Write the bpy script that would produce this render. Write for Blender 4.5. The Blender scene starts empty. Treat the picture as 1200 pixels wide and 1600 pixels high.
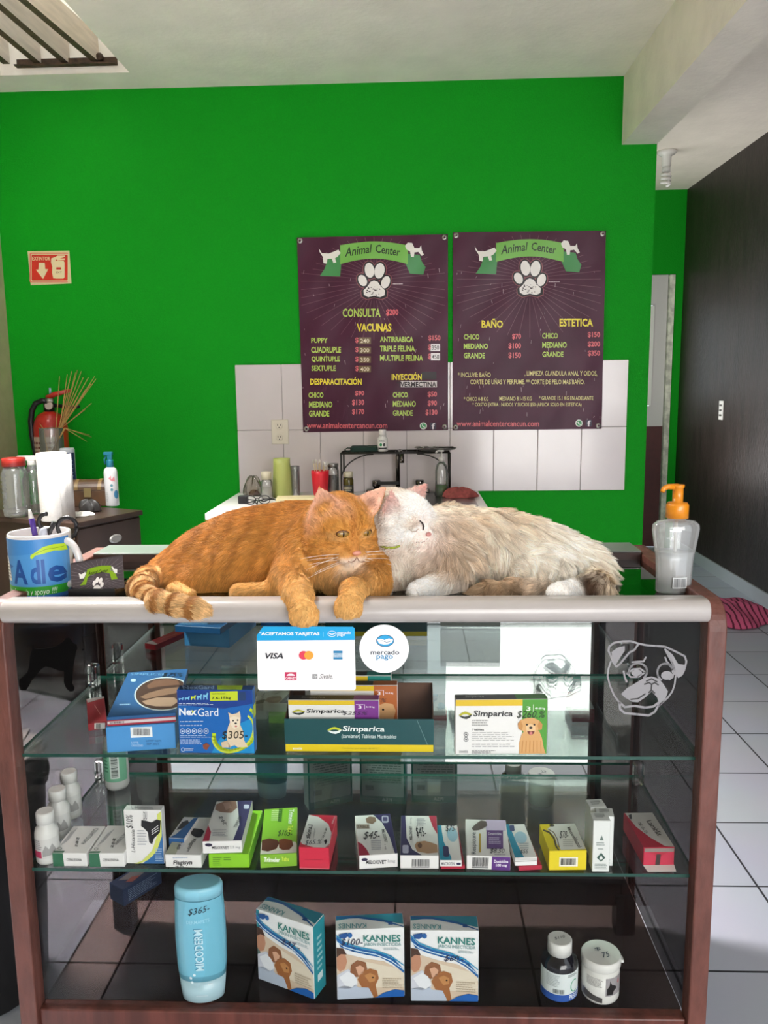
import bpy, bmesh, math, random
import numpy as np
from mathutils import Vector, Matrix

random.seed(5)
RNG = np.random.default_rng(5)
sc = bpy.context.scene
COL = sc.collection

# ------------------------------------------------------------------ camera
FPX = 1266.92
CAM = Vector((0.0, -1.36, 1.3212))
YAW, PITCH, ROLL = 0.0372, 0.1541, -0.0122
_f = Vector((-math.sin(YAW) * math.cos(PITCH), math.cos(YAW) * math.cos(PITCH), -math.sin(PITCH)))
_r0 = Vector((math.cos(YAW), math.sin(YAW), 0))
_u0 = _r0.cross(_f)
_r = math.cos(ROLL) * _r0 + math.sin(ROLL) * _u0
_u = -math.sin(ROLL) * _r0 + math.cos(ROLL) * _u0
cd = bpy.data.cameras.new('camera')
cam = bpy.data.objects.new('camera', cd)
COL.objects.link(cam)
cd.sensor_fit = 'AUTO'
cd.sensor_width = 36
cd.lens = FPX * 36 / 1600
cd.clip_start = 0.02
cam.matrix_world = Matrix(((_r.x, _u.x, -_f.x, CAM.x), (_r.y, _u.y, -_f.y, CAM.y), (_r.z, _u.z, -_f.z, CAM.z), (0, 0, 0, 1)))
sc.camera = cam

# ------------------------------------------------------------------ world, daylight, exposure
w = bpy.data.worlds.new('daylight')
sc.world = w
w.use_nodes = True
w.node_tree.nodes['Background'].inputs[0].default_value = (0.86, 0.93, 1.0, 1)
w.node_tree.nodes['Background'].inputs[1].default_value = 1.3


def area(name, loc, target, sx, sy, power, color):
    l = bpy.data.lights.new(name, 'AREA')
    l.shape = 'RECTANGLE'
    l.size, l.size_y, l.energy, l.color = sx, sy, power, color
    o = bpy.data.objects.new(name, l)
    COL.objects.link(o)
    o.location = loc
    o.rotation_euler = (Vector(target) - Vector(loc)).to_track_quat('-Z', 'Y').to_euler()
    return o


area('entrance_daylight', (1.75, -4.6, 2.0), (0.3, 1.0, 1.5), 3.0, 2.2, 92, (1.0, 0.97, 0.93))
area('skylight_daylight', (-1.6, 1.15, 3.05), (-0.65, 1.1, 0), 0.55, 1.5, 225, (1.0, 0.99, 0.97)).data.spread = math.radians(75)
area('ceiling_fill', (1.0, -5.0, 0.10), (0.2, -0.2, 2.76), 3.2, 2.2, 125, (1.0, 0.97, 0.93))  # added lamp lifting the ceiling, in place of light off sunlit ground
area('passage_fill', (1.09, 4.05, 1.2), (2.0, 3.95, 2.3), 0.9, 1.7, 10, (1.0, 0.94, 0.92))  # unseen lamp added to brighten the passage and its ceiling
sl = bpy.data.lights.new('sun', 'SUN')
sl.energy, sl.angle, sl.color = 1.5, 0.02, (1.0, 0.96, 0.9)
so = bpy.data.objects.new('sun', sl)
COL.objects.link(so)
so.rotation_euler = Vector((0.05, 1.0, -1.0)).to_track_quat('-Z', 'Y').to_euler()

vs = sc.view_settings
vs.view_transform = 'Standard'
vs.look = 'None'
vs.gamma = 1
vs.use_curve_mapping = False
vs.exposure = 0.5
sc.cycles.transparent_max_bounces = 48
sc.cycles.max_bounces = 10
sc.cycles.glossy_bounces = 6


# ------------------------------------------------------------------ measuring helpers: a sight line met with a real plane
def ray(x, y):
    return _f + _r * ((x - 600) / FPX) - _u * ((y - 800) / FPX)


def G(x, y, Y):
    d = ray(x, y)
    return CAM + d * ((Y - CAM.y) / d.y)


def T(x, y, Z):
    d = ray(x, y)
    return CAM + d * ((Z - CAM.z) / d.z)


def S(x, y, X):
    d = ray(x, y)
    return CAM + d * ((X - CAM.x) / d.x)


# ------------------------------------------------------------------ materials
def lin(c):
    if isinstance(c, str):
        c = [int(c[i:i + 2], 16) for i in (0, 2, 4)]
    o = []
    for v in c:
        v = v / 255
        o.append(v / 12.92 if v <= 0.04045 else ((v + 0.055) / 1.055) ** 2.4)
    return (o[0], o[1], o[2], 1)


_mc = {}


def mat(key, col='808080', rough=0.5, metal=0.0, spec=0.5, noise=0.0, nscale=30.0, bump=0.0, bscale=60.0, stretch=None, coat=0.0,
        col2=None, detail=4.0):
    if key in _mc:
        return _mc[key]
    m = bpy.data.materials.new(key)
    m.use_nodes = True
    nt = m.node_tree
    b = nt.nodes['Principled BSDF']
    c = lin(col)
    b.inputs['Base Color'].default_value = c
    b.inputs['Roughness'].default_value = rough
    b.inputs['Metallic'].default_value = metal
    b.inputs['Specular IOR Level'].default_value = spec
    b.inputs['Coat Weight'].default_value = coat
    if noise or bump:
        tc = nt.nodes.new('ShaderNodeTexCoord')
        mp = nt.nodes.new('ShaderNodeMapping')
        nt.links.new(tc.outputs['Object'], mp.inputs[0])
        if stretch:
            mp.inputs['Scale'].default_value = stretch
        if noise:
            n = nt.nodes.new('ShaderNodeTexNoise')
            n.inputs['Scale'].default_value = nscale
            n.inputs['Detail'].default_value = detail
            nt.links.new(mp.outputs[0], n.inputs['Vector'])
            r = nt.nodes.new('ShaderNodeValToRGB')
            r.color_ramp.elements[0].position = 0.35
            r.color_ramp.elements[1].position = 0.65
            if col2:
                e = lin(col2)
            else:
                e = tuple(min(1, v * (1 + noise)) for v in c[:3]) + (1,)
                c = tuple(v * (1 - noise) for v in c[:3]) + (1,)
            r.color_ramp.elements[0].color = c
            r.color_ramp.elements[1].color = e
            nt.links.new(n.outputs['Fac'], r.inputs[0])
            nt.links.new(r.outputs[0], b.inputs['Base Color'])
        if bump:
            n2 = nt.nodes.new('ShaderNodeTexNoise')
            n2.inputs['Scale'].default_value = bscale
            n2.inputs['Detail'].default_value = 3
            nt.links.new(mp.outputs[0], n2.inputs['Vector'])
            bp = nt.nodes.new('ShaderNodeBump')
            bp.inputs['Strength'].default_value = bump
            bp.inputs['Distance'].default_value = 0.01
            nt.links.new(n2.outputs['Fac'], bp.inputs['Height'])
            nt.links.new(bp.outputs[0], b.inputs['Normal'])
    _mc[key] = m
    return m


def ink(col, rough=0.4):
    return mat('ink_' + col + ('' if rough == 0.4 else '_%d' % int(rough * 100)), col, rough, spec=0.4)


def glass(key, tint, ior=1.45, rough=0.0, gain=1.0, base=0.0, haze=0.0):
    """thin pane: what is behind shows through its tint, and it mirrors by Fresnel"""
    if key in _mc:
        return _mc[key]
    m = bpy.data.materials.new(key)
    m.use_nodes = True
    nt = m.node_tree
    nt.nodes.clear()
    o = nt.nodes.new('ShaderNodeOutputMaterial')
    mx = nt.nodes.new('ShaderNodeMixShader')
    tr = nt.nodes.new('ShaderNodeBsdfTransparent')
    gl = nt.nodes.new('ShaderNodeBsdfGlossy')
    fr = nt.nodes.new('ShaderNodeFresnel')
    ma = nt.nodes.new('ShaderNodeMath')
    tr.inputs[0].default_value = tuple(tint) + (1,)
    gl.inputs['Roughness'].default_value = rough
    fr.inputs['IOR'].default_value = ior
    ma.operation = 'MULTIPLY_ADD'
    ma.inputs[1].default_value = gain
    ma.inputs[2].default_value = base
    ma.use_clamp = True
    nt.links.new(fr.outputs[0], ma.inputs[0])
    nt.links.new(ma.outputs[0], mx.inputs[0])
    nt.links.new(tr.outputs[0], mx.inputs[1])
    nt.links.new(gl.outputs[0], mx.inputs[2])
    out = mx
    if haze:
        df = nt.nodes.new('ShaderNodeBsdfDiffuse')
        df.inputs[0].default_value = (0.85, 0.86, 0.86, 1)
        m2 = nt.nodes.new('ShaderNodeMixShader')
        m2.inputs[0].default_value = haze
        nt.links.new(mx.outputs[0], m2.inputs[1])
        nt.links.new(df.outputs[0], m2.inputs[2])
        out = m2
    nt.links.new(out.outputs[0], o.inputs[0])
    _mc[key] = m
    return m


def glow(key, col, strength):
    m = bpy.data.materials.new(key)
    m.use_nodes = True
    b = m.node_tree.nodes['Principled BSDF']
    b.inputs['Base Color'].default_value = lin(col)
    b.inputs['Emission Color'].default_value = lin(col)
    b.inputs['Emission Strength'].default_value = strength
    return m


# ------------------------------------------------------------------ mesh building
class MB:
    def __init__(self):
        self.bm = bmesh.new()
        self.mats = []

    def mi(self, m):
        if m not in self.mats:
            self.mats.append(m)
        return self.mats.index(m)

    def face(self, vs, m, smooth=False):
        try:
            f = self.bm.faces.new(vs)
        except ValueError:
            return None
        f.material_index = self.mi(m)
        f.smooth = smooth
        return f

    def box(self, x0, x1, y0, y1, z0, z1, m, M=None):
        v = [Vector((x, y, z)) for z in (z0, z1) for y in (y0, y1) for x in (x0, x1)]
        if M:
            v = [M @ p for p in v]
        v = [self.bm.verts.new(p) for p in v]
        for q in ((0, 2, 3, 1), (4, 5, 7, 6), (0, 1, 5, 4), (2, 6, 7, 3), (0, 4, 6, 2), (1, 3, 7, 5)):
            self.face([v[i] for i in q], m)
        return self

    def lathe(self, prof, m, n=24, c=(0, 0, 0), sx=1.0, sy=1.0, M=None, smooth=True, closed=True):
        rings = []
        for r, z in prof:
            ring = []
            for i in range(n):
                a = 2 * math.pi * i / n
                p = Vector((c[0] + r * sx * math.cos(a), c[1] + r * sy * math.sin(a), c[2] + z))
                if M:
                    p = M @ p
                ring.append(self.bm.verts.new(p))
            rings.append(ring)
        for a, b in zip(rings, rings[1:]):
            for i in range(n):
                self.face([a[i], a[(i + 1) % n], b[(i + 1) % n], b[i]], m, smooth)
        if closed:
            self.face(list(reversed(rings[0])), m)
            self.face(rings[-1], m)
        return self

    def tube(self, pts, r, m, n=8, smooth=True, cap=True):
        pts = [Vector(p) for p in pts]
        rs = r if isinstance(r, (list, tuple)) else [r] * len(pts)
        rings = []
        prev = None
        for i, p in enumerate(pts):
            t = (pts[min(i + 1, len(pts) - 1)] - pts[max(i - 1, 0)]).normalized()
            if prev is None:
                a = t.cross(Vector((0, 0, 1)))
                if a.length < 1e-3:
                    a = t.cross(Vector((0, 1, 0)))
            else:
                a = prev - t * prev.dot(t)
            a.normalize()
            prev = a
            b = t.cross(a)
            rings.append([self.bm.verts.new(p + (a * math.cos(2 * math.pi * k / n) + b * math.sin(2 * math.pi * k / n)) * rs[i]) for k in range(n)])
        for a, b in zip(rings, rings[1:]):
            for k in range(n):
                self.face([a[k], a[(k + 1) % n], b[(k + 1) % n], b[k]], m, smooth)
        if cap:
            self.face(list(reversed(rings[0])), m)
            self.face(rings[-1], m)
        return self

    def prism(self, poly, fn, m, m_side=None, t0=0.0, t1=0.01):
        """poly of (a, b); fn(a, b, t) gives the point at depth t"""
        A = [self.bm.verts.new(fn(a, b, t0)) for a, b in poly]
        B = [self.bm.verts.new(fn(a, b, t1)) for a, b in poly]
        self.face(A, m)
        self.face(list(reversed(B)), m)
        n = len(poly)
        for i in range(n):
            self.face([A[i], B[i], B[(i + 1) % n], A[(i + 1) % n]], m_side or m)
        return self

    def ball(self, c, r, m, n=12, sx=1, sy=1, sz=1, M=None):
        prof = []
        k = max(6, n // 2)
        for i in range(k + 1):
            a = -math.pi / 2 + math.pi * i / k
            prof.append((max(1e-5, r * math.cos(a)), r * math.sin(a) * sz))
        return self.lathe(prof, m, n, c, sx, sy, M)

    def build(self, name, parent=None, bevel=0.0, seg=2, loc=None, rz=0.0, subsurf=0, normals=True):
        if normals:
            bmesh.ops.recalc_face_normals(self.bm, faces=self.bm.faces)
        me = bpy.data.meshes.new(name)
        self.bm.to_mesh(me)
        self.bm.free()
        for m in self.mats:
            me.materials.append(m)
        o = bpy.data.objects.new(name, me)
        COL.objects.link(o)
        if parent:
            o.parent = parent
        if loc is not None:
            o.location = loc
        if rz:
            o.rotation_euler = (0, 0, rz)
        if bevel:
            b = o.modifiers.new('bevel', 'BEVEL')
            b.width = bevel
            b.segments = seg
            b.limit_method = 'ANGLE'
            b.angle_limit = math.radians(40)
        if subsurf:
            s = o.modifiers.new('subsurf', 'SUBSURF')
            s.levels = s.render_levels = subsurf
        return o


def tag(o, label, cat, group=None, kind=None):
    o['label'] = label
    o['category'] = cat
    if group:
        o['group'] = group
    if kind:
        o['kind'] = kind
    return o


def thing(name, label, cat, loc=(0, 0, 0), rz=0.0, group=None):
    o = bpy.data.objects.new(name, None)
    COL.objects.link(o)
    o.empty_display_size = 0.05
    o.location = loc
    o.rotation_euler = (0, 0, rz)
    return tag(o, label, cat, group)


def struct(mb, name, label, cat, **k):
    o = mb.build(name, **k)
    o['kind'] = 'structure'
    o['label'] = label
    o['category'] = cat
    return o


# ------------------------------------------------------------------ printing on surfaces
_tc = {}


def glyphs(s, bold=0.0, shear=0.0):
    k = (s, bold, shear)
    if k in _tc:
        return _tc[k]
    cu = bpy.data.curves.new('t', 'FONT')
    cu.body = s
    cu.resolution_u = 2
    cu.offset = bold
    cu.shear = shear
    cu.fill_mode = 'FRONT'
    o = bpy.data.objects.new('t', cu)
    COL.objects.link(o)
    bpy.context.view_layer.update()
    dg = bpy.context.evaluated_depsgraph_get()
    me = bpy.data.meshes.new_from_object(o.evaluated_get(dg))
    v = np.array([p.co[:2] for p in me.vertices]) if len(me.vertices) else np.zeros((1, 2))
    f = [tuple(p.vertices) for p in me.polygons]
    bpy.data.objects.remove(o)
    bpy.data.curves.remove(cu)
    bpy.data.meshes.remove(me)
    lo, hi = v.min(0), v.max(0)
    v = (v - lo) / np.maximum(hi - lo, 1e-6)
    _tc[k] = (v, f)
    return _tc[k]


def homog(q):
    """crop quad TL,TR,BR,BL -> unit square (v up)"""
    dst = [(0, 1), (1, 1), (1, 0), (0, 0)]
    A, b = [], []
    for (x, y), (u, v) in zip(q, dst):
        A.append([x, y, 1, 0, 0, 0, -u * x, -u * y])
        b.append(u)
        A.append([0, 0, 0, x, y, 1, -v * x, -v * y])
        b.append(v)
    h = np.linalg.solve(np.array(A, float), np.array(b, float))
    return lambda x, y: ((h[0] * x + h[1] * y + h[2]) / (h[6] * x + h[7] * y + 1), (h[3] * x + h[4] * y + h[5]) / (h[6] * x + h[7] * y + 1))


class Panel:
    EPS = 0.00025

    def __init__(self, fn, quad=None, step=None, clip=None):
        self.fn, self.step = fn, step
        self.src = homog(quad) if quad else (lambda x, y: (x, y))
        self.clip = clip if clip is not None else bool(quad)
        self.mb = MB()

    def _v(self, x, y, l):
        u, v = self.src(x, y)
        if self.clip:
            u, v = min(max(u, 0.004), 0.996), min(max(v, 0.004), 0.996)
        return self.mb.bm.verts.new((u, v, l * self.EPS))

    def poly(self, pts, col, l=1):
        self.mb.face([self._v(x, y, l) for x, y in pts], ink(col) if isinstance(col, str) else col)
        return self

    def rect(self, x0, y0, x1, y1, col, l=1):
        return self.poly([(x0, y0), (x1, y0), (x1, y1), (x0, y1)], col, l)

    def rrect(self, x0, y0, x1, y1, r, col, l=1, n=5):
        pts = []
        for cx, cy, a in ((x1 - r, y0 + r, -90), (x1 - r, y1 - r, 0), (x0 + r, y1 - r, 90), (x0 + r, y0 + r, 180)):
            for i in range(n + 1):
                t = math.radians(a + 90 * i / n)
                pts.append((cx + r * math.cos(t), cy + r * math.sin(t)))
        return self.poly(pts, col, l)

    def ell(self, cx, cy, rx, ry, col, l=1, n=24, a0=0, a1=360, rot=0):
        pts = []
        full = a1 - a0 >= 360
        c, s = math.cos(math.radians(rot)), math.sin(math.radians(rot))
        for i in range(n if full else n + 1):
            t = math.radians(a0 + (a1 - a0) * i / n)
            x, y = rx * math.cos(t), ry * math.sin(t)
            pts.append((cx + x * c - y * s, cy + x * s + y * c))
        return self.poly(pts, col, l)

    def line(self, pts, w, col, l=2):
        m = ink(col) if isinstance(col, str) else col
        for (x0, y0), (x1, y1) in zip(pts, pts[1:]):
            dx, dy = x1 - x0, y1 - y0
            d = math.hypot(dx, dy) or 1
            nx, ny = -dy / d * w / 2, dx / d * w / 2
            ex, ey = dx / d * w * 0.25, dy / d * w * 0.25
            self.mb.face([self._v(a, b, l) for a, b in ((x0 - ex + nx, y0 - ey + ny), (x1 + ex + nx, y1 + ey + ny), (x1 + ex - nx, y1 + ey - ny), (x0 - ex - nx, y0 - ey - ny))], m)
        return self

    def ring(self, cx, cy, rx, ry, w, col, l=2, n=28, a0=0, a1=360, rot=0):
        pts = []
        c, s = math.cos(math.radians(rot)), math.sin(math.radians(rot))
        for i in range(n + 1):
            t = math.radians(a0 + (a1 - a0) * i / n)
            x, y = rx * math.cos(t), ry * math.sin(t)
            pts.append((cx + x * c - y * s, cy + x * s + y * c))
        return self.line(pts, w, col, l)

    def tq(self, s, q, col, l=3, bold=0.0, shear=0.0):
        """text stretched onto the quad TL,TR,BR,BL"""
        v, f = glyphs(s, bold, shear)
        q = [np.array(p, float) for p in q]
        vs = []
        for a, b in v:
            p = (q[0] * (1 - a) + q[1] * a) * b + (q[3] * (1 - a) + q[2] * a) * (1 - b)
            vs.append(self._v(p[0], p[1], l))
        m = ink(col) if isinstance(col, str) else col
        for fc in f:
            self.mb.face([vs[i] for i in fc], m)
        return self

    def text(self, s, x0, y0, x1, y1, col, l=3, bold=0.0, shear=0.0):
        return self.tq(s, [(x0, y0), (x1, y0), (x1, y1), (x0, y1)], col, l, bold, shear)

    def bars(self, x0, y0, x1, y1, col='101010', l=3, vert=True, n=22):
        """a linear barcode"""
        rr = random.Random(int(x0 * 7 + y0))
        t = 0.0
        while t < 1:
            wd = rr.choice((0.012, 0.02, 0.034))
            e = min(1, t + wd)
            if vert:
                self.rect(x0 + (x1 - x0) * t, y0, x0 + (x1 - x0) * e, y1, col, l)
            else:
                self.rect(x0, y0 + (y1 - y0) * t, x1, y0 + (y1 - y0) * e, col, l)
            t = e + rr.choice((0.012, 0.022, 0.03))
        return self

    def lines(self, x0, y0, x1, y1, n, col='9a9a9a', l=2, fill=0.45):
        """small print: n rows of worn-off fine text"""
        rr = random.Random(int(x0 * 3 + y0 * 5 + n))
        h = (y1 - y0) / n
        for i in range(n):
            x = x0
            end = x1 - (x1 - x0) * rr.uniform(0, 0.25)
            while x < end:
                wd = (x1 - x0) * rr.uniform(0.05, 0.16)
                self.rect(x, y0 + i * h, min(x + wd, end), y0 + i * h + h * fill, col, l)
                x += wd + (x1 - x0) * 0.025
        return self

    def build(self, name, parent, label=None):
        bm = self.mb.bm
        if self.step:
            for ax in range(2):
                vals = [v.co[ax] for v in bm.verts]
                lo, hi = min(vals), max(vals)
                st = self.step[ax]
                if not st:
                    continue
                n = Vector((1, 0, 0)) if ax == 0 else Vector((0, 1, 0))
                t = lo + st
                while t < hi:
                    bmesh.ops.bisect_plane(bm, geom=bm.verts[:] + bm.edges[:] + bm.faces[:], plane_co=n * t, plane_no=n)
                    t += st
        for v in bm.verts:
            v.co = self.fn(v.co.x, v.co.y, v.co.z)
        o = self.mb.build(name, parent, normals=False)
        if label:
            o['label'] = label
        return o
# ------------------------------------------------------------------ the room
YW, XL_, XB, ZC, YB, XE = 2.8065, -2.067, 2.085, 2.764, 5.155, 1.18
M_green = mat('green_wall_paint', '0a921a', 0.6, spec=0.12, noise=0.06, nscale=220, bump=0.25, bscale=140)
M_ceil = mat('ceiling_plaster', 'f6ecde', 0.85, noise=0.04, nscale=5, bump=0.2, bscale=40)
M_cream = mat('cream_wall_paint', 'b3ab84', 0.7, noise=0.05, nscale=20, bump=0.1, bscale=60)
M_black = mat('charcoal_wall_paint', '2e2422', 0.45, spec=0.4, noise=0.25, nscale=14, bump=0.35, bscale=90, stretch=(1, 1, 0.25))
M_white = mat('white_paint', 'dcdad6', 0.5)
M_rust = mat('rusty_steel', '4a3626', 0.75, metal=0.2, noise=0.4, nscale=40, bump=0.3)
M_slat = mat('beige_slat_board', 'cdbfae', 0.7, noise=0.1, nscale=8, stretch=(6, 0.6, 6), bump=0.1)
M_slatb = mat('dark_slat_edge', '51432f', 0.8, noise=0.3, nscale=25)


def tile_floor():
    m = bpy.data.materials.new('glazed_floor_tile')
    m.use_nodes = True
    nt = m.node_tree
    b = nt.nodes['Principled BSDF']
    tc = nt.nodes.new('ShaderNodeTexCoord')
    mp = nt.nodes.new('ShaderNodeMapping')
    mp.inputs['Location'].default_value = (-0.265, -0.004, 0)
    br = nt.nodes.new('ShaderNodeTexBrick')
    br.offset = 0
    br.squash = 1
    br.inputs['Scale'].default_value = 1
    br.inputs['Brick Width'].default_value = 0.3192
    br.inputs['Row Height'].default_value = 0.3192
    br.inputs['Mortar Size'].default_value = 0.0032
    br.inputs['Mortar Smooth'].default_value = 0.1
    br.inputs['Color1'].default_value = lin('babdca')
    br.inputs['Color2'].default_value = lin('b3b6c3')
    br.inputs['Mortar'].default_value = lin('3a3a40')
    n = nt.nodes.new('ShaderNodeTexNoise')
    n.inputs['Scale'].default_value = 3
    mx = nt.nodes.new('ShaderNodeMix')
    mx.data_type = 'RGBA'
    mx.blend_type = 'MULTIPLY'
    mx.inputs['Factor'].default_value = 0.15
    nt.links.new(tc.outputs['Object'], mp.inputs[0])
    nt.links.new(mp.outputs[0], br.inputs['Vector'])
    nt.links.new(tc.outputs['Object'], n.inputs['Vector'])
    nt.links.new(br.outputs['Color'], mx.inputs[6])
    nt.links.new(n.outputs['Color'], mx.inputs[7])
    nt.links.new(mx.outputs[2], b.inputs['Base Color'])
    b.inputs['Roughness'].default_value = 0.45
    b.inputs['Specular IOR Level'].default_value = 0.12
    return m


struct(MB().box(XL_ - 0.1, 6.0, -7.0, YB + 0.1, -0.1, 0, tile_floor()), 'floor', 'grey glazed square floor tiles with dark joints', 'floor')

SX0, SX1, SY0, SY1 = -1.9, -1.297, 0.2, 2.60
c = MB()
TH = 0.14
c.box(XL_ - 0.1, SX0, -3.2, YB + 0.1, ZC, ZC + TH, M_ceil)
c.box(SX1, XB + 0.1, -3.2, YB + 0.1, ZC, ZC + TH, M_ceil)
c.box(SX0, SX1, SY1, YB + 0.1, ZC, ZC + TH, M_ceil)
c.box(SX0, SX1, -3.2, SY0, ZC, ZC + TH, M_ceil)
struct(c, 'ceiling', 'pale grey plaster ceiling with a slatted skylight cut in it', 'ceiling')
# milky sheet on a low curb, added to soften the sun through the opening
M_cover = bpy.data.materials.new('milky_sun_diffuser')
M_cover.use_nodes = True
_n = M_cover.node_tree
_n.nodes.clear()
_o, _tl = _n.nodes.new('ShaderNodeOutputMaterial'), _n.nodes.new('ShaderNodeBsdfTranslucent')
_tl.inputs[0].default_value = (0.9, 0.93, 0.92, 1)
_n.links.new(_tl.outputs[0], _o.inputs[0])
cv = MB()
cv.box(SX0 - 0.1, SX1 + 0.1, SY0 - 0.1, SY1 + 0.1, ZC + 0.45, ZC + 0.455, M_cover)
for q in ((SX0 - 0.1, SX0, SY0 - 0.1, SY1 + 0.1), (SX1, SX1 + 0.1, SY0 - 0.1, SY1 + 0.1), (SX0, SX1, SY1, SY1 + 0.1), (SX0, SX1, SY0 - 0.1, SY0)):
    cv.box(*q, ZC + TH, ZC + 0.45, M_ceil)
struct(cv, 'sun_diffuser_curb', 'added white curb and milky sun diffuser over the ceiling opening', 'skylight')
# roof light: four slats resting on a rusty angle iron
sk = thing('skylight_grille', 'rusty slatted grille with beige boards across the ceiling opening', 'skylight', (-1.6, 2.5, ZC))


def off(v, p):
    return (v[0] - p[0], v[1] - p[1], v[2] - p[2])


base = (-1.6, 2.5, ZC)
m = MB()
a = T(22, 100, 2.79)
b = T(183, 99, 2.79)
m.box(a.x - base[0], b.x - base[0], 2.565 - base[1], 2.571 - base[1], 0.02, 0.055, M_rust)
m.box(a.x - base[0], b.x - base[0], 2.535 - base[1], 2.568 - base[1], 0.018, 0.024, M_rust)
m.build('angle_iron', sk)
for (p0, p1) in (((150, 97), (35, 0)), ((104, 100), (-12, 0)), ((59, 99), (-60, 0)), ((10, 100), (-110, 0))):
    A, B = T(*p0, 2.80), T(*p1, 2.80)
    B = A + (B - A) * 2.2
    d = (B - A).normalized()
    n = Vector((d.y, -d.x, 0)) * 0.0165
    m = MB()
    P = [A - n, A + n, B + n, B - n]
    lo = [m.bm.verts.new(Vector(off(p, base)) + Vector((0, 0, 0))) for p in P]
    hi = [m.bm.verts.new(Vector(off(p, base)) + Vector((0, 0, 0.115))) for p in P]
    m.face(lo, M_slatb)
    m.face(hi, M_slat)
    for i in range(4):
        m.face([lo[i], lo[(i + 1) % 4], hi[(i + 1) % 4], hi[i]], M_slat)
    m.build('slat', sk)
m = MB()
m.ball((T(154, 92, 2.80).x - base[0], 2.55 - base[1], 0.05), 0.018, M_rust, 8)
m.build('rusted_bolt', sk)

struct(MB().box(XL_ - 0.1, XE, YW, YW + 0.12, 0, ZC, M_green), 'wall_back', 'bright green painted back wall', 'wall')
pw = MB()
pw.box(XE - 0.12, XE, YW + 0.12, 3.5, 0, ZC, M_green)
pw.box(XE - 0.12, XE, 4.6, YB, 0, ZC, M_green)
pw.box(XE - 0.12, XE, 3.5, 4.6, 2.3, ZC, M_green)  # unseen opening added below this for the passage lamp
struct(pw, 'wall_passage', 'green side wall of the passage behind the corner', 'wall')
struct(MB().box(XL_ - 0.1, XL_, -3.2, YW, 0, ZC, M_cream), 'wall_left', 'cream painted side wall', 'wall')
struct(MB().box(XB, XB + 0.1, -1.0, YB + 0.1, 0, ZC, M_black), 'wall_right', 'charcoal painted side wall with scuffed sheen', 'wall')
struct(MB().box(XL_, -0.1, -3.2, -3.1, 0, ZC, M_cream), 'wall_front', 'cream wall beside the open entrance', 'wall')
struct(MB().box(-0.1, XB + 0.1, -3.2, -3.1, 2.35, ZC, M_cream), 'wall_lintel', 'cream wall above the open entrance', 'wall')
M_beam = mat('beam_plaster', 'f6ecde', 0.8, noise=0.05, nscale=6, bump=0.25, bscale=45)
struct(MB().box(1.012, XE, -3.1, YW, 2.455, ZC, M_beam), 'beam', 'pale plastered ceiling beam running along the wall end', 'beam')

# passage end: green wall around a half-glazed metal door
dx0, dx1, dz = 1.42, 1.975, 2.135
wb = MB()
wb.box(XE, dx0 - 0.04, YB, YB + 0.1, 0, ZC, M_green)
wb.box(dx1 + 0.05, XB, YB, YB + 0.1, 0, ZC, M_green)
wb.box(dx0 - 0.04, dx1 + 0.05, YB, YB + 0.1, dz + 0.01, ZC, M_green)
struct(wb, 'wall_end', 'green wall at the end of the passage', 'wall')
M_door = mat('white_door_enamel', 'c9c4c4', 0.35)
M_dred = mat('oxblood_door_panel', '4b1512', 0.5, noise=0.1, nscale=20)
d = thing('door_1', 'white half-glazed passage door with an oxblood lower panel', 'door', (dx0, YB + 0.02, 0))
d['kind'] = 'structure'
z1 = 1.12
W_ = dx1 - dx0
m = MB()
m.box(0.02, W_, 0, 0.04, z1 - 0.14, z1 + 0.02, M_door)
m.box(0.02, W_, 0, 0.04, dz - 0.22, dz + 0.008, M_door)
m.box(0.02, 0.10, 0, 0.04, z1 + 0.02, dz - 0.22, M_door)
m.box(W_ - 0.11, W_, 0, 0.04, z1 + 0.02, dz - 0.22, M_door)
m.build('door_leaf', d)
m = MB()
m.box(0.10, W_ - 0.11, 0.012, 0.02, z1 + 0.02, dz - 0.22, glow('glowing_door_glass', 'e9f4ff', 1.3))  # pane emits its own light in place of daylight behind it
m.build('pane', d, 0)
m = MB()
for za in (z1 + 0.045, 1.78, dz - 0.245):
    m.box(0.14, W_ - 0.15, -0.014, 0.010, za - 0.02, za + 0.02, M_white)
m.box(W_ - 0.15, W_ - 0.10, -0.014, 0.010, z1 + 0.025, dz - 0.225, M_white)
m.box(0.10, 0.14, -0.014, 0.010, z1 + 0.025, dz - 0.225, M_white)
m.build('window_frame', d)
m = MB()
m.box(0.02, W_, 0, 0.04, 0.01, z1 - 0.14, M_dred)
m.build('kick_panel', d)
m = MB()
m.box(W_ + 0.005, W_ + 0.045, -0.03, 0.05, 0, dz + 0.005, mat('chipped_white_jamb', 'cfcdbf', 0.6, noise=0.3, nscale=18))
m.build('jamb', d)

# tile skirting along the charcoal wall
m = MB()
m.box(XB - 0.012, XB, -1.0, YB, 0, 0.085, mat('skirting_tile', 'b4b6ba', 0.3, noise=0.05, nscale=4))
struct(m, 'baseboard_right', 'grey tile skirting along the charcoal wall', 'skirting')

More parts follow.
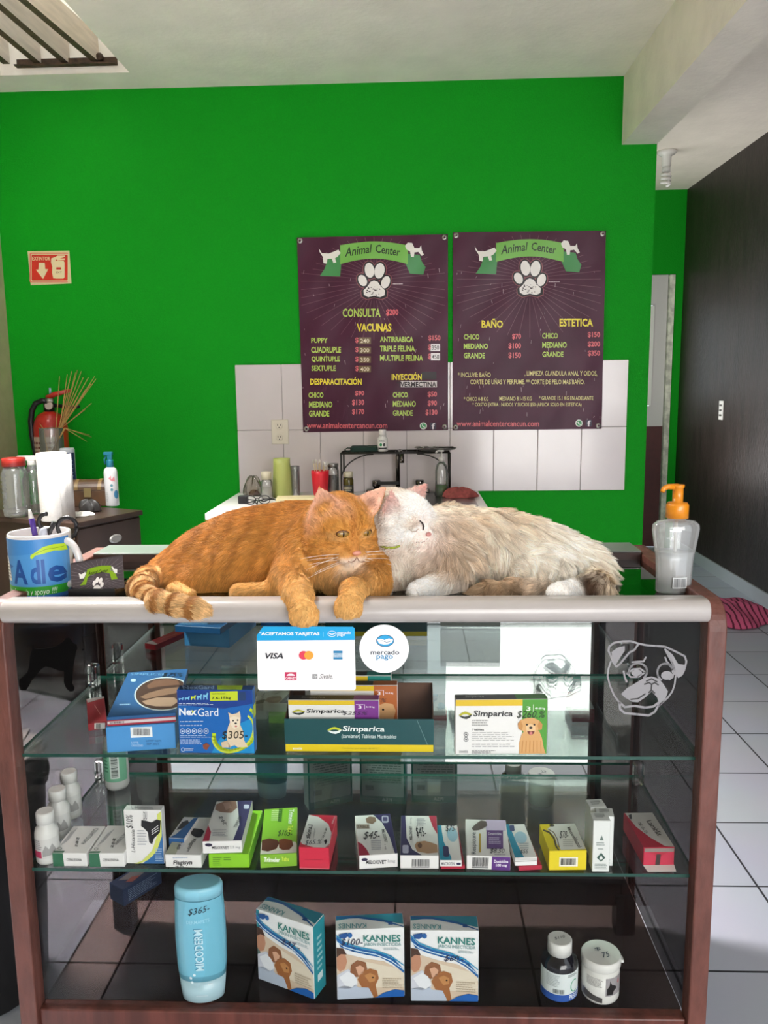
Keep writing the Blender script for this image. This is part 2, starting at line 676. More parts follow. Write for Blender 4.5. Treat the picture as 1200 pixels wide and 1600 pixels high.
# white wall tiles (each joint real) over the sink
tx0, tx1, tz0, tz1 = -0.905, 1.078, 0.78, 1.437
M_tile = mat('white_wall_tile', 'd8cfd0', 0.13, spec=0.6, noise=0.03, nscale=3, bump=0.02, bscale=6)
M_grout = mat('tile_grout', '9d9492', 0.8)
xs = [tx0] + [x for x in np.arange(-0.905 + 0.29, 1.05, 0.2185)][:0]
cuts = [1.078, 0.852, 0.632, 0.409, 0.187, -0.034, -0.255, -0.477, -0.668, -0.905]
m = MB()
m.box(tx0 + 0.004, tx1 - 0.004, YW - 0.007, YW, tz0 + 0.004, tz1 - 0.004, M_grout)
m2 = MB()
for xa, xb in zip(cuts[1:], cuts):
    for za, zb in ((tz0, 1.104), (1.104, tz1)):
        m2.box(xa + 0.0012, xb - 0.0012, YW - 0.011, YW - 0.001, za + 0.0012, zb - 0.0012, M_tile)
t = m.build('trim_1')
t['kind'] = 'structure'
t['label'] = 'white tile splashback behind the sink counter'
t['category'] = 'tile splashback'
o = m2.build('tile_field', t, bevel=0.002, seg=1)
# ------------------------------------------------------------------ the glass display counter
M_wood = mat('reddish_brown_wood', '5d3129', 0.45, noise=0.3, nscale=9, stretch=(5, 5, 0.5), bump=0.08, bscale=20)
M_wood2 = mat('worn_brown_wood', '643a31', 0.5, noise=0.18, nscale=24, stretch=(2, 2, 0.7), bump=0.2, bscale=50)
M_woodd = mat('dark_brown_wood', '3a201b', 0.4, noise=0.25, nscale=12, stretch=(0.5, 5, 5))
M_nose = mat('pale_aluminium_trim', 'aea7a3', 0.25, spec=0.7, noise=0.02, nscale=20)
M_rail = mat('grey_laminate', '6a716a', 0.3, noise=0.04, nscale=10)
G_front = glass('clear_display_glass', (0.97, 0.975, 0.97), 1.35, gain=0.25)
G_top = glass('counter_top_glass', (0.72, 0.78, 0.75), 1.45, gain=1.4)
G_shelf = glass('green_shelf_glass', (0.92, 0.965, 0.945), 1.4, gain=0.6)
G_side = glass('dimming_side_glass', (0.34, 0.32, 0.32), 1.45, gain=0.2)  # dark tint put in to dim the view through the sides
G_deck = glass('shade_tint_deck_glass', (0.36, 0.29, 0.26), 1.3, gain=0.35)  # tint stands in for the shade on the floor under the case
M_edge = mat('cut_glass_edge', '2c8a72', 0.25, spec=0.6)
M_edge2 = mat('cut_glass_edge_dark', '1d4a40', 0.3)
M_mirror = mat('mirror_silvering', 'cdd0cd', 0.0, metal=1.0)
M_clip = glass('clear_acrylic', (0.9, 0.9, 0.9), 1.49, gain=2.0, base=0.12)

CX0, CX1 = -0.748, 0.527      # outer faces of the side posts
ZG, ZN = 0.94, 0.9615         # glass top, nose top
ZS1, ZS2, ZD = 0.668, 0.4425, 0.165
ctr = thing('display_counter', 'glass-fronted display counter with brown wood frame and pale rounded front edge', 'display counter', ((CX0 + CX1) / 2, 0.24, 0))
O = ctr.location.copy()


def cbox(mb, x0, x1, y0, y1, z0, z1, m):
    return mb.box(x0 - O.x, x1 - O.x, y0 - O.y, y1 - O.y, z0, z1, m)


# posts with a rounded shoulder, one per front corner and side panel frame
for x0, x1, fx in ((CX0, CX0 + 0.033, -1), (CX1 - 0.033, CX1, 1)):
    m = MB()
    pts = [(-0.022, 0.10)]
    for i in range(9):
        a = math.pi / 2 * i / 8
        pts.append((-0.022 + 0.05 * (1 - math.cos(a)), 0.905 + 0.05 * math.sin(a)))
    pts += [(0.485, 0.955), (0.485, 0.925), (0.05, 0.925)]
    for i in range(7):
        a = math.pi / 2 * i / 6
        pts.append((0.05 - 0.035 * math.sin(a), 0.895 + 0.03 * math.cos(a)))
    pts += [(0.015, 0.10)]
    m.prism([(y, z) for y, z in pts], lambda y, z, t: Vector((t - O.x, y - O.y, z)), M_wood2, t0=x0, t1=x1)
    m.build('side_frame', ctr, bevel=0.003)
    m = MB()
    cbox(m, x0, x1, 0.45, 0.485, 0.10, 0.925, M_wood)
    m.build('rear_post', ctr, bevel=0.003)
for y0 in (-0.005, 0.44):
    for x0 in (CX0, CX1 - 0.045):
        m = MB()
        cbox(m, x0, x0 + 0.045, y0, y0 + 0.045, 0, 0.10, M_woodd)
        m.build('foot', ctr)
# side glass
for x0 in (CX0 + 0.012, CX1 - 0.018):
    m = MB()
    cbox(m, x0, x0 + 0.006, 0.016, 0.45, 0.13, 0.925, G_side)
    m.build('side_pane', ctr)
# bottom rails and deck
m = MB()
cbox(m, CX0 + 0.033, CX1 - 0.033, -0.012, 0.016, 0.07, 0.163, M_wood)
m.build('bottom_rail', ctr, bevel=0.003)
m = MB()
cbox(m, CX0 + 0.033, CX1 - 0.033, 0.452, 0.485, 0.07, 0.163, M_wood)
m.build('bottom_rail', ctr, bevel=0.003)
m = MB()
cbox(m, CX0 + 0.034, CX1 - 0.034, 0.017, 0.45, 0.157, ZD, G_deck)
m.build('deck', ctr)
# front pane
m = MB()
cbox(m, CX0 + 0.028, CX1 - 0.028, -0.003, 0.003, 0.163, 0.925, G_front)
fp = m.build('glass_front', ctr)
# mirror doors
m = MB()
cbox(m, CX0 + 0.034, CX1 - 0.034, 0.415, 0.421, 0.165, 0.924, M_mirror)
m.build('mirror_back', ctr)
m = MB()
cbox(m, CX0 + 0.034, CX1 - 0.034, 0.421, 0.45, 0.165, 0.925, M_woodd)
m.build('back_board', ctr)
# shelves: clear faces, green cut edges
for z, y1, xa, xb in ((ZS1, 0.408, CX0 + 0.021, CX1 - 0.021), (ZS2, 0.385, CX0 + 0.021, CX1 - 0.021)):
    m = MB()
    x0, x1, y0, z0 = xa - O.x, xb - O.x, 0.006 - O.y, z - 0.006
    y1 = y1 - O.y
    v = [m.bm.verts.new((x, y, q)) for q in (z0, z) for y in (y0, y1) for x in (x0, x1)]
    for q, mm in (((0, 2, 3, 1), G_shelf), ((4, 5, 7, 6), G_shelf), ((0, 1, 5, 4), M_edge2), ((2, 6, 7, 3), M_edge), ((0, 4, 6, 2), M_edge2), ((1, 3, 7, 5), M_edge2)):
        m.face([v[i] for i in q], mm)
    m.build('shelf', ctr)
# acrylic shelf brackets in the rear corners
for x, s in ((CX0 + 0.024, 1), (CX1 - 0.024, -1)):
    for z in (ZS1, ZS2):
        m = MB()
        cbox(m, min(x, x + s * 0.022), max(x, x + s * 0.022), 0.33, 0.352, z + 0.0005, z + 0.052, M_clip)
        m.build('shelf_bracket', ctr, bevel=0.004)
# counter top glass inside its frame
m = MB()
cbox(m, CX0 + 0.030, CX1 - 0.030, 0.0, 0.395, ZG - 0.008, ZG, G_top)
m.build('glass_top', ctr)
m = MB()
cbox(m, CX0 + 0.033, CX1 - 0.033, 0.388, 0.485, 0.925, 0.957, M_woodd)
cbox(m, CX0 + 0.033, CX1 - 0.033, 0.386, 0.485, 0.957, 0.9605, M_rail)
m.build('rear_rail', ctr, bevel=0.001)
# rounded nose along the front edge
m = MB()
prof = [(0.004, 0.923)]
for i in range(13):
    a = -math.pi / 2 + math.pi * i / 12
    prof.append((-0.020 - 0.018 * math.cos(a), 0.942 + 0.0195 * math.sin(a)))
prof += [(0.012, 0.9605), (0.014, 0.945), (0.004, 0.945)]
m.prism(prof, lambda y, z, t: Vector((t - O.x, y - O.y, z)), M_nose, t0=CX0 + 0.036, t1=CX1 - 0.034)
no = m.build('nose_trim', ctr, bevel=0.002)
for p in no.data.polygons:
    p.use_smooth = len(p.vertices) == 4

# pug line drawing etched on the pane, author frame = photo crop (920,700)+x/2.668
M_etch = mat('etched_frosting', '8f8d90', 0.8)


def pxpanel(x0, y0, k, Y, org):
    return Panel(lambda x, y, h: G(x0 + x / k, y0 + y / k, Y - h) - Vector(org))


p = pxpanel(920, 700, 2.668, -0.0035, O)
L = lambda pts, wd=7: p.line(pts, wd, M_etch, 1)
L([(88, 860), (82, 845), (85, 828), (105, 812), (140, 806), (175, 805), (205, 815)], 8)
L([(205, 815), (240, 822), (280, 825), (318, 828)], 8)
L([(205, 820), (190, 842), (170, 852), (150, 875), (130, 900), (115, 912), (100, 890), (90, 862)], 8)
p.poly([(95, 850), (120, 832), (150, 825), (150, 845), (128, 878), (112, 905), (98, 880)], M_etch, 1)
L([(318, 828), (345, 840), (375, 855), (400, 868), (407, 890), (398, 925), (388, 945), (372, 955)], 8)
L([(318, 838), (330, 862), (345, 890), (355, 915), (360, 945)], 8)
p.poly([(322, 838), (350, 862), (372, 900), (402, 905), (390, 948), (365, 952), (352, 915), (338, 878)], M_etch, 1)
L([(92, 890), (82, 920), (78, 950), (88, 990), (105, 1030), (128, 1062)], 7)
L([(362, 950), (358, 985), (348, 1015), (330, 1040), (310, 1058), (292, 1075)], 7)
L([(180, 893), (205, 890), (228, 890), (238, 872)], 7)
p.ring(205, 932, 38, 34, 8, M_etch, 1, rot=-10, a0=-190, a1=60)
L([(160, 940), (185, 922), (215, 920), (235, 935), (205, 955), (175, 955), (160, 940)], 7)
p.ell(200, 938, 22, 14, M_etch, 1)
L([(145, 930), (150, 955), (158, 975)], 8)
p.ring(318, 935, 32, 36, 8, M_etch, 1, a0=120, a1=360)
L([(318, 872), (325, 890), (345, 912), (348, 922)], 7)
p.ell(325, 948, 24, 18, M_etch, 1)
L([(335, 965), (350, 955), (352, 940)], 7)
# muzzle mass with the nose lines left clear
p.poly([(135, 1025), (160, 1000), (195, 980), (230, 958), (262, 952), (292, 962), (312, 985), (330, 1015), (318, 1050), (295, 1075), (285, 1040), (262, 1015), (235, 1040),
        (205, 1060), (180, 1058), (150, 1040)], M_etch, 1)
M_clear = mat('unetched_line', '2c2a2a', 0.6)
for q in ([(240, 972), (262, 962), (285, 975)], [(232, 985), (250, 978), (262, 985), (275, 978), (290, 988)], [(262, 985), (260, 1010), (250, 1020)], [(262, 1010), (275, 1022)],
          [(175, 1048), (205, 1045), (235, 1025)]):
    p.line(q, 6, M_clear, 2)
L([(128, 1062), (130, 1088), (150, 1105), (200, 1110), (250, 1115), (275, 1100), (292, 1070)], 9)
L([(128, 1060), (150, 1080), (190, 1075), (235, 1082), (268, 1078), (290, 1062)], 9)
p.build('etched_pug', ctr, 'grey pug face outline etched into the glass front')

p = pxpanel(0, 960, 5, -0.0035, O)
dog = [(252, 270), (256, 225), (270, 265), (330, 268), (400, 260), (455, 240), (490, 215), (510, 185), (540, 180), (558, 200), (572, 225), (600, 235), (605, 265), (592, 300), (585, 340),
       (575, 400), (568, 470), (565, 540), (582, 575), (575, 600), (545, 603), (515, 575), (498, 530), (500, 450), (495, 442), (460, 440), (400, 415), (355, 406), (320, 430), (285, 475),
       (245, 520), (225, 560), (205, 592), (160, 592), (148, 560), (150, 510), (185, 480), (215, 450), (228, 400), (232, 340), (240, 300)]
p.poly(dog, mat('black_vinyl', '070606', 0.7, spec=0.05), 1)
p.ell(648, 276, 9, 6, mat('black_vinyl'), 1)
p.build('dog_silhouette', ctr, 'black standing dog silhouette on the glass front')
# ------------------------------------------------------------------ back wall: posters, sign, outlet
M_vinyl = mat('plum_vinyl', '4a1f35', 0.4, spec=0.22, noise=0.10, nscale=5, bump=0.12, bscale=14)


def wave(x, z, sd):
    return 0.0022 * math.sin(9 * x + 14 * z + sd) * math.cos(17 * x - 6 * z + 2 * sd) + 0.0012 * math.sin(31 * x - 22 * z + sd * 3)


CY = 'crop1'


def poster(label, corners, sd, draw):
    """corners in crop coordinates TL TR BR BL"""
    Yp = YW - 0.015
    px = lambda x, y: (440 + x / 2.3077, 340 + y / 2.3077)
    org = G(*px(*corners[3]), Yp)
    t = thing('price_banner', label, 'banner', org, 0, 'price banners on the green wall')

    lift_ = [0.0]

    def fn(x, y, h):
        q = G(*px(x, y), Yp)
        q.y -= wave(q.x, q.z, sd) + h + lift_[0]
        return q - org
    s = Panel(fn, step=(12, 12))
    s.poly(corners, M_vinyl, 0)
    s.build('vinyl_sheet', t)
    for nm, dr, st in draw:
        lift_[0] = 0.0007 if nm in ('shop_emblem', 'lettering') else 0.0002
        d = Panel(fn, step=st)
        dr(d)
        d.build(nm, t)
    for i, (cx, cy) in enumerate(corners):
        dx = 12 if i in (0, 3) else -12
        dy = 12 if i < 2 else -12
        q = fn(cx + dx, cy + dy, 0.001)
        m = MB()
        m.lathe([(0.006, 0), (0.0135, 0.0005), (0.0135, 0.002), (0.006, 0.003)], mat('steel_eyelet', 'b9b4ae', 0.3, metal=0.8), 14, closed=False, M=Matrix.Translation(q) @ Matrix.Rotation(math.radians(90), 4, 'X'))
        m.build('eyelet', t)
    return t


PINK, YEL, LIME, CRM = 'e06a72', 'f0dc3c', 'b7cf5e', 'e9e4dc'


def sunburst(d, cx, cy):
    """thin rays round the paw"""
    for k in range(44):
        a = 2 * math.pi * k / 44
        r0 = 95
        r1 = 250 if math.sin(a) > -0.2 else 200
        c_, s_ = math.cos(a), math.sin(a)
        x1 = max(cx - 262, min(cx + 255, cx + r1 * c_ * 1.15))
        y1 = max(cy - 178, cy + 110 * s_ + (r1 - 150) * s_)
        d.line([(cx + 62 * c_, cy + 70 * s_), (x1, y1)], 1.6, '6d4552', 1)


def emblem(d, cx, cy):
    """ribbon with the shop name, two little pets and the paw"""
    d.poly([(cx - 120, cy - 100), (cx - 160, cy - 95), (cx - 178, cy - 45), (cx - 195, cy - 20), (cx - 122, cy - 18), (cx - 118, cy - 60)], '3f8a4b', 2)
    d.poly([(cx + 118, cy - 100), (cx + 165, cy - 95), (cx + 172, cy - 72), (cx + 186, cy - 52), (cx + 178, cy - 25), (cx + 130, cy - 28), (cx + 115, cy - 62)], '3f8a4b', 2)
    top, bot = [], []
    for i in range(13):
        t = i / 12
        x = cx - 122 + 244 * t
        top.append((x, cy - 130 - 14 * math.sin(math.pi * t)))
        bot.append((x, cy - 62 - 20 * math.sin(math.pi * t)))
    d.poly(top + bot[::-1], '74b34c', 3)
    s = 'Animal Center'
    d.tq('Animal', [(cx - 104, cy - 122), (cx - 8, cy - 134), (cx - 8, cy - 104), (cx - 104, cy - 88)], '1c2a17', 5, 0.012, 0.15)
    d.tq('Center', [(cx + 6, cy - 134), (cx + 96, cy - 120), (cx + 94, cy - 90), (cx + 6, cy - 104)], '1c2a17', 5, 0.012, 0.15)
    # cat
    X, Y = cx - 198, cy - 118
    d.poly([(X, Y), (X + 10, Y + 16), (X + 35, Y + 18), (X + 52, Y + 12), (X + 70, Y + 4), (X + 78, Y + 16), (X + 66, Y + 30), (X + 58, Y + 34), (X + 62, Y + 50), (X + 52, Y + 52),
            (X + 46, Y + 36), (X + 30, Y + 38), (X + 28, Y + 54), (X + 16, Y + 52), (X + 14, Y + 30), (X + 2, Y + 12)], CRM, 4)
    # dog
    X, Y = cx + 112, cy - 142
    d.poly([(X, Y + 14), (X + 10, Y + 2), (X + 26, Y + 4), (X + 34, Y + 22), (X + 52, Y + 22), (X + 58, Y + 12), (X + 60, Y + 30), (X + 68, Y + 46), (X + 60, Y + 50), (X + 48, Y + 36),
            (X + 34, Y + 38), (X + 32, Y + 54), (X + 22, Y + 54), (X + 18, Y + 34), (X + 6, Y + 28)], CRM, 4)
    # paw: dark outline, white pads
    for (dx, dy, rx, ry, rot) in ((-16, -40, 20, 30, -8), (20, -38, 21, 31, 10), (-41, -3, 18, 24, -25), (42, 3, 18, 26, 20)):
        d.ell(cx + dx, cy + dy, rx + 5, ry + 5, '8a4a50', 2, rot=rot)
        d.ell(cx + dx, cy + dy, rx + 2.5, ry + 2.5, '150c10', 3, rot=rot)
        d.ell(cx + dx, cy + dy, rx - 3, ry - 3, 'ece7e2', 4, rot=rot)
    pad = [(-42, 52), (-44, 34), (-28, 18), (-14, -2), (0, -8), (16, -2), (30, 18), (46, 34), (44, 54), (26, 62), (0, 56), (-24, 62)]
    d.poly([(cx + x * 1.12, cy + 26 + (y - 26) * 1.14) for x, y in pad], '8a4a50', 2)
    d.poly([(cx + x * 1.05, cy + 26 + (y - 26) * 1.06) for x, y in pad], '150c10', 3)
    d.poly([(cx + x * 0.86, cy + 26 + (y - 26) * 0.86) for x, y in pad], 'ece7e2', 4)
    rr = random.Random(7)
    for _ in range(26):
        a, b = rr.uniform(-28, 28), rr.uniform(18, 50)
        d.ell(cx + a, cy + b, rr.uniform(1, 3.5), rr.uniform(1, 3), '3a2a2c', 5, n=6)
    d.lines(cx + 68, cy + 8, cx + 108, cy + 14, 1, 'cbb9bd', 4)


def scratches(d, x0, y0, x1, y1, sd):
    rr = random.Random(sd)
    for _ in range(46):
        x, y = rr.uniform(x0, x1), rr.uniform(y0, y1)
        d.line([(x, y), (x + rr.uniform(-3, 3), y + rr.uniform(4, 16))], rr.uniform(0.6, 1.6), 'b7a3a8', 1)


def social(d, x, y):
    d.ell(x, y, 13, 13, 'dfe6dc', 2)
    d.ell(x, y, 9.5, 9.5, '3b9a5c', 3)
    d.line([(x - 4, y - 4), (x - 1, y + 2), (x + 5, y + 5)], 3, 'f2f2f2', 4)
    d.rect(x + 24, y - 12, x + 46, y + 12, '3a3146', 2)
    d.text('f', x + 30, y - 10, x + 42, y + 12, 'e6e0e4', 4, 0.03)


def draw1(d):
    b = 0.03
    d.text('CONSULTA', 220, 328, 357, 359, LIME, 3, b)
    d.text('$200', 377, 330, 421, 355, PINK, 3, b)
    d.text('VACUNAS', 271, 382, 396, 411, YEL, 3, b)
    for s, x0, y0, x1, y1 in (('PUPPY', 107, 434, 166, 452), ('CUADRUPLE', 107, 466, 214, 488), ('QUINTUPLE', 108, 500, 210, 522), ('SEXTUPLE', 108, 533, 196, 553),
                              ('ANTIRRABICA', 355, 429, 475, 449), ('TRIPLE FELINA', 355, 462, 481, 483), ('MULTIPLE FELINA', 355, 496, 510, 517),
                              ('CHICO', 97, 630, 151, 650), ('MEDIANO', 99, 663, 183, 685), ('GRANDE', 99, 696, 172, 718),
                              ('CHICO', 401, 629, 455, 649), ('MEDIANO', 401, 661, 484, 682), ('GRANDE', 401, 695, 473, 715)):
        d.text(s, x0, y0, x1, y1, LIME, 3, b)
    for s, x0, y0, x1, y1 in (('$90', 265, 624, 298, 644), ('$130', 254, 656, 298, 679), ('$170', 254, 690, 298, 712), ('$50', 527, 627, 560, 648), ('$90', 527, 659, 560, 681),
                              ('$130', 519, 692, 562, 714), ('$150', 529, 424, 573, 446)):
        d.text(s, x0, y0, x1, y1, PINK, 3, b)
    for k, s in enumerate(('240', '300', '350', '400')):
        y = 432 + 34 * k
        d.text('$', 266, y, 277, y + 22, PINK, 3, b)
        d.rect(277, y, 322, y + 24, '6f5a3c', 2)
        d.text(s, 284, y + 5, 316, y + 20, 'e4d8bc', 3, 0.01)
    for k, s in enumerate(('350', '450')):
        y = 457 + 33 * k
        d.text('$', 528, y, 538, y + 22, PINK, 3, b)
        d.rect(538, y - 2, 571, y + 25, 'e6e0e2', 2)
        d.text(s, 542, y + 4, 568, y + 20, '3a3034', 3, 0.01)
    d.text('DESPARACITACI\u00d3N', 103, 575, 289, 603, YEL, 3, b)
    d.text('INYECCI\u00d3N', 397, 558, 505, 586, YEL, 3, b)
    d.rect(505, 556, 558, 584, '241319', 2)
    d.rect(430, 589, 560, 612, 'cfc6c6', 2)
    d.text('*IVERMECTINA', 415, 591, 558, 611, '2a1b20', 3, b)
    d.text('www.animalcentercancun.com', 92, 738, 381, 760, PINK, 3, 0.01)
    social(d, 511, 751)


def draw2(d):
    b = 0.03
    d.text('BA\u00d1O', 721, 364, 798, 398, YEL, 3, b)
    d.text('ESTETICA', 1002, 364, 1123, 393, YEL, 3, b)
    for s, x0, y0, x1, y1 in (('CHICO', 657, 420, 713, 440), ('MEDIANO', 657, 454, 744, 474), ('GRANDE', 657, 487, 733, 508), ('CHICO', 940, 416, 996, 436), ('MEDIANO', 940, 448, 1028, 470),
                              ('GRANDE', 940, 483, 1016, 503)):
        d.text(s, x0, y0, x1, y1, LIME, 3, b)
    for s, x0, y0, x1, y1 in (('$70', 831, 419, 863, 440), ('$100', 818, 452, 863, 475), ('$150', 818, 486, 863, 509), ('$150', 1104, 412, 1148, 434), ('$200', 1104, 446, 1148, 468),
                              ('$350', 1104, 479, 1148, 501)):
        d.text(s, x0, y0, x1, y1, PINK, 3, b)
    for s, x0, y0, x1, y1 in (('* INCLUYE: BA\u00d1O', 636, 555, 754, 575), (', LIMPIEZA GLANDULA ANAL Y OIDOS,', 876, 553, 1138, 573), ('CORTE DE U\u00d1AS Y PERFUME. ** CORTE DE PELO MAS BA\u00d1O.', 680, 580, 1092, 601),
                              ('* CHICO 0-8 KG', 657, 646, 745, 661), ('MEDIANO 8.1-15 KG', 785, 645, 902, 660), ('* GRANDE 15.1 KG EN ADELANTE', 928, 643, 1124, 658),
                              ('* COSTO EXTRA : NUDOS Y SUCIOS $50 (APLICA SOLO EN ESTETICA)', 688, 667, 1081, 684)):
        d.text(s, x0, y0, x1, y1, 'ddd28a', 3, 0.008)
    d.text('www.animalcentercancun.com', 631, 731, 928, 753, PINK, 3, 0.01)
    social(d, 1072, 741)


poster('plum vinyl price banner headed CONSULTA and VACUNAS, above the sink', [(55, 72), (600, 60), (600, 766), (78, 774)], 0.4, (('sunburst', lambda d: sunburst(d, 333, 230), (13, 13)), ('shop_emblem', lambda d: emblem(d, 333, 230), (13, 13)), ('scuffs', lambda d: scratches(d, 70, 180, 590, 750, 1), None), ('lettering', draw1, (13, 13))))
poster('plum vinyl price banner headed BA\u00d1O and ESTETICA, over the bare tiles', [(618, 53), (1170, 47), (1154, 762), (616, 768)], 2.1, (('sunburst', lambda d: sunburst(d, 895, 222), (13, 13)), ('shop_emblem', lambda d: emblem(d, 895, 222), (13, 13)), ('scuffs', lambda d: scratches(d, 630, 180, 1150, 745, 2), None), ('lettering', draw2, (13, 13))))

# extinguisher sign
o0 = G(43, 446, YW - 0.004)
t = thing('extinguisher_sign', 'small red EXTINTOR sign with arrow on the green wall', 'sign', o0)
fn = lambda x, y, h: G(x / 6, 360 + y / 6, YW - 0.004 - h) - o0
m = MB()
m.prism([(258, 195), (650, 190), (670, 498), (288, 514)], lambda a, b, t_: fn(a, b, t_), ink('d9cf9f'), t0=-0.003, t1=0)
m.build('sign_plate', t)
d = Panel(fn)
d.rrect(278, 208, 640, 488, 14, 'e2796a', 1)
d.rrect(290, 220, 646, 480, 12, 'd9cf9f', 2)
d.rrect(297, 228, 634, 470, 10, 'cf3322', 3)
d.text('EXTINTOR', 302, 246, 470, 282, 'ecdcae', 4, 0.02)
d.poly([(365, 304), (420, 304), (424, 362), (452, 364), (404, 456), (336, 368), (360, 366)], 'ecdcae', 4)
d.rrect(505, 285, 605, 452, 18, 'ecdcae', 4)
d.poly([(520, 285), (530, 262), (515, 250), (480, 262), (478, 300), (490, 340), (488, 400), (500, 450), (512, 450), (505, 400), (505, 300)], 'ecdcae', 4)
d.poly([(515, 250), (540, 236), (610, 236), (610, 248), (560, 262), (608, 262), (606, 278), (535, 282)], 'ecdcae', 4)
d.rect(528, 346, 572, 366, 'cf3322', 5)
d.text('EXT', 524, 385, 580, 402, '7d5a3a', 5)
d.build('printing', t)

# outlet
o0 = G(425, 694, YW - 0.011)
t = thing('power_outlet', 'ivory double power outlet on the white tiles', 'outlet', o0)
a, b = G(425.5, 693.5, YW - 0.011), G(451, 655, YW - 0.011)
m = MB()
m.box(0, b.x - a.x, -0.006, 0.0, 0, b.z - a.z, mat('ivory_plastic', 'ded6c6', 0.4))
m.build('cover_plate', t, bevel=0.004)
for zc in (0.034, 0.094):
    m = MB()
    m.lathe([(0.018, 0), (0.018, 0.002), (0.016, 0.003)], mat('ivory_plastic'), 16, M=Matrix.Translation((0.041, -0.006, zc)) @ Matrix.Rotation(math.radians(90), 4, 'X'))
    for dx in (-0.007, 0.007):
        m.box(0.041 + dx - 0.0015, 0.041 + dx + 0.0015, -0.0098, -0.0088, zc - 0.001, zc + 0.009, ink('1a1614'))
    m.box(0.0385, 0.0435, -0.0098, -0.0088, zc - 0.012, zc - 0.006, ink('1a1614'))
    m.build('socket', t)

# switch plate on the charcoal wall
a = S(1127, 656, XB)
t = thing('switch_plate', 'slim white switch plate with three dark keys on the charcoal wall', 'light switch', (XB, a.y, a.z))
h = S(1127, 626, XB).z - a.z
m = MB()
m.box(-0.008, 0, -0.035, 0.035, 0, h, mat('white_switch_plastic', 'd8d5d2', 0.35))
m.build('cover_plate', t, bevel=0.003)
for k in range(3):
    m = MB()
    z = h * (0.24 + 0.26 * k)
    m.box(-0.010, -0.007, -0.02, 0.02, z - 0.006, z + 0.006, mat('dark_switch_key', '4c4846', 0.4))
    m.build('key', t)

# bare bulb in its ceiling holder
bp = T(1042, 236, ZC)
t = thing('ceiling_bulb', 'bare spiral bulb in a white ceiling lampholder', 'light bulb', (bp.x, bp.y, ZC))
m = MB()
m.lathe([(0.06, 0), (0.062, -0.01), (0.05, -0.022), (0.03, -0.03), (0.028, -0.09), (0.022, -0.095)], mat('white_porcelain', 'e6e2dc', 0.25), 20)
m.build('lampholder', t)
m = MB()
m.lathe([(0.02, -0.09), (0.026, -0.10), (0.026, -0.125), (0.02, -0.13)], M_white, 16)
pts = [(0.026 * math.cos(k * 0.5), 0.026 * math.sin(k * 0.5), -0.13 - 0.075 * k / 40) for k in range(41)]
m.tube(pts, 0.009, mat('frosted_bulb', 'eae6e2', 0.2), 8)
m.build('spiral_bulb', t)
# ------------------------------------------------------------------ sink counter
ZK = 0.782
M_lam = mat('white_laminate', 'd3cecb', 0.35)
M_steel = mat('brushed_steel', '9a9794', 0.3, metal=0.9)
M_chrome = mat('chrome', '6f6a66', 0.18, metal=1.0)
t = thing('sink_cabinet', 'white laminate sink cabinet under the wall tiles', 'cabinet', (-0.29, 2.45, 0))
m = MB()
m.box(-0.60, 0.60, -0.30, 0.35, 0.08, ZK - 0.03, M_lam)
m.build('carcass', t, bevel=0.003)
m = MB()
m.box(-0.55, 0.55, -0.26, 0.33, 0.0, 0.08, mat('grey_plinth', '6d6a68', 0.5))
m.build('plinth', t)
for x0 in (-0.595, -0.195, 0.205):
    m = MB()
    m.box(x0, x0 + 0.39, -0.318, -0.302, 0.1, ZK - 0.045, M_lam)
    dr = m.build('door', t, bevel=0.002)
    m = MB()
    m.tube([(x0 + 0.36, -0.318, 0.55), (x0 + 0.36, -0.335, 0.56), (x0 + 0.36, -0.335, 0.64), (x0 + 0.36, -0.318, 0.65)], 0.005, M_steel)
    m.build('handle', dr)
m = MB()
m.box(-0.622, 0.622, -0.345, 0.345, ZK - 0.03, ZK, M_lam)
t2 = m.build('worktop', None, bevel=0.004, loc=(-0.29, 2.45, 0))
tag(t2, 'white worktop with inset steel basin along the tiled wall', 'worktop')
m = MB()
m.box(0.05, 0.58, -0.2, 0.31, ZK, ZK + 0.003, M_steel)
m.box(0.09, 0.42, -0.16, 0.27, ZK + 0.0031, ZK + 0.004, mat('basin_shade', '4d4b49', 0.35, metal=0.9))  # flat dark plate painted as the shade inside the basin
m.build('basin', t2, bevel=0.001)

KY = 2.72


def K(x, y, Y):
    """a spot on the worktop below photo column x at depth Y"""
    p = G(x, y, Y)
    return Vector((p.x, Y, ZK))


# faucet
b = K(622, 760, 2.74)
t = thing('faucet', 'dark steel faucet with a tall square spout behind the cats', 'faucet', b + Vector((0, 0, 0.003)))
m = MB()
m.box(-0.16, 0.16, -0.025, 0.02, 0, 0.018, M_chrome)
m.build('base', t, bevel=0.004)
zt = G(622, 705, 2.74).z - ZK
m = MB()
m.tube([(0, 0, 0.018), (0, 0, zt - 0.03), (0.004, -0.005, zt - 0.01), (0.012, -0.03, zt), (0.022, -0.12, zt - 0.01), (0.023, -0.135, zt - 0.03), (0.023, -0.136, zt - 0.05)], 0.011, M_chrome, 10)
m.build('spout', t)
for x in (-0.11, 0.11):
    m = MB()
    m.lathe([(0.016, 0.018), (0.016, 0.03), (0.022, 0.033), (0.022, 0.06), (0.018, 0.064)], M_chrome, 14, c=(x, 0, 0))
    m.build('tap_handle', t)
m = MB()
m.box(-0.10, 0.005, -0.05, -0.03, 0.045, 0.06, mat('black_rubber', '1b1918', 0.6))
m.build('tap_lever', t)

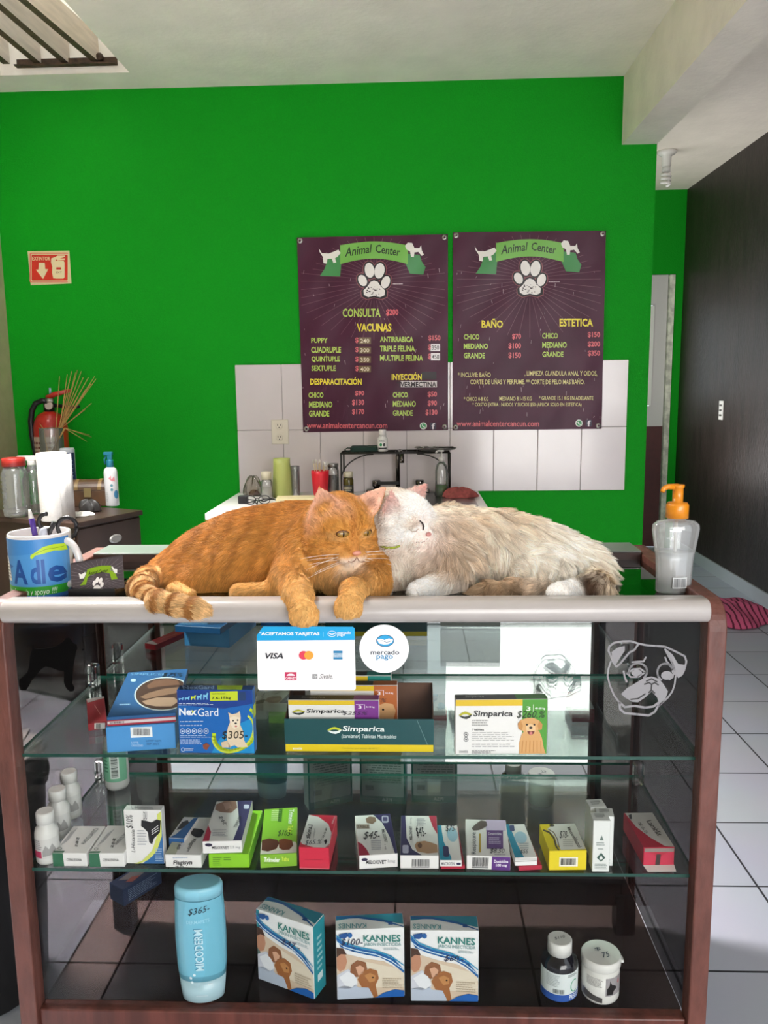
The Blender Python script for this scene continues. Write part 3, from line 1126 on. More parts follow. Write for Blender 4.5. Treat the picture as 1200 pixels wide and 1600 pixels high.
# wire shelf
M_wire = mat('black_wire', '17130f', 0.4)
Y0, Y1 = 2.60, 2.76
xl, xr = G(533, 730, Y0).x, G(703, 730, Y0).x
zt = G(620, 708, Y0).z
t = thing('wire_shelf', 'black wire shelf standing over the basin', 'shelf rack', ((xl + xr) / 2, (Y0 + Y1) / 2, ZK))
hx, hy, hz = (xr - xl) / 2, (Y1 - Y0) / 2, zt - ZK
m = MB()
m.tube([(-hx, -hy, hz), (hx, -hy, hz), (hx, hy, hz), (-hx, hy, hz), (-hx, -hy, hz)], 0.0045, M_wire, 6)
for k in range(1, 10):
    x = -hx + 2 * hx * k / 10
    m.tube([(x, -hy, hz), (x, hy, hz)], 0.0022, M_wire, 5)
for k in (1, 2):
    m.tube([(-hx, -hy + 2 * hy * k / 3, hz), (hx, -hy + 2 * hy * k / 3, hz)], 0.0022, M_wire, 5)
m.build('wire_deck', t)
for sx in (-1, 1):
    for sy in (-1, 1):
        m = MB()
        m.tube([(sx * hx, sy * hy, 0.004), (sx * hx, sy * hy, hz)], 0.0045, M_wire, 6)
        m.build('leg', t)
    m = MB()
    pts = []
    for i in range(9):
        a = math.pi / 2 * i / 8
        pts.append((sx * (hx - 0.16 + 0.16 * math.cos(a)), -hy, hz - 0.13 + 0.125 * math.sin(a)))
    m.tube(pts, 0.0035, M_wire, 6)
    m.build('curved_brace', t)
SHZ = zt + 0.0047

# things on the wire shelf
q = G(598, 705, 2.66)
t = thing('vaccine_vial', 'white labelled bottle standing on the wire shelf', 'bottle', (q.x, 2.66, SHZ))
m = MB()
m.lathe([(0.023, 0), (0.026, 0.003), (0.026, 0.062), (0.022, 0.07), (0.016, 0.074), (0.016, 0.078)], mat('white_plastic', 'dedad6', 0.35), 20)
m.build('body', t)
m = MB()
m.lathe([(0.018, 0.078), (0.018, 0.105), (0.016, 0.108)], mat('white_plastic'), 18)
m.build('cap', t)


def cyl(r, z0=0.0):
    """wraps x (metres of arc, 0 = facing the room's front) round a cylinder"""
    return lambda x, y, h: Vector(((r + h) * math.sin(x / r), -(r + h) * math.cos(x / r), z0 + y))


p = Panel(cyl(0.0262), step=(0.004, 0))
p.rect(-0.03, 0.012, 0.03, 0.058, 'ece9e4', 1)
p.lines(-0.018, 0.056, 0.018, 0.046, 2, '3a3a38', 2)
p.ell(-0.008, 0.034, 0.007, 0.008, '2f8f5a', 2, n=12)
p.ell(0.008, 0.034, 0.006, 0.008, '3b3836', 2, n=12)
p.rect(-0.022, 0.014, 0.022, 0.02, '2a2a2c', 2)
p.build('label', t)

a, b = G(548, 702, 2.66), G(590, 702, 2.66)
t = thing('folded_mask', 'dark green folded cloth mask lying on the wire shelf', 'mask', ((a.x + b.x) / 2, 2.66, SHZ))
w2 = (b.x - a.x) / 2
m = MB()
m.box(-w2, w2, -0.04, 0.04, 0, 0.028, mat('dark_green_cloth', '16332a', 0.85, bump=0.3, bscale=80))
m.build('cloth', t, bevel=0.008, seg=3)
m = MB()
m.tube([(-w2 + 0.01, -0.04, 0.02), (-w2 - 0.012, -0.05, 0.022), (-w2 - 0.025, -0.045, 0.014), (-w2 - 0.018, -0.04, 0.004), (-w2 + 0.01, -0.041, 0.01)], 0.003, mat('dark_green_cloth'), 6)
m.build('ear_loop', t)

a, b = G(652, 700, 2.66), G(712, 700, 2.66)
t = thing('instrument_tray', 'shallow steel tray of clamps on the wire shelf', 'tray', ((a.x + b.x) / 2, 2.66, SHZ))
w2 = (b.x - a.x) / 2
m = MB()
v = []
m.lathe([(0.5 * w2, 0.0), (0.95 * w2, 0.006), (1.05 * w2, 0.014), (1.04 * w2, 0.0155), (0.93 * w2, 0.008), (0.4 * w2, 0.002)], M_steel, 28, sy=0.55, closed=True)
m.build('dish', t)
for k in range(3):
    tt = thing('surgical_clamp', ('steel clamp lying across the instrument tray, its ring handles outward', 'steel clamp lying in the middle of the instrument tray', 'steel clamp lying toward the tray\'s far tip')[k],
               'clamp', t.location + Vector((-0.05 + 0.045 * k, -0.012 + 0.012 * k, 0.013)), 0.35 * k - 0.2, 'clamps in the steel tray')
    m = MB()
    for s in (-1, 1):
        m.tube([(0.05, s * 0.002, 0.004), (0.0, s * 0.003, 0.005), (-0.035, s * 0.010, 0.006)], 0.0025, M_steel, 6)
    m.build('arms', tt)
    for s in (-1, 1):
        m = MB()
        m.tube([(-0.045 + 0.011 * math.cos(a), s * 0.013 + 0.011 * math.sin(a), 0.007) for a in [2 * math.pi * i / 14 for i in range(15)]], 0.0024, M_steel, 6, cap=False)
        m.build('finger_ring', tt)

# things on the worktop
M_clear = glass('clear_plastic', (0.95, 0.96, 0.95), 1.4, gain=1.5, base=0.05, haze=0.10)
M_clear2 = glass('clear_bottle_plastic', (0.94, 0.95, 0.94), 1.45, gain=1.8, base=0.06, haze=0.08)


def jar(name, label, cat, px, py_top, Y, r, m, cap=None, capm=None, content=None, taper=1.0, z=ZK, grp=None, pyb=None):
    q = G(px, py_top, Y)
    t = thing(name, label, cat, (q.x, Y, z), 0, grp)
    H = q.z - z
    ch = H * cap if cap else 0
    mb = MB()
    mb.lathe([(r * 0.9 * taper, 0.0005), (r * taper, 0.005), (r, (H - ch) * 0.85), (r * (0.82 if cap else 1), H - ch)] + ([] if cap else [(r * 0.9, H - 0.001), (r * 0.88 * taper, 0.006)]), m, 22)
    mb.build('body', t)
    if cap:
        mb = MB()
        mb.lathe([(r * 0.92, H - ch), (r * 0.92, H - 0.003), (r * 0.85, H)], capm, 22)
        mb.build('lid', t)
    if content:
        mb = MB()
        mb.lathe([(r * 0.86 * taper, 0.006), (r * 0.88, (H - ch) * content[1])], content[0], 20)
        mb.build('contents', t)
    return t, H


jar('pale_green_cup', 'tall pale green tumbler standing upside down on the worktop', 'cup', 440, 716, 2.62, 0.042, mat('pale_green_plastic', 'b3bb6c', 0.35), taper=1.25)
jar('white_lid_jar', 'small clear jar with a cream lid left of the green tumbler', 'jar', 416, 737, 2.55, 0.028, M_clear, 0.28, mat('cream_lid', 'cfc6ae', 0.4), (mat('white_cotton', 'cfcac2', 0.9), 0.6))
jar('drinking_glass', 'plain clear glass right of the green tumbler', 'glass', 461, 728, 2.62, 0.022, M_clear)
t, H = jar('red_cup', 'red plastic cup filled with white swabs', 'cup', 500, 735, 2.62, 0.044, mat('red_plastic', 'd21f2f', 0.35), taper=0.8)
for k in range(9):
    a = k * 2.4
    tt = thing('cotton_swab', 'white cotton swab standing in the red cup', 'swab', t.location + Vector((0.018 * math.cos(a) * (0.3 + k / 12), 0.018 * math.sin(a) * (0.3 + k / 12), 0.008)), 0, 'swabs in the red cup')
    tip = Vector((0.02 * math.cos(a), 0.012 * math.sin(a), H + 0.02 + 0.02 * ((k * 7) % 5) / 4))
    m = MB()
    m.tube([(0, 0, 0), tip], 0.0022, mat('wooden_swab_stick', 'cdb892', 0.7), 6)
    m.build('stick', tt)
    m = MB()
    m.ball(tip, 0.0055, mat('white_cotton', 'cfcac2', 0.9), 8, sz=1.8)
    m.build('tip', tt)
jar('steel_lid_jar', 'clear glass jar with a steel rim next to the red cup', 'jar', 520, 724, 2.66, 0.030, M_clear2, 0.1, M_steel, (mat('dark_contents', '4e4844', 0.8, noise=0.4, nscale=60), 0.7))
t, H = jar('supplement_jar', 'small amber jar with a white lid under the wire shelf', 'jar', 544, 737, 2.63, 0.026, mat('amber_glass', '4f451c', 0.2), 0.22, mat('cream_lid'))
p = Panel(cyl(0.0265), step=(0.004, 0))
p.rect(-0.03, 0.02, 0.03, 0.058, '35332f', 1)
p.lines(-0.022, 0.05, 0.022, 0.026, 3, 'c9c2a4', 2)
p.build('label', t)
# pump bottle with green soap
q = K(690, 765, 2.60)
zt = G(690, 703, 2.60).z - ZK
t = thing('soap_dispenser', 'clear pump bottle of green soap right of the faucet', 'soap dispenser', q)
m = MB()
m.lathe([(0.028, 0.0005), (0.032, 0.004), (0.032, zt * 0.55), (0.026, zt * 0.68), (0.012, zt * 0.75)], M_clear2, 22)
m.build('bottle', t)
m = MB()
m.lathe([(0.029, 0.005), (0.030, zt * 0.26)], mat('green_soap', '3f7a22', 0.2), 20)
m.build('soap', t)
m = MB()
m.lathe([(0.014, zt * 0.75), (0.014, zt * 0.84), (0.005, zt * 0.85), (0.005, zt * 0.96), (0.012, zt * 0.965), (0.012, zt)], mat('clear_white_pump', 'cfcbc6', 0.3), 14)
m.tube([(0, 0, zt * 0.98), (-0.02, -0.02, zt * 0.985), (-0.028, -0.028, zt * 0.95)], 0.005, mat('clear_white_pump'), 8)
m.build('pump', t)


def blob(name, label, cat, c, rx, ry, rz, m, seed, n=26, rough=0.25):
    mb = MB()
    rr = random.Random(seed)
    ph = [rr.uniform(0, 6) for _ in range(8)]
    rings = []
    for i in range(n // 2 + 1):
        a = math.pi / 2 * i / (n // 2)
        ring = []
        for k in range(n):
            b = 2 * math.pi * k / n
            f = 1 + rough * (0.5 * math.sin(3 * b + ph[0] + 2 * a) + 0.35 * math.sin(7 * b + ph[1] - 3 * a) + 0.3 * math.sin(11 * b + 5 * a + ph[2]))
            r = math.cos(a) * f
            z = math.sin(a) * (1 + rough * math.sin(5 * b + ph[3]) * math.cos(a) * 1.5)
            ring.append(mb.bm.verts.new((rx * r * math.cos(b), ry * r * math.sin(b), max(0.0005, rz * z))))
        rings.append(ring)
    for a_, b_ in zip(rings, rings[1:]):
        for k in range(n):
            mb.face([a_[k], a_[(k + 1) % n], b_[(k + 1) % n], b_[k]], m, True)
    mb.face(list(reversed(rings[0])), m)
    o = mb.build(name, None, loc=c, subsurf=1)
    return tag(o, label, cat)


blob('red_cloth', 'crumpled dusty red cloth at the worktop end', 'cloth', K(717, 772, 2.55), 0.085, 0.06, 0.05, mat('dusty_red_cloth', '8e4440', 0.9, noise=0.2, nscale=60, bump=0.4), 3)
blob('yellow_sponge', 'yellow sponge lying by the basin', 'sponge', K(618, 768, 2.52), 0.06, 0.04, 0.04, mat('yellow_sponge', 'b39a35', 0.9, bump=0.5, bscale=120), 8, rough=0.08)
a = K(465, 782, 2.45)
m = MB()
m.box(-0.10, 0.08, -0.06, 0.06, 0, 0.022, mat('cream_card', 'cdbf96', 0.7))
o = m.build('cream_box', None, bevel=0.004, loc=a, rz=0.1)
tag(o, 'flat cream carton lying on the worktop before the red cup', 'carton')
blob('clear_bag', 'crumpled clear bag with brown contents against the tiles', 'bag', K(396, 770, 2.68), 0.05, 0.04, 0.10, glass('bag_film', (0.8, 0.78, 0.75), 1.3, gain=2, base=0.08), 12, rough=0.2)
blob('brown_pellets', 'brown pellets inside the clear bag', 'pellets', K(397, 772, 2.68) + Vector((0, 0, 0.0)), 0.03, 0.025, 0.03, mat('brown_pellet', '6b4a36', 0.8, bump=0.6), 4, rough=0.1)
# charger with cable and glasses
a = K(380, 779, 2.40)
t = thing('charger', 'black plug charger with its looped cable on the worktop', 'charger', a)
m = MB()
m.box(-0.022, 0.022, -0.018, 0.018, 0, 0.038, mat('black_plastic', '17151a', 0.4))
m.build('plug', t, bevel=0.004)
m = MB()
pts = []
for i in range(40):
    u = i / 39
    pts.append((0.02 + 0.16 * u + 0.02 * math.sin(9 * u), -0.05 * math.sin(7.5 * u) - 0.02, 0.004 + 0.012 * abs(math.sin(11 * u))))
m.tube(pts, 0.003, mat('black_plastic'), 6)
m.build('cable', t)
a = K(402, 782, 2.36)
t = thing('eyeglasses', 'black-rimmed eyeglasses folded beside the charger', 'eyeglasses', a, 0.15)
for s in (-1, 1):
    m = MB()
    m.tube([(s * 0.033 + 0.026 * math.cos(k * math.pi / 9), 0, 0.022 + 0.02 * math.sin(k * math.pi / 9)) for k in range(19)], 0.0022, mat('black_plastic'), 6, cap=False)
    m.build('rim', t)
    m = MB()
    m.tube([(s * 0.06, 0.002, 0.03), (s * 0.058, 0.05, 0.02), (-s * 0.03, 0.065, 0.006)], 0.0022, mat('black_plastic'), 6)
    m.build('temple', t)
m = MB()
m.tube([(-0.008, 0, 0.026), (0, -0.002, 0.029), (0.008, 0, 0.026)], 0.002, mat('black_plastic'), 6)
m.build('bridge', t)

# ------------------------------------------------------------------ dark dresser in the corner
M_dress = mat('dark_espresso_wood', '2c1c16', 0.35, noise=0.3, nscale=8, stretch=(1, 1, 0.2))
M_dress2 = mat('dark_espresso_top', '33231c', 0.4, noise=0.3, nscale=6)
ZDR = 0.785
c0, c1, c2 = T(115, 818, ZDR), T(223, 797, ZDR), T(0, 800, ZDR)
ux = Vector((c1.x - c0.x, c1.y - c0.y, 0))
wd = ux.length
ux.normalize()
ang = math.atan2(ux.y, ux.x)
dep = 0.62
t = thing('dresser', 'dark espresso corner dresser with an oval pull', 'dresser', (c0.x, c0.y, 0), ang)
# local frame: x along the handle face, y toward the room's corner
m = MB()
m.box(0.012, wd - 0.012, 0.012, dep - 0.01, 0.02, ZDR - 0.022, M_dress)
m.build('carcass', t, bevel=0.002)
m = MB()
m.box(0, wd, 0, dep, ZDR - 0.022, ZDR, M_dress2)
m.build('top_board', t, bevel=0.003)
for z0, z1 in ((0.56, 0.755), (0.31, 0.55), (0.05, 0.30)):
    m = MB()
    m.box(0.018, wd - 0.018, 0.002, 0.014, z0, z1, M_dress)
    dr = m.build('drawer', t, bevel=0.002)
    m = MB()
    m.lathe([(0.03, 0), (0.03, 0.004), (0.024, 0.008)], mat('pewter', '8e8c88', 0.4, metal=0.5), 20, sx=1.15, sy=0.62, M=Matrix.Translation((wd * 0.56, 0.001, z0 + 0.125)) @ Matrix.Rotation(math.radians(90), 4, 'X'))
    m.build('oval_pull', dr)
m = MB()
m.box(wd - 0.075, wd - 0.02, -0.001, 0.0015, 0.53, 0.62, mat('photo_print', 'a2695a', 0.5, noise=0.3, nscale=40))
o = m.build('photo_card', None, loc=t.location, rz=ang)
tag(o, 'small reddish photo card stuck to the dresser front', 'photo card')

DM = t


def D(px, py):
    """spot on the dresser top under photo point (px, py)"""
    return T(px, py, ZDR)


# paper towel roll
q = D(88, 812)
zt = G(82, 707, q.y).z - ZDR
t = thing('paper_towel_roll', 'white paper towel roll standing on the dresser', 'paper towel', q)
M_paper = mat('white_paper_towel', 'cfcac4', 0.9, bump=0.25, bscale=120)
m = MB()
m.lathe([(0.017, 0.002), (0.058, 0.0), (0.060, 0.004), (0.060, zt - 0.004), (0.058, zt), (0.019, zt), (0.0185, zt - 0.03)], M_paper, 32, closed=False)
m.build('roll', t)
m = MB()
m.lathe([(0.0185, zt - 0.002), (0.0185, 0.004)], mat('grey_card_core', '8d7f70', 0.8), 20, closed=False)
m.build('core', t)
m = MB()
pts = [(0.045, -0.041), (0.062, -0.02), (0.070, 0.0), (0.078, 0.01)]
vv = [(m.bm.verts.new((x, y, 0.002)), m.bm.verts.new((x, y, zt - 0.006))) for x, y in pts]
for a, b in zip(vv, vv[1:]):
    m.face([a[0], b[0], b[1], a[1]], M_paper, True)
o = m.build('loose_sheet', t)
sm = o.modifiers.new('solid', 'SOLIDIFY')
sm.thickness = 0.0015

# white spray bottle
q = D(176, 790)
zt = G(171, 706, q.y).z - ZDR
t = thing('spray_bottle', 'white pet spray bottle with a teal trigger head on the dresser', 'spray bottle', q)
r = 0.031
m = MB()
hb = zt * 0.72
m.lathe([(r * 0.92, 0), (r, 0.005), (r, hb * 0.86), (r * 0.9, hb * 0.94), (r * 0.55, hb)], mat('glossy_white_plastic', 'dcdcde', 0.25), 26)
m.build('body', t)
p = Panel(cyl(r), step=(0.004, 0))
p.poly([(0.0, 0.13), (0.012, 0.145), (0.012, 0.125), (0.026, 0.14), (0.03, 0.115), (0.014, 0.118)], 'd98a92', 2)
p.ell(0.012, 0.098, 0.006, 0.007, '5f8f9c', 2, n=12)
p.ell(0.012, 0.078, 0.006, 0.007, '5f8f9c', 2, n=12)
p.lines(-0.022, 0.065, -0.004, 0.02, 6, 'a6a8ac', 2)
p.ell(0.032, 0.055, 0.012, 0.02, '3f7fa6', 2, n=16)
p.build('printing', t)
M_teal = mat('teal_plastic', '1f6f8a', 0.35)
m = MB()
m.lathe([(r * 0.52, hb), (r * 0.52, hb + 0.03), (r * 0.4, hb + 0.035)], M_teal, 18)
m.box(-0.010, 0.012, -0.009, 0.009, hb + 0.034, zt - 0.012, M_teal)
m.box(-0.026, 0.014, -0.010, 0.010, zt - 0.016, zt, M_teal)
m.build('trigger_head', t, bevel=0.003)
m = MB()
m.tube([(-0.018, 0, hb + 0.05), (-0.026, 0, hb + 0.035), (-0.022, 0, hb + 0.012)], 0.004, M_teal, 8)
m.build('trigger', t)

# little wooden chest
a, b = D(107, 797), D(158, 789)
t = thing('keepsake_chest', 'little brown wooden chest with a domed lid beside the paper towels', 'chest', ((a.x + b.x) / 2, (a.y + b.y) / 2 + 0.08, ZDR), 0.12)
wc = (b - a).length * 1.05
M_chest = mat('chest_wood', '4d3420', 0.5, noise=0.3, nscale=15)
M_strap = mat('chest_strap', '7a6138', 0.5)
m = MB()
m.box(-wc / 2, wc / 2, -0.055, 0.055, 0, 0.075, M_chest)
m.build('base', t, bevel=0.003)
m = MB()
pr = [(-0.055, 0.077)] + [(-0.055 * math.cos(k * math.pi / 10), 0.077 + 0.045 * math.sin(k * math.pi / 10)) for k in range(1, 10)] + [(0.055, 0.077)]
m.prism(pr, lambda y, z, s: Vector((s, y, z)), M_chest, t0=-wc / 2, t1=wc / 2)
m.build('domed_lid', t)
for s in (-1, 1):
    m = MB()
    pr2 = [(y * 1.03, 0.077 + (z - 0.077) * 1.05) for y, z in pr]
    x = s * wc * 0.28
    m.prism(pr2, lambda y, z, q_: Vector((q_, y, z)), M_strap, t0=x - 0.008, t1=x + 0.008)
    m.build('strap', t)
m = MB()
m.box(-0.016, 0.016, -0.061, -0.054, 0.045, 0.085, mat('brass_plate', '8a7a55', 0.4, metal=0.4))
m.build('lock_plate', t)
q = D(140, 800)
blob('black_bow', 'crumpled black ribbon bow in front of the wooden chest', 'ribbon', q, 0.05, 0.03, 0.055, mat('black_ribbon', '16110f', 0.5), 21, rough=0.3)
blob('paper_scrap', 'crumpled white tissue lying before the chest', 'tissue', D(125, 806), 0.06, 0.03, 0.018, mat('white_paper_towel'), 22, rough=0.3)

# clear plastic bottles
q = D(28, 806)
zt = G(25, 715, q.y).z - ZDR
t = thing('clear_jar', 'ribbed clear plastic jar with a red lid at the dresser edge', 'jar', q)
m = MB()
pr = [(0.05, 0.0005), (0.056, 0.006)]
for k in range(8):
    z = 0.03 + k * zt * 0.075
    pr += [(0.057, z), (0.052, z + zt * 0.03)]
pr += [(0.055, zt * 0.72), (0.040, zt * 0.86)]
m.lathe(pr, M_clear, 26)
m.build('body', t)
m = MB()
m.lathe([(0.048, zt * 0.86), (0.048, zt - 0.004), (0.044, zt)], mat('red_lid', 'a82a24', 0.4), 24)
m.build('lid', t)
q = D(56, 802)
zt = G(53, 712, q.y).z - ZDR
t = thing('spray_flask', 'clear spray flask with a white trigger behind the paper towels', 'spray bottle', q)
m = MB()
m.lathe([(0.04, 0.0005), (0.044, 0.006), (0.044, zt * 0.6), (0.02, zt * 0.84)], M_clear2, 22)
m.build('body', t)
m = MB()
m.lathe([(0.02, zt * 0.84), (0.02, zt * 0.92)], mat('white_plastic'), 16)
m.box(-0.06, 0.035, -0.014, 0.014, zt * 0.92, zt, mat('white_plastic'))
m.tube([(-0.04, 0, zt * 0.92), (-0.052, 0, zt * 0.86), (-0.046, 0, zt * 0.8)], 0.005, mat('white_plastic'), 8)
m.build('trigger_head', t, bevel=0.003)

# holder with bamboo sticks
q = D(88, 782)
q = Vector((q.x, q.y, ZDR))
zj = G(80, 670, q.y).z - ZDR
t = thing('stick_jar', 'clear jar behind the paper towels holding bamboo sticks', 'jar', q)
m = MB()
m.lathe([(0.05, 0.0005), (0.055, 0.005), (0.055, zj), (0.0545, zj + 0.004), (0.052, zj), (0.051, 0.01)], M_clear, 26)
m.build('body', t)
rr = random.Random(4)
JP = q
M_bam = mat('bamboo', 'b08a4e', 0.6, noise=0.2, nscale=40)
tips = [(93, 588), (105, 585), (112, 580), (118, 582), (121, 578), (127, 580), (130, 590), (138, 590), (148, 588), (150, 592), (142, 600), (134, 608), (125, 600), (115, 600), (108, 610), (122, 620), (143, 630),
        (133, 640), (140, 680), (143, 683), (136, 690), (62, 662), (60, 668), (100, 625)]
for k, (tx, ty) in enumerate(tips):
    Yt = JP.y + rr.uniform(-0.05, 0.06)
    tip = G(tx, ty, Yt) - JP
    rt = Vector((-tip.x * 0.12 + rr.uniform(-0.02, 0.02), -tip.y * 0.2, 0.012))
    # keep each stick inside the jar's mouth
    f = (zj - rt.z) / max(0.02, tip.z - rt.z)
    if tip.z > zj:
        mid = rt + (tip - rt) * f
        if mid.xy.length > 0.045:
            s = 0.045 / mid.xy.length
            mid = Vector((mid.x * s, mid.y * s, zj))
        path = [rt, mid, tip] if tip.z > zj + 0.02 else [rt, mid, tip]
    else:
        path = [Vector((0.0, 0, zj * 0.7)), Vector((tip.x * 0.5, -0.04, zj + 0.004)), tip]
    m = MB()
    m.tube(path, [0.0026, 0.0026, 0.0016], M_bam, 6)
    o = m.build('bamboo_stick', None, loc=JP)
    tag(o, 'thin bamboo stick standing in the jar behind the paper towels', 'stick', 'bamboo sticks in the clear jar')
# blue printed tub beside it
q = D(108, 788)
zt = G(106, 700, q.y + 0.02).z - ZDR
t = thing('printed_tub', 'navy printed tub half hidden behind the paper towels', 'tub', (q.x, q.y + 0.02, ZDR))
m = MB()
m.lathe([(0.03, 0), (0.033, 0.004), (0.034, zt - 0.01), (0.031, zt)], mat('clear_white_rim', 'b9bcc4', 0.3), 22)
m.build('body', t)
p = Panel(cyl(0.0345), step=(0.004, 0))
p.rect(-0.05, 0.03, 0.05, zt - 0.02, '1e2a55', 1)
for k in range(6):
    p.lines(-0.03, zt - 0.04 - 0.018 * k, 0.04, zt - 0.045 - 0.018 * k, 1, '8fa6c8', 2)
p.build('label', t)

# fire extinguisher on the back wall
Y = YW - 0.09
q = G(84, 735, Y)
t = thing('fire_extinguisher', 'red fire extinguisher with a black hose hung on the green wall', 'fire extinguisher', (q.x, Y, q.z - 0.16))
M_red = mat('extinguisher_red', 'b3201c', 0.3, coat=0.4)
zs = G(84, 652, Y).z - t.location.z
r = (G(108, 700, Y).x - G(58, 700, Y).x) / 2
m = MB()
m.lathe([(r * 0.9, 0), (r, 0.015), (r, zs - 0.05), (r * 0.92, zs - 0.02), (r * 0.7, zs + 0.012), (r * 0.3, zs + 0.03)], M_red, 28)
m.build('cylinder', t)
zv = G(84, 632, Y).z - t.location.z
M_blk = mat('black_plastic')
m = MB()
m.lathe([(0.026, zs + 0.02), (0.026, zv + 0.03)], mat('dark_valve', '241c1b', 0.4, metal=0.4), 16)
m.lathe([(0.02, 0), (0.02, 0.012)], mat('gauge_face', 'b9a9a0', 0.4), 16, M=Matrix.Translation((0.012, -0.02, zv - 0.005)) @ Matrix.Rotation(math.radians(90), 4, 'X'))
m.build('valve', t)
a = G(75, 620, Y) - t.location
b = G(112, 610, Y) - t.location
m = MB()
m.tube([(a.x, -0.01, a.z - 0.005), (a.x + 0.04, -0.012, a.z + 0.012), (b.x, -0.014, b.z)], [0.014, 0.013, 0.009], M_red, 8)
m.tube([(a.x + 0.01, -0.01, a.z - 0.04), (b.x + 0.01, -0.014, a.z - 0.055), (b.x + 0.04, -0.014, b.z - 0.08)], [0.01, 0.008, 0.007], M_blk, 8)
m.build('lever', t)
m = MB()
hs = [(74, 627), (66, 626), (56, 630), (50, 641), (48, 658), (50, 680), (56, 710), (62, 735), (70, 750)]
m.tube([G(x, y, Y - 0.03) - t.location for x, y in hs], 0.0135, M_blk, 10)
m.build('hose', t)
m = MB()
q2 = G(71, 626, Y - 0.03) - t.location
m.tube([q2, q2 + Vector((0.035, 0.01, 0.0))], 0.012, mat('hose_ferrule', 'b8b0a8', 0.35, metal=0.7), 10)
q3 = G(78, 606, Y) - t.location
m.tube([q3 + Vector((0, 0, -0.03)), q3], 0.006, mat('safety_pin', '8fb0c8', 0.35), 8)
m.build('fittings', t)
p = Panel(lambda x, y, h: Vector(((r + h) * math.sin(x / r), -(r + h) * math.cos(x / r), y)), step=(0.006, 0))
p.rect(-r * 1.2, zs * 0.35, r * 1.2, zs * 0.78, 'c9b4a6', 1)
p.lines(-r * 1.0, zs * 0.72, r * 1.0, zs * 0.45, 5, '7a3a34', 2)
p.build('label', t)
m = MB()
m.box(-0.03, 0.03, 0.03, 0.0899, zs - 0.06, zs - 0.03, M_blk)
m.build('wall_bracket', t)

# pink towel on the floor by the charcoal wall
a = T(1135, 962, 0)
M_pink = mat('pink_striped_towel', 'b8406a', 0.9, noise=0.0, bump=0.35, bscale=60)
nt = M_pink.node_tree
wv = nt.nodes.new('ShaderNodeTexWave')
wv.inputs['Scale'].default_value = 9
wv.inputs['Distortion'].default_value = 4
rp = nt.nodes.new('ShaderNodeValToRGB')
rp.color_ramp.elements[0].position = 0.12
rp.color_ramp.elements[0].color = lin('5a1430')
rp.color_ramp.elements[1].position = 0.3
rp.color_ramp.elements[1].color = lin('c4567c')
tcn = nt.nodes.new('ShaderNodeTexCoord')
nt.links.new(tcn.outputs['Object'], wv.inputs['Vector'])
nt.links.new(wv.outputs['Fac'], rp.inputs[0])
nt.links.new(rp.outputs[0], nt.nodes['Principled BSDF'].inputs['Base Color'])
blob('pink_towel', 'crumpled pink striped towel on the floor by the charcoal wall', 'towel', a, 0.24, 0.26, 0.09, M_pink, 31, n=40, rough=0.16)

# black bin with papers beside the counter's far end
t = thing('storage_bin', 'black lidded bin on the floor past the mug end of the counter', 'bin', (-0.98, 0.25, 0))
M_bin = mat('matt_black_plastic', '121113', 0.6)
m = MB()
m.lathe([(0.13, 0), (0.14, 0.01), (0.165, 0.46), (0.168, 0.47)], M_bin, 28)
m.build('body', t)
m = MB()
m.lathe([(0.174, 0.471), (0.176, 0.49), (0.165, 0.505), (0.02, 0.512)], M_bin, 28)
m.build('lid', t)
for k in range(4):
    m = MB()
    m.box(-0.105, 0.105, -0.14, 0.14, 0, 0.006, ink('dcdbd8'))
    o = m.build('paper_pad', None, loc=(-0.975, 0.25, 0.5125 + 0.0065 * k), rz=0.15 * (k - 1.5))
    tag(o, 'white paper pad on the black bin, ' + ('lowest of the stack', 'second from the bottom of the stack', 'third from the bottom of the stack', 'topmost of the stack')[k], 'paper pad', 'paper pads on the bin')
# ------------------------------------------------------------------ things on the counter
ZT = ZG  # glass top
# mug
a, b = T(20, 930, ZT), T(118, 930, ZT)
a, b = G(21, 900, 0.13), G(112, 900, 0.13)
r = (b.x - a.x) / 2
mc = Vector(((a.x + b.x) / 2, 0.13, ZT))
hm = G(66, 842, 0.13 - r).z - ZT + 0.004
t = thing('printed_mug', 'blue and green printed mug holding pens on the counter end', 'mug', mc)
M_cer = mat('white_ceramic', 'dedada', 0.15, coat=0.5)
m = MB()
m.lathe([(r * 0.93, 0), (r, 0.004), (r, hm - 0.002), (r - 0.0015, hm), (r - 0.003, hm - 0.002), (r - 0.004, 0.006), (0.001, 0.005)], M_cer, 40, closed=False)
m.build('body', t)
m = MB()
hp = []
for i in range(17):
    q = math.radians(-84 + 168 * i / 16)
    hp.append(Vector((r - 0.006 + 0.030 * math.cos(q) + 0.002, 0.004, hm * 0.5 + hm * 0.36 * math.sin(q))))
m.tube([Vector((r - 0.003, 0.004, hp[0].z - 0.001))] + hp + [Vector((r - 0.003, 0.004, hp[-1].z + 0.001))], 0.0072, M_cer, 10)
hd = m.build('handle', t)
hd.rotation_euler = (0, 0, -0.25)


def mugfn(x, y, h):
    # crop (0,820) scale 5 -> wrapped round the mug
    px = (x - 325) / 5 * (2 * r / 91)
    zz = hm * (1 - (y - 160) / 405.0)
    q = max(-1.5, min(1.5, px / r))
    th = math.asin(max(-0.999, min(0.999, px / r))) if abs(px / r) < 1 else q
    th -= 0.0
    return Vector(((r + 0.0002 + h) * math.sin(th), -(r + 0.0002 + h) * math.cos(th), zz))


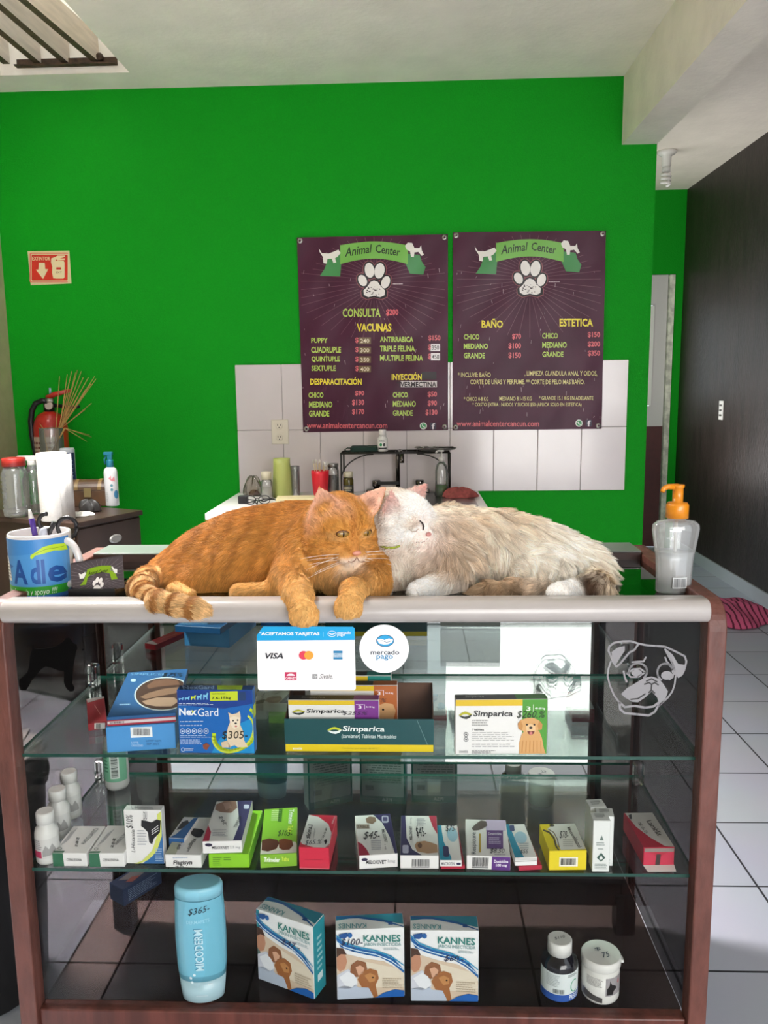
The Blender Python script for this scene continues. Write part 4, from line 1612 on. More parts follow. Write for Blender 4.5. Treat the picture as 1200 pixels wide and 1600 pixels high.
p = Panel(mugfn, step=(14, 0))
p.rect(98, 182, 552, 572, '4c8fcb', 1)
p.poly([(98, 182), (552, 182), (552, 250), (98, 300)], '4185c6', 1.5)
p.rect(98, 488, 552, 545, '2f9a2c', 2)
p.rect(98, 545, 552, 572, '2a63a8', 2)
p.poly([(352, 300), (355, 280), (390, 262), (440, 230), (500, 220), (545, 228), (550, 275), (500, 262), (440, 275), (390, 282), (365, 305)], 'b5d32c', 3)
p.line([(390, 272), (450, 248), (540, 245)], 3, '6f8f1c', 4)
p.text('A', 205, 312, 322, 470, '1c4a8e', 3, 0.03)
p.text('dl', 345, 312, 440, 470, '1f559e', 3, 0.03)
p.text('e', 455, 360, 545, 470, '1c4a8e', 3, 0.03)
p.poly([(118, 250), (135, 240), (152, 268), (150, 290), (122, 280)], '1c4f8f', 3)
p.poly([(120, 300), (150, 300), (165, 350), (180, 455), (130, 458)], 'e3dedb', 3)
for k in range(6):
    p.line([(122 + 3 * k, 330 + 20 * k), (150 + 4 * k, 325 + 22 * k)], 6, '4a4540', 4)
p.poly([(165, 345), (210, 355), (180, 375)], '2c64a8', 3)
p.text('a preferencia y apoyo !!!', 120, 500, 500, 552, 'e6efe2', 4, 0.0, 0.2)
p.build('printed_sleeve', t)


def stick(name, label, cat, pa, pb, rad, draw, group=None):
    """something leaning in the mug from its floor to a tip"""
    t_ = thing(name, label, cat, mc + pa, 0, group)
    draw(t_, pb - pa)
    return t_


def topt(px, py, Y):
    return G(px, py, Y) - mc


b0 = Vector((0.006, 0.0, 0.008))
tip = topt(46, 796, 0.15)


def dpen(t_, v):
    m_ = MB()
    m_.tube([Vector((0, 0, 0)), v * 0.66], 0.0048, mat('pen_pattern', 'c8a86a', 0.4, noise=0.5, nscale=160), 10)
    m_.build('barrel', t_)
    m_ = MB()
    m_.tube([v * 0.66, v * 0.88], 0.0052, mat('purple_plastic', '4b2f86', 0.35), 10)
    m_.build('grip', t_)
    m_ = MB()
    m_.tube([v * 0.88, v * 0.94, v], [0.005, 0.004, 0.002], mat('clear_white_pump'), 10)
    m_.build('cap', t_)


stick('patterned_pen', 'purple and patterned pen leaning in the mug', 'pen', Vector((0.004, 0.004, 0.008)), tip, 0.005, dpen)


def dmark(t_, v):
    m_ = MB()
    m_.tube([Vector((0, 0, 0)), v * 0.55], 0.0075, mat('dark_marker', '3c3c44', 0.4), 12)
    m_.build('barrel', t_)
    m_ = MB()
    m_.tube([v * 0.55, v * 0.9, v * 0.98, v], [0.0085, 0.008, 0.006, 0.003], mat('grey_plastic', 'a7aab6', 0.4), 12)
    m_.build('cap', t_)


stick('grey_marker', 'light grey capped marker in the mug', 'marker', Vector((0.0, -0.008, 0.008)), topt(68, 825, 0.12), 0.007, dmark)


def dsc(t_, v):
    M_b = mat('black_plastic')
    for s, (cx, cy) in ((1, (104, 825)), (-1, (74, 815))):
        m_ = MB()
        cpt = topt(cx, cy, 0.15) - Vector((0.008, 0.008, 0.008))
        rr_ = 0.019 if s > 0 else 0.015
        pts_ = [cpt + Vector((rr_ * math.cos(k * math.pi / 9), 0.004 * s, rr_ * 1.05 * math.sin(k * math.pi / 9))) for k in range(4 if s < 0 else 0, 19)]
        m_.tube(pts_, 0.0042, M_b, 8)
        m_.tube([pts_[-1] if s < 0 else cpt + Vector((-0.012, 0.004, -0.014)), Vector((0.012 * s * 0.2, 0.002, v.z * 0.62))], 0.0042, M_b, 8)
        m_.build('finger_loop', t_)
        m_ = MB()
        m_.tube([Vector((0, 0.002 * s, 0)), Vector((0.004 * s, 0.002 * s, v.z * 0.62))], [0.001, 0.004], M_steel, 6)
        m_.build('blade', t_)


stick('scissors', 'black-handled scissors standing in the mug', 'scissors', Vector((0.008, 0.008, 0.008)), topt(95, 805, 0.15), 0.01, dsc)


def dred(t_, v):
    m_ = MB()
    m_.tube([Vector((0, 0, 0)), v * 0.7, v], [0.004, 0.004, 0.003], mat('pink_pen', '9a5a58', 0.4), 8)
    m_.build('barrel', t_)


stick('pink_pencil', 'short dusty pink pencil end between marker and scissors', 'pencil', Vector((0.012, -0.01, 0.008)), topt(85, 836, 0.115), 0.004, dred)

# business card holder
aL = G(107, 938, 0.055)
bR = G(180, 938, 0.055)
W2 = (bR.x - aL.x)
t = thing('card_holder', 'black card holder beside the mug', 'card holder', ((aL.x + bR.x) / 2, 0.056, ZT))
M_b = mat('black_acrylic', '0d0c0e', 0.2)
Dk = 0.085
m = MB()
m.box(-W2 / 2, W2 / 2, 0, Dk, 0, 0.003, M_b)
m.box(-W2 / 2, W2 / 2, 0, 0.003, 0.003, 0.023, M_b)
m.box(-W2 / 2, W2 / 2, Dk - 0.003, Dk, 0.003, 0.023, M_b)
for s in (-1, 1):
    m.box(min(s * W2 / 2, s * (W2 / 2 - 0.003)), max(s * W2 / 2, s * (W2 / 2 - 0.003)), 0.003, Dk - 0.003, 0.003, 0.023, M_b)
m.build('tray', t)
# the stack of business cards tipped back in it
hgt, wid = 0.060, 0.100
for k in range(5):
    loc = Vector((aL.x + 0.003 - 0.0012 * k, 0.0635 + 0.003 * k, ZT + 0.0075))
    m = MB()
    m.box(0, wid, 0, 0.0008, 0, hgt, mat('dark_card', '4a4146', 0.5))
    c_ = m.build('business_card', None, loc=loc)
    c_.rotation_euler = (-0.42, -0.16, 0.0)
    tag(c_, 'dark business card with paw and ribbon, front of the stack in the holder' if k == 0 else 'dark business card behind the front card in the holder', 'business card', 'business cards in the black holder')
    if k == 0:
        p = Panel(lambda x, y, h: Vector((x * wid, -h - 0.0002, y * hgt)), quad=[(500, 362), (920, 295), (1005, 480), (560, 560)])
        for q in range(34):
            an = 2 * math.pi * q / 34
            p.line([(775 + 50 * math.cos(an), 430 + 40 * math.sin(an)), (775 + 260 * math.cos(an), 430 + 130 * math.sin(an))], 1.6, '8a8086', 1)
        p.poly([(650, 425), (655, 385), (700, 372), (770, 358), (845, 355), (865, 375), (900, 400), (930, 430), (880, 438), (850, 400), (780, 395), (700, 415), (672, 430), (668, 480), (615, 488), (640, 460)], '7fa31f', 2)
        p.tq('Animal Center', [(668, 398), (832, 372), (832, 392), (672, 420)], '16200d', 3, 0.012, 0.1)
        p.poly([(585, 412), (610, 418), (640, 402), (650, 412), (640, 440), (605, 445), (596, 428)], 'e9e6e2', 2)
        p.poly([(840, 365), (860, 358), (880, 372), (905, 372), (912, 395), (895, 400), (870, 388), (850, 385)], 'e9e6e2', 2)
        for dx, dy, rx, ry in ((-22, 8, 14, 18), (-2, -12, 15, 19), (28, -10, 15, 19), (48, 14, 14, 17), (12, 40, 32, 22)):
            p.ell(768 + dx - 8, 458 + dy, rx, ry, 'efe9e6', 2, n=14)
        p.build('printing', c_)

# sanitizer bottle
sb = Vector((G(1055, 850, 0.11).x, 0.11, ZT))
zt = G(1058, 757, 0.11).z - ZT
t = thing('sanitizer_bottle', 'clear gel bottle with an orange pump on the counter end', 'sanitizer bottle', sb)
zc = G(1058, 812, 0.11).z - ZT
wsc = (G(1097, 830, 0.11).x - G(1023, 830, 0.11).x) / 2
M_gelb = glass('gel_bottle_plastic', (0.96, 0.97, 0.97), 1.45, gain=1.6, base=0.06, haze=0.2)
m = MB()
pr = [(0.70, 0.0), (0.76, 0.02), (0.76, 0.25), (0.80, 0.45), (0.93, 0.72), (1.0, 0.86), (0.98, 0.93), (0.8, 0.98), (0.42, 1.0), (0.36, 1.02), (0.36, 1.07)]
m.lathe([(wsc * x, zc * z + 0.0005) for x, z in pr], M_gelb, 36, sy=0.55)
m.build('bottle', t)
m = MB()
m.lathe([(wsc * x, zc * z + 0.0005) for x, z in ((0.66, 0.02), (0.71, 0.03), (0.71, 0.25), (0.75, 0.45), (0.80, 0.56))], glass('clear_gel', (0.93, 0.94, 0.94), 1.35, gain=1.4, base=0.05, haze=0.28), 30, sy=0.5)
m.build('gel', t)
p = Panel(lambda x, y, h: Vector((x, -0.55 * math.sqrt(max(1e-6, (wsc * (0.78 if y < zc * 0.4 else 0.86)) ** 2 - x * x)) - 0.002 - h, y)), step=(0.004, 0))
p.rect(-0.008, 0.012, 0.018, 0.032, 'd5d7d8', 1)
p.bars(-0.006, 0.014, 0.016, 0.03, '6a6c70', 2)
p.build('barcode_label', t)
M_or = mat('orange_plastic', 'e08a1c', 0.3, coat=0.3)
m = MB()
m.lathe([(wsc * 0.44, zc * 1.03), (wsc * 0.47, zc * 1.03), (wsc * 0.47, zc * 1.2), (wsc * 0.40, zc * 1.235), (wsc * 0.22, zc * 1.24), (wsc * 0.22, zt - 0.006), (wsc * 0.26, zt - 0.005), (wsc * 0.26, zt)], M_or, 24, c=(0.001, 0, 0))
m.tube([(0, 0, zt - 0.004), (-0.02, -0.006, zt - 0.003), (-0.028, -0.01, zt - 0.006), (-0.031, -0.012, zt - 0.012)], [0.006, 0.005, 0.0045, 0.004], M_or, 10)
m.build('pump_head', t)
m = MB()
m.tube([(0, 0, 0.012), (0, 0, zc * 1.05)], 0.003, mat('clear_white_pump'), 8)
m.build('dip_tube', t)

# ------------------------------------------------------------------ stickers on the glass front
o0 = G(400, 1078, -0.0042)
t = thing('card_payment_sign', 'white and cyan card payment sign stuck on the glass front', 'sign', o0)
fn = lambda x, y, h: G(400 + x / 4, 950 + y / 4, -0.0042 - h) - o0
m = MB()
m.prism([(45, 115), (605, 117), (616, 126), (624, 505), (612, 515), (22, 514), (12, 505), (4, 172)], lambda a_, b_, t_: fn(a_, b_, t_), ink('f3f0f1'), t0=0, t1=0.0008)
m.build('card', t)
p = Panel(lambda x, y, h: fn(x, y, h + 0.0009))
p.poly([(45, 115), (605, 117), (616, 126), (617, 200), (6, 204), (4, 172)], '12a5df', 1)
p.text('*ACEPTAMOS TARJETAS', 18, 150, 397, 176, 'f4f8fa', 3, 0.03)
p.line([(422, 150), (422, 178)], 2, '7fd0f0', 3)
p.ring(475, 161, 26, 17, 3, 'f4f8fa', 3)
p.line([(455, 158), (475, 166), (495, 158)], 5, 'f4f8fa', 3)
p.text('mercado', 508, 145, 592, 163, 'f4f8fa', 3, 0.01)
p.text('pago', 508, 162, 556, 180, 'f4f8fa', 3, 0.01)
p.text('VISA', 58, 281, 170, 317, '2b2b33', 3, 0.03, 0.25)
p.ell(297, 296, 29, 27, 'e0415a', 3)
p.ell(330, 296, 29, 27, 'eda23c', 4)
p.rect(484, 267, 541, 322, '2a7fae', 3)
p.rect(484, 283, 541, 308, 'd6e4ec', 4)
p.text('AMERICAN', 487, 285, 539, 295, '2a7fae', 5, 0.01)
p.text('EXPRESS', 487, 297, 539, 307, '2a7fae', 5, 0.01)
p.rect(180, 401, 253, 452, 'c2305c', 3)
p.ell(217, 424, 26, 14, 'f3e6ea', 4, a0=180, a1=360)
p.text('CARNET', 184, 432, 249, 447, 'f3e6ea', 4, 0.02)
p.rect(352, 413, 384, 442, '8e8e90', 3)
p.text('Up', 357, 419, 379, 438, 'f0f0f0', 4, 0.01)
p.text('Sivale.', 396, 412, 480, 442, '4a4a4c', 4, -0.005, 0.4)
p.build('printing', t)

o0 = G(600, 1052, -0.0042)
t = thing('round_payment_sticker', 'round white sticker with a handshake emblem on the glass front', 'sticker', o0)
fn2 = lambda x, y, h: G(400 + x / 4, 950 + y / 4, -0.0042 - h) - o0
m = MB()
pts = [(801 + 155 * math.cos(2 * math.pi * k / 48), 255 + 151 * math.sin(2 * math.pi * k / 48)) for k in range(48)]
m.prism(pts, lambda a_, b_, t_: fn2(a_, b_, t_), ink('f4f3f4'), t0=0, t1=0.0008)
m.build('disc', t)
p = Panel(lambda x, y, h: fn2(x, y, h + 0.0009))
p.ell(807, 205, 56, 38, '27406a', 1)
p.ell(807, 205, 52, 34, '25a0d6', 2)
p.poly([(757, 198), (780, 192), (803, 200), (830, 190), (857, 198), (850, 215), (825, 226), (800, 228), (770, 222)], 'f2f2f4', 3)
p.line([(765, 206), (790, 204), (815, 214), (838, 210)], 3, '4a6a8a', 4)
p.text('mercado', 717, 262, 895, 291, '2f3a4a', 3, 0.012)
p.text('pago', 753, 295, 856, 328, '2a88b8', 3, 0.012)
p.build('printing', t)

# ------------------------------------------------------------------ cartons in the case
YMIN = 0.0105


def fit(FL, FR, FT, BL, BR, z, upright=False):
    """a carton on a shelf from the photo corners of its front foot, front top and rear top"""
    fl, fr = T(FL[0], FL[1], z), T(FR[0], FR[1], z)
    w_ = (fr - fl).length
    an = math.atan2(fr.y - fl.y, fr.x - fl.x)
    h_ = G(FT[0], FT[1], fl.y).z - z
    bm_ = T((BL[0] + BR[0]) / 2, (BL[1] + BR[1]) / 2, z + h_)
    fm = (fl + fr) / 2
    nrm = Vector((-math.sin(an), math.cos(an), 0))
    d_ = (bm_ - fm).dot(nrm)
    if upright:
        d_ = max(0.018, min(0.04, d_))
    low = min(fl.y, fr.y)
    if low < YMIN:
        fm = fm + Vector((0, YMIN - low, 0))
    return fm, an, w_, d_, h_


def carton(label, dims, z, cols, group, name='medicine_carton', fit_kw=None, z_at=None):
    fm, an, w_, d_, h_ = dims
    body, = cols
    m_ = MB()
    m_.box(-w_ / 2, w_ / 2, 0, d_, 0, h_, body)
    o = m_.build(name, None, bevel=0.0008, seg=1, loc=(fm.x, fm.y, z + 0.0004), rz=an)
    tag(o, label, 'medicine box', group)
    return o


def face(dims, side, quad=None):
    _, _, w_, d_, h_ = dims
    if side == 'f':
        fn_ = lambda u, v, e: Vector((-w_ / 2 + u * w_, -e - 0.0002, v * h_))
    elif side == 't':
        fn_ = lambda u, v, e: Vector((-w_ / 2 + u * w_, v * d_, h_ + e + 0.0002))
    elif side == 'r':
        fn_ = lambda u, v, e: Vector((w_ / 2 + e + 0.0002, u * d_, v * h_))
    else:
        fn_ = lambda u, v, e: Vector((-w_ / 2 - e - 0.0002, d_ - u * d_, v * h_))
    return Panel(fn_, quad=quad or [(0, 0), (100, 0), (100, 100), (0, 100)])


W_CARD = ink('e4e2e0')
GS2 = 'medicine cartons lying along the lower glass shelf'


def c4(x, y):
    return (x / 3.158 + 20, y / 3.158 + 1170)


def c5(x, y):
    return (x / 3.333 + 380, y / 3.333 + 1190)


def c6(x, y):
    return (x / 2.857 + 700, y / 2.857 + 1190)


def shelf_box(conv, FL, FR, FTL, FTR, BL, BR, label, body, z=ZS2, group=GS2, name='medicine_carton', upright=False):
    d_ = fit(conv(*FL), conv(*FR), conv(*FTL), conv(*BL), conv(*BR), z, upright)
    o = carton(label, d_, z, (body,), group, name)
    f_ = face(d_, 'f', [FTL, FTR, FR, FL])
    t_ = face(d_, 't', [BL, BR, FTR, FTL])
    return o, f_, t_, d_


def done(o, *ps):
    for q in ps:
        q.build('printed_face', o)


# two white-green antibiotic cartons
for k, (FL, FR, FTL, FTR, BL, BR, lb) in enumerate((
        ((200, 580), (368, 582), (203, 515), (372, 517), (305, 380), (455, 383), 'flat white carton with green corner, lying beside the white pill bottles'),
        ((374, 592), (548, 592), (375, 525), (560, 525), (460, 387), (612, 387), 'flat white carton with green corner, against the standing antihistamine box'))):
    o, f, tp, dm = shelf_box(c4, FL, FR, FTL, FTR, BL, BR, lb, W_CARD)
    x0, x1, y0, y1 = FL[0], FR[0], FTL[1], FL[1]
    f.rect(x0, y0, x0 + 55, y1, '2f6b4c', 1)
    f.text('CEFALEXINA', x0 + 70, y0 + 26, x1 - 22, y0 + 40, '3a3a3a', 2, 0.01)
    tp.poly([FTL, (FTL[0] + 56, FTL[1]), (FTL[0] + 62, FTL[1] - 10), (FTL[0] + 10, FTL[1] - 10)], '2f6b4c', 1)
    bx = BR[0] - 20
    tp.tq('CEFALEXINA', [(bx - 30, BR[1] + 12), (bx - 95, FTR[1] - 45), (bx - 75, FTR[1] - 45), (bx - 8, BR[1] + 12)], '7d7f82', 2, 0.008)
    tp.tq('$85', [(FTL[0] + 118, FTL[1] - 78), (FTL[0] + 112, FTL[1] - 30), (FTL[0] + 128, FTL[1] - 30), (FTL[0] + 134, FTL[1] - 78)], '2a2a2e', 3)
    for q in range(3):
        tp.line([(FTL[0] + 45 + 12 * q, FTL[1] - 40 - 8 * q), (FTL[0] + 95 + 12 * q, FTL[1] - 105 - 8 * q)], 2, '9b9da0', 2)
    tp.ring(FTL[0] + 38, FTL[1] - 22, 10, 6, 2, '50605a', 2, n=12)
    done(o, f, tp)

# standing antihistamine carton
o, f, tp, dm = shelf_box(c4, (563, 567), (748, 568), (553, 303), (738, 300), (572, 283), (766, 283), 'standing white and blue carton with a black dog, taller than its neighbours', W_CARD, upright=True)
f.poly([(735, 305), (738, 300), (748, 568), (640, 568), (690, 530), (725, 470), (738, 400)], '2f66a0', 1)
f.poly([(718, 320), (738, 305), (742, 330), (738, 430), (712, 505), (668, 548), (625, 568), (600, 568), (640, 552), (690, 500), (718, 420)], 'cfd66a', 2)
f.poly([(640, 350), (660, 352), (690, 360), (715, 345), (735, 350), (730, 410), (700, 440), (690, 470), (676, 460), (670, 410), (652, 390), (638, 380)], '1b1a1e', 3)
for q in range(3):
    f.line([(690, 400 + 10 * q), (722, 375 + 12 * q)], 3, 'd8d8da', 4)
f.tq('L-Histamin', [(588, 510), (588, 398), (606, 398), (606, 510)], '3c3c40', 3, 0.005, 0.2)
f.tq('$10%', [(565, 392), (565, 325), (602, 325), (602, 392)], '1a1a1e', 3, 0.0, 0.2)
f.text('DU', 650, 308, 668, 348, '26262a', 3)
f.lines(618, 400, 665, 480, 6, 'a9abb0', 2)
f.lines(705, 490, 745, 560, 6, '9bb6d6', 3)
tp.text('L-Histamin', 600, 288, 705, 300, '77777a', 2)
done(o, f, tp)

o, f, tp, dm = shelf_box(c4, (775, 520), (850, 525), (775, 440), (850, 445), (790, 335), (855, 335), 'white carton with a blue edge lying behind the Flagisyn box', W_CARD)
f.rect(775, 440, 850, 525, '2f5f98', 1)
tp.poly([(835, 340), (855, 335), (850, 445), (775, 445), (800, 420)], '3568a2', 1)
tp.poly([(795, 360), (815, 350), (828, 362), (812, 392), (790, 400)], '4a4a50', 2)
done(o, f, tp)

o, f, tp, dm = shelf_box(c4, (747, 600), (925, 603), (750, 537), (928, 545), (872, 352), (1000, 350), 'white Flagisyn carton with a small black dog picture', W_CARD)
f.text('Flagisyn', 790, 566, 885, 592, '1c1c20', 2, 0.02, 0.15)
f.lines(790, 553, 870, 558, 1, '6a8ab0', 2)
f.text('$0', 800, 592, 842, 602, '222226', 3)
tp.poly([(750, 537), (775, 480), (820, 420), (870, 352), (905, 350), (850, 430), (820, 500), (800, 540)], 'b9bba5', 1)
tp.poly([(878, 405), (900, 398), (935, 402), (945, 412), (930, 440), (912, 442), (892, 432)], '26262a', 3)
tp.tq('Flagisyn', [(908, 452), (872, 525), (852, 520), (888, 445)], '47474c', 3, 0.01)
tp.tq('$40', [(838, 455), (810, 505), (828, 508), (852, 460)], '3a3a40', 3)
done(o, f, tp)

# green carton with a blue-white one on top of it
og, fg, tg, dmg = shelf_box(c4, (965, 598), (1165, 597), (963, 530), (1167, 530), (1030, 320), (1190, 305), 'bright green carton under a white anti-inflammatory box', ink('86c81e'))
fg.lines(985, 545, 1030, 590, 5, '4c7f14', 1)
fg.lines(1040, 545, 1080, 565, 2, '4c7f14', 1)
done(og, fg)
zz = ZS2 + dmg[4] + 0.0008
o, f, tp, dm = shelf_box(c4, (933, 530), (1128, 525), (935, 470), (1128, 460), (1000, 270), (1165, 265), 'white and navy Meloxivet 2.5 mg carton lying on the green one', W_CARD, z=zz)
NAV = '37325f'
f.ell(963, 485, 17, 8, '2a2340', 1)
f.text('MELOXIVET', 977, 490, 1060, 505, '232328', 2, 0.02)
f.text('2.5 mg', 1065, 488, 1118, 504, '8a8a90', 2)
tp.poly([(1098, 262), (1165, 262), (1128, 465), (1085, 465), (1112, 380)], NAV, 1)
tp.poly([(935, 472), (962, 385), (978, 420), (968, 470)], 'b02a48', 1)
tp.poly([(1000, 285), (1040, 268), (1090, 268), (1098, 300), (1070, 325), (1020, 322), (995, 310)], '9a7565', 2)
tp.poly([(1030, 280), (1060, 275), (1072, 300), (1045, 312)], 'b99484', 3)
tp.rrect(1128, 285, 1152, 305, 5, 'c6c6da', 2)
tp.tq('MELOXIVET', [(1108, 340), (1085, 395), (1100, 398), (1122, 342)], '33333a', 3, 0.01)
tp.tq('$45-', [(1010, 345), (1045, 395), (1062, 385), (1028, 340)], '2e2e36', 3)
tp.lines(985, 405, 1060, 445, 5, 'a9a9b0', 2)
done(o, f, tp)

o, f, tp, dm = shelf_box(c5, (85, 573), (277, 560), (78, 505), (275, 485), (75, 262), (262, 252), 'green Trimeler Tabs carton with two brown dogs', ink('7eb32a'))
f.text('Trimeler', 98, 512, 182, 538, 'eef4e2', 2, 0.03)
f.text('Tabs', 188, 508, 230, 533, 'd6e84c', 2, 0.015)
f.lines(98, 542, 190, 550, 1, '4c7c14', 2)
tp.poly([(78, 440), (262, 430), (276, 440), (275, 485), (78, 500)], 'e5dfd2', 1)
tp.poly([(80, 430), (120, 418), (165, 425), (180, 440), (165, 470), (120, 485), (84, 480)], '5a2c18', 2)
tp.poly([(175, 425), (205, 418), (245, 425), (255, 450), (235, 472), (200, 475), (180, 465)], '7a4020', 3)
tp.tq('Trimeler', [(245, 265), (245, 345), (218, 345), (218, 265)], 'e9f0dc', 3, 0.02)
tp.tq('Tabs', [(245, 350), (245, 385), (218, 385), (218, 350)], 'd2e048', 3, 0.01)
tp.lines(120, 270, 172, 330, 6, 'd2e2a8', 2)
tp.text('$105-', 165, 375, 245, 408, '23341a', 3, 0, 0.3)
tp.rect(160, 262, 180, 330, '3f6f18', 2)
done(o, f, tp)

o, f, tp, dm = shelf_box(c5, (287, 580), (445, 585), (285, 470), (447, 487), (345, 295), (492, 302), 'red Lamblit carton facing forward beside the green Trimeler box', ink('cc2440'))
tp.poly([(345, 297), (395, 310), (445, 350), (462, 400), (455, 460), (425, 485), (365, 478), (305, 455), (295, 440)], 'dcdad8', 1)
tp.poly([(298, 462), (340, 485), (390, 496), (430, 490), (455, 465), (458, 472), (430, 498), (380, 502), (330, 492)], 'b9b2b2', 1)
tp.tq('Lamblit', [(338, 350), (322, 425), (345, 428), (362, 352)], '2c2c30', 3, 0.025)
tp.tq('Desparasitante', [(368, 372), (358, 425), (368, 428), (380, 374)], '6a6a6e', 3)
tp.text('$65.%', 318, 435, 410, 465, '2a3a4a', 3, 0, 0.3)
tp.tq('$65', [(430, 370), (410, 425), (420, 428), (440, 374)], '3a3a40', 3)
tp.poly([(420, 445), (432, 435), (438, 450), (428, 468)], '2a2a2e', 3)
tp.tq('Lamblit', [(475, 310), (460, 350), (470, 352), (484, 312)], 'e8c8cc', 3, 0.01)
f.line([(320, 535), (415, 540)], 2, '9c1830', 2)
f.line([(287, 578), (445, 583)], 4, 'e27f88', 2)
done(o, f, tp)

o, f, tp, dm = shelf_box(c5, (605, 563), (805, 550), (600, 493), (805, 488), (585, 283), (770, 272), 'white and navy Meloxivet 1 mg carton with a tabby cat picture', W_CARD)
f.ell(633, 512, 18, 8, '2a2340', 1)
f.text('MELOXIVET', 642, 516, 750, 535, '232328', 2, 0.02)
f.text('1mg', 757, 514, 793, 533, '8a8a90', 2)
tp.poly([(680, 280), (770, 272), (805, 488), (790, 488), (765, 400), (725, 320)], NAV, 1)
tp.poly([(590, 420), (615, 430), (640, 460), (655, 492), (600, 493)], 'a82745', 1)
tp.poly([(640, 300), (660, 288), (690, 292), (695, 312), (675, 328), (645, 322)], '8a7260', 2)
tp.rect(590, 330, 658, 352, '9d8f84', 2)
tp.text('TABLE', 594, 334, 655, 348, '5b4a40', 3, 0.01)
tp.rrect(725, 285, 760, 322, 8, 'c3c3d8', 2)
tp.rrect(730, 292, 755, 314, 5, '4a4674', 3)
tp.tq('MELOXIVET', [(738, 358), (752, 428), (737, 430), (722, 360)], '33333a', 3, 0.01)
tp.tq('1 mg', [(742, 438), (748, 465), (736, 467), (730, 440)], '77777c', 3)
tp.text('$45-', 625, 368, 712, 412, '23232c', 3, 0, 0.35)
tp.lines(665, 415, 720, 470, 6, 'a4a4ac', 2)
done(o, f, tp)

o, f, tp, dm = shelf_box(c5, (818, 558), (1018, 560), (815, 490), (1018, 490), (823, 283), (1012, 283), 'white and navy Meloxivet carton with a spaniel and a barcode end', W_CARD)
f.bars(877, 508, 968, 545)
f.line([(877, 550), (968, 550)], 3, '55555a', 2)
tp.poly([(823, 283), (845, 283), (850, 400), (880, 460), (930, 490), (815, 490)], NAV, 1)
tp.poly([(970, 283), (1012, 283), (1015, 380), (990, 340)], 'b23048', 1)
tp.poly([(892, 440), (905, 422), (945, 415), (985, 425), (1012, 435), (1014, 475), (960, 480), (905, 470)], 'b08a6a', 2)
tp.ell(920, 440, 12, 14, '6a4a36', 3, n=12)
tp.rrect(828, 438, 860, 480, 7, 'b9b9d2', 2)
tp.tq('MELOXIVET', [(866, 412), (866, 340), (880, 340), (880, 412)], '33333a', 3, 0.01)
tp.tq('2.5 mg', [(870, 330), (870, 295), (880, 295), (880, 330)], '77777c', 3)
tp.lines(905, 300, 955, 340, 5, '9a9aa4', 2)
tp.text('$45-', 900, 345, 955, 400, '23232c', 3, 0, -0.3)
done(o, f, tp)

o, f, tp, dm = shelf_box(c5, (1030, 562), (1155, 560), (1030, 545), (1155, 545), (1025, 340), (1142, 340), 'thin red carton under the small teal one', ink('b0263e'))
done(o)
zz = ZS2 + dm[4] + 0.0008
o, f, tp, dm = shelf_box(c5, (1025, 548), (1138, 548), (1025, 516), (1138, 516), (1020, 333), (1130, 333), 'small teal and white Macrozin carton on a thin red one', W_CARD, z=zz)
f.text('MACROZIN', 1032, 524, 1100, 540, '6a6a70', 2, 0.01)
f.ell(1122, 533, 12, 6, '2f2f50', 2, n=12)
tp.poly([(1020, 333), (1042, 333), (1050, 420), (1085, 500), (1085, 516), (1025, 516)], '1c8fae', 1)
tp.ell(1100, 385, 28, 38, '9ec3d6', 2)
tp.rrect(1044, 445, 1074, 500, 8, '2c2c5c', 2)
tp.tq('MACROZIN', [(1056, 420), (1056, 360), (1068, 360), (1068, 420)], 'e4ecf2', 3, 0.01)
tp.text('$75-', 1065, 335, 1125, 372, '20242c', 3, 0, 0.3)
done(o, f, tp)

o, f, tp, dm = shelf_box(c6, (83, 480), (278, 487), (78, 420), (278, 425), (75, 258), (258, 262), 'white and purple Doxiciclina carton with barcode end', W_CARD)
f.bars(105, 428, 177, 468)
f.line([(105, 473), (177, 474)], 3, '55555a', 2)
f.rect(193, 422, 278, 487, '5a2f7c', 1)
f.text('Doxiciclina', 203, 438, 268, 452, 'efe8f2', 2, 0.02)
f.text('100 mg', 212, 456, 262, 472, 'efe8f2', 2, 0.02)
tp.rect(168, 258, 258, 310, 'c3b2cf', 1)
tp.rect(170, 308, 245, 390, '5d3a78', 2)
tp.text('Doxiciclina', 178, 318, 238, 330, 'e4dcea', 3, 0.01)
tp.lines(180, 340, 236, 372, 4, 'b9a8c8', 3)
tp.poly([(103, 300), (118, 285), (145, 265), (168, 268), (175, 288), (155, 300), (135, 308), (110, 310)], '5c504c', 3)
tp.tq('Respicure', [(100, 415), (100, 318), (128, 318), (128, 415)], '3f4a52', 3, 0.0)
tp.line([(140, 325), (140, 405)], 8, 'b89a3c', 2)
tp.text('$8.50', 185, 390, 252, 412, '26222c', 3, 0, 0.3)
tp.lines(205, 415, 260, 422, 1, '9b93a2', 2)
done(o, f, tp)

o, f, tp, dm = shelf_box(c6, (318, 498), (422, 492), (318, 478), (422, 474), (285, 312), (378, 310), 'thin red carton under the tilted teal one', ink('b0263e'))
done(o)
zz = ZS2 + dm[4] + 0.0008
o, f, tp, dm = shelf_box(c6, (305, 497), (405, 494), (303, 460), (405, 457), (265, 305), (367, 305), 'teal and white carton with its end flap ajar, on a thin red one', W_CARD, z=zz)
f.rect(303, 460, 405, 470, 'c9c7c5', 1)
f.line([(305, 476), (402, 472)], 3, '9a9894', 2)
tp.poly([(265, 305), (290, 305), (320, 400), (345, 458), (303, 460)], '1f86a6', 1)
tp.rrect(292, 310, 315, 340, 6, '2f3a6a', 2)
tp.ell(340, 370, 30, 28, 'a3c4d6', 2)
tp.lines(330, 395, 375, 425, 3, 'a0a6ac', 2)
tp.text('$55', 330, 425, 368, 445, '20242c', 3, 0, 0.3)
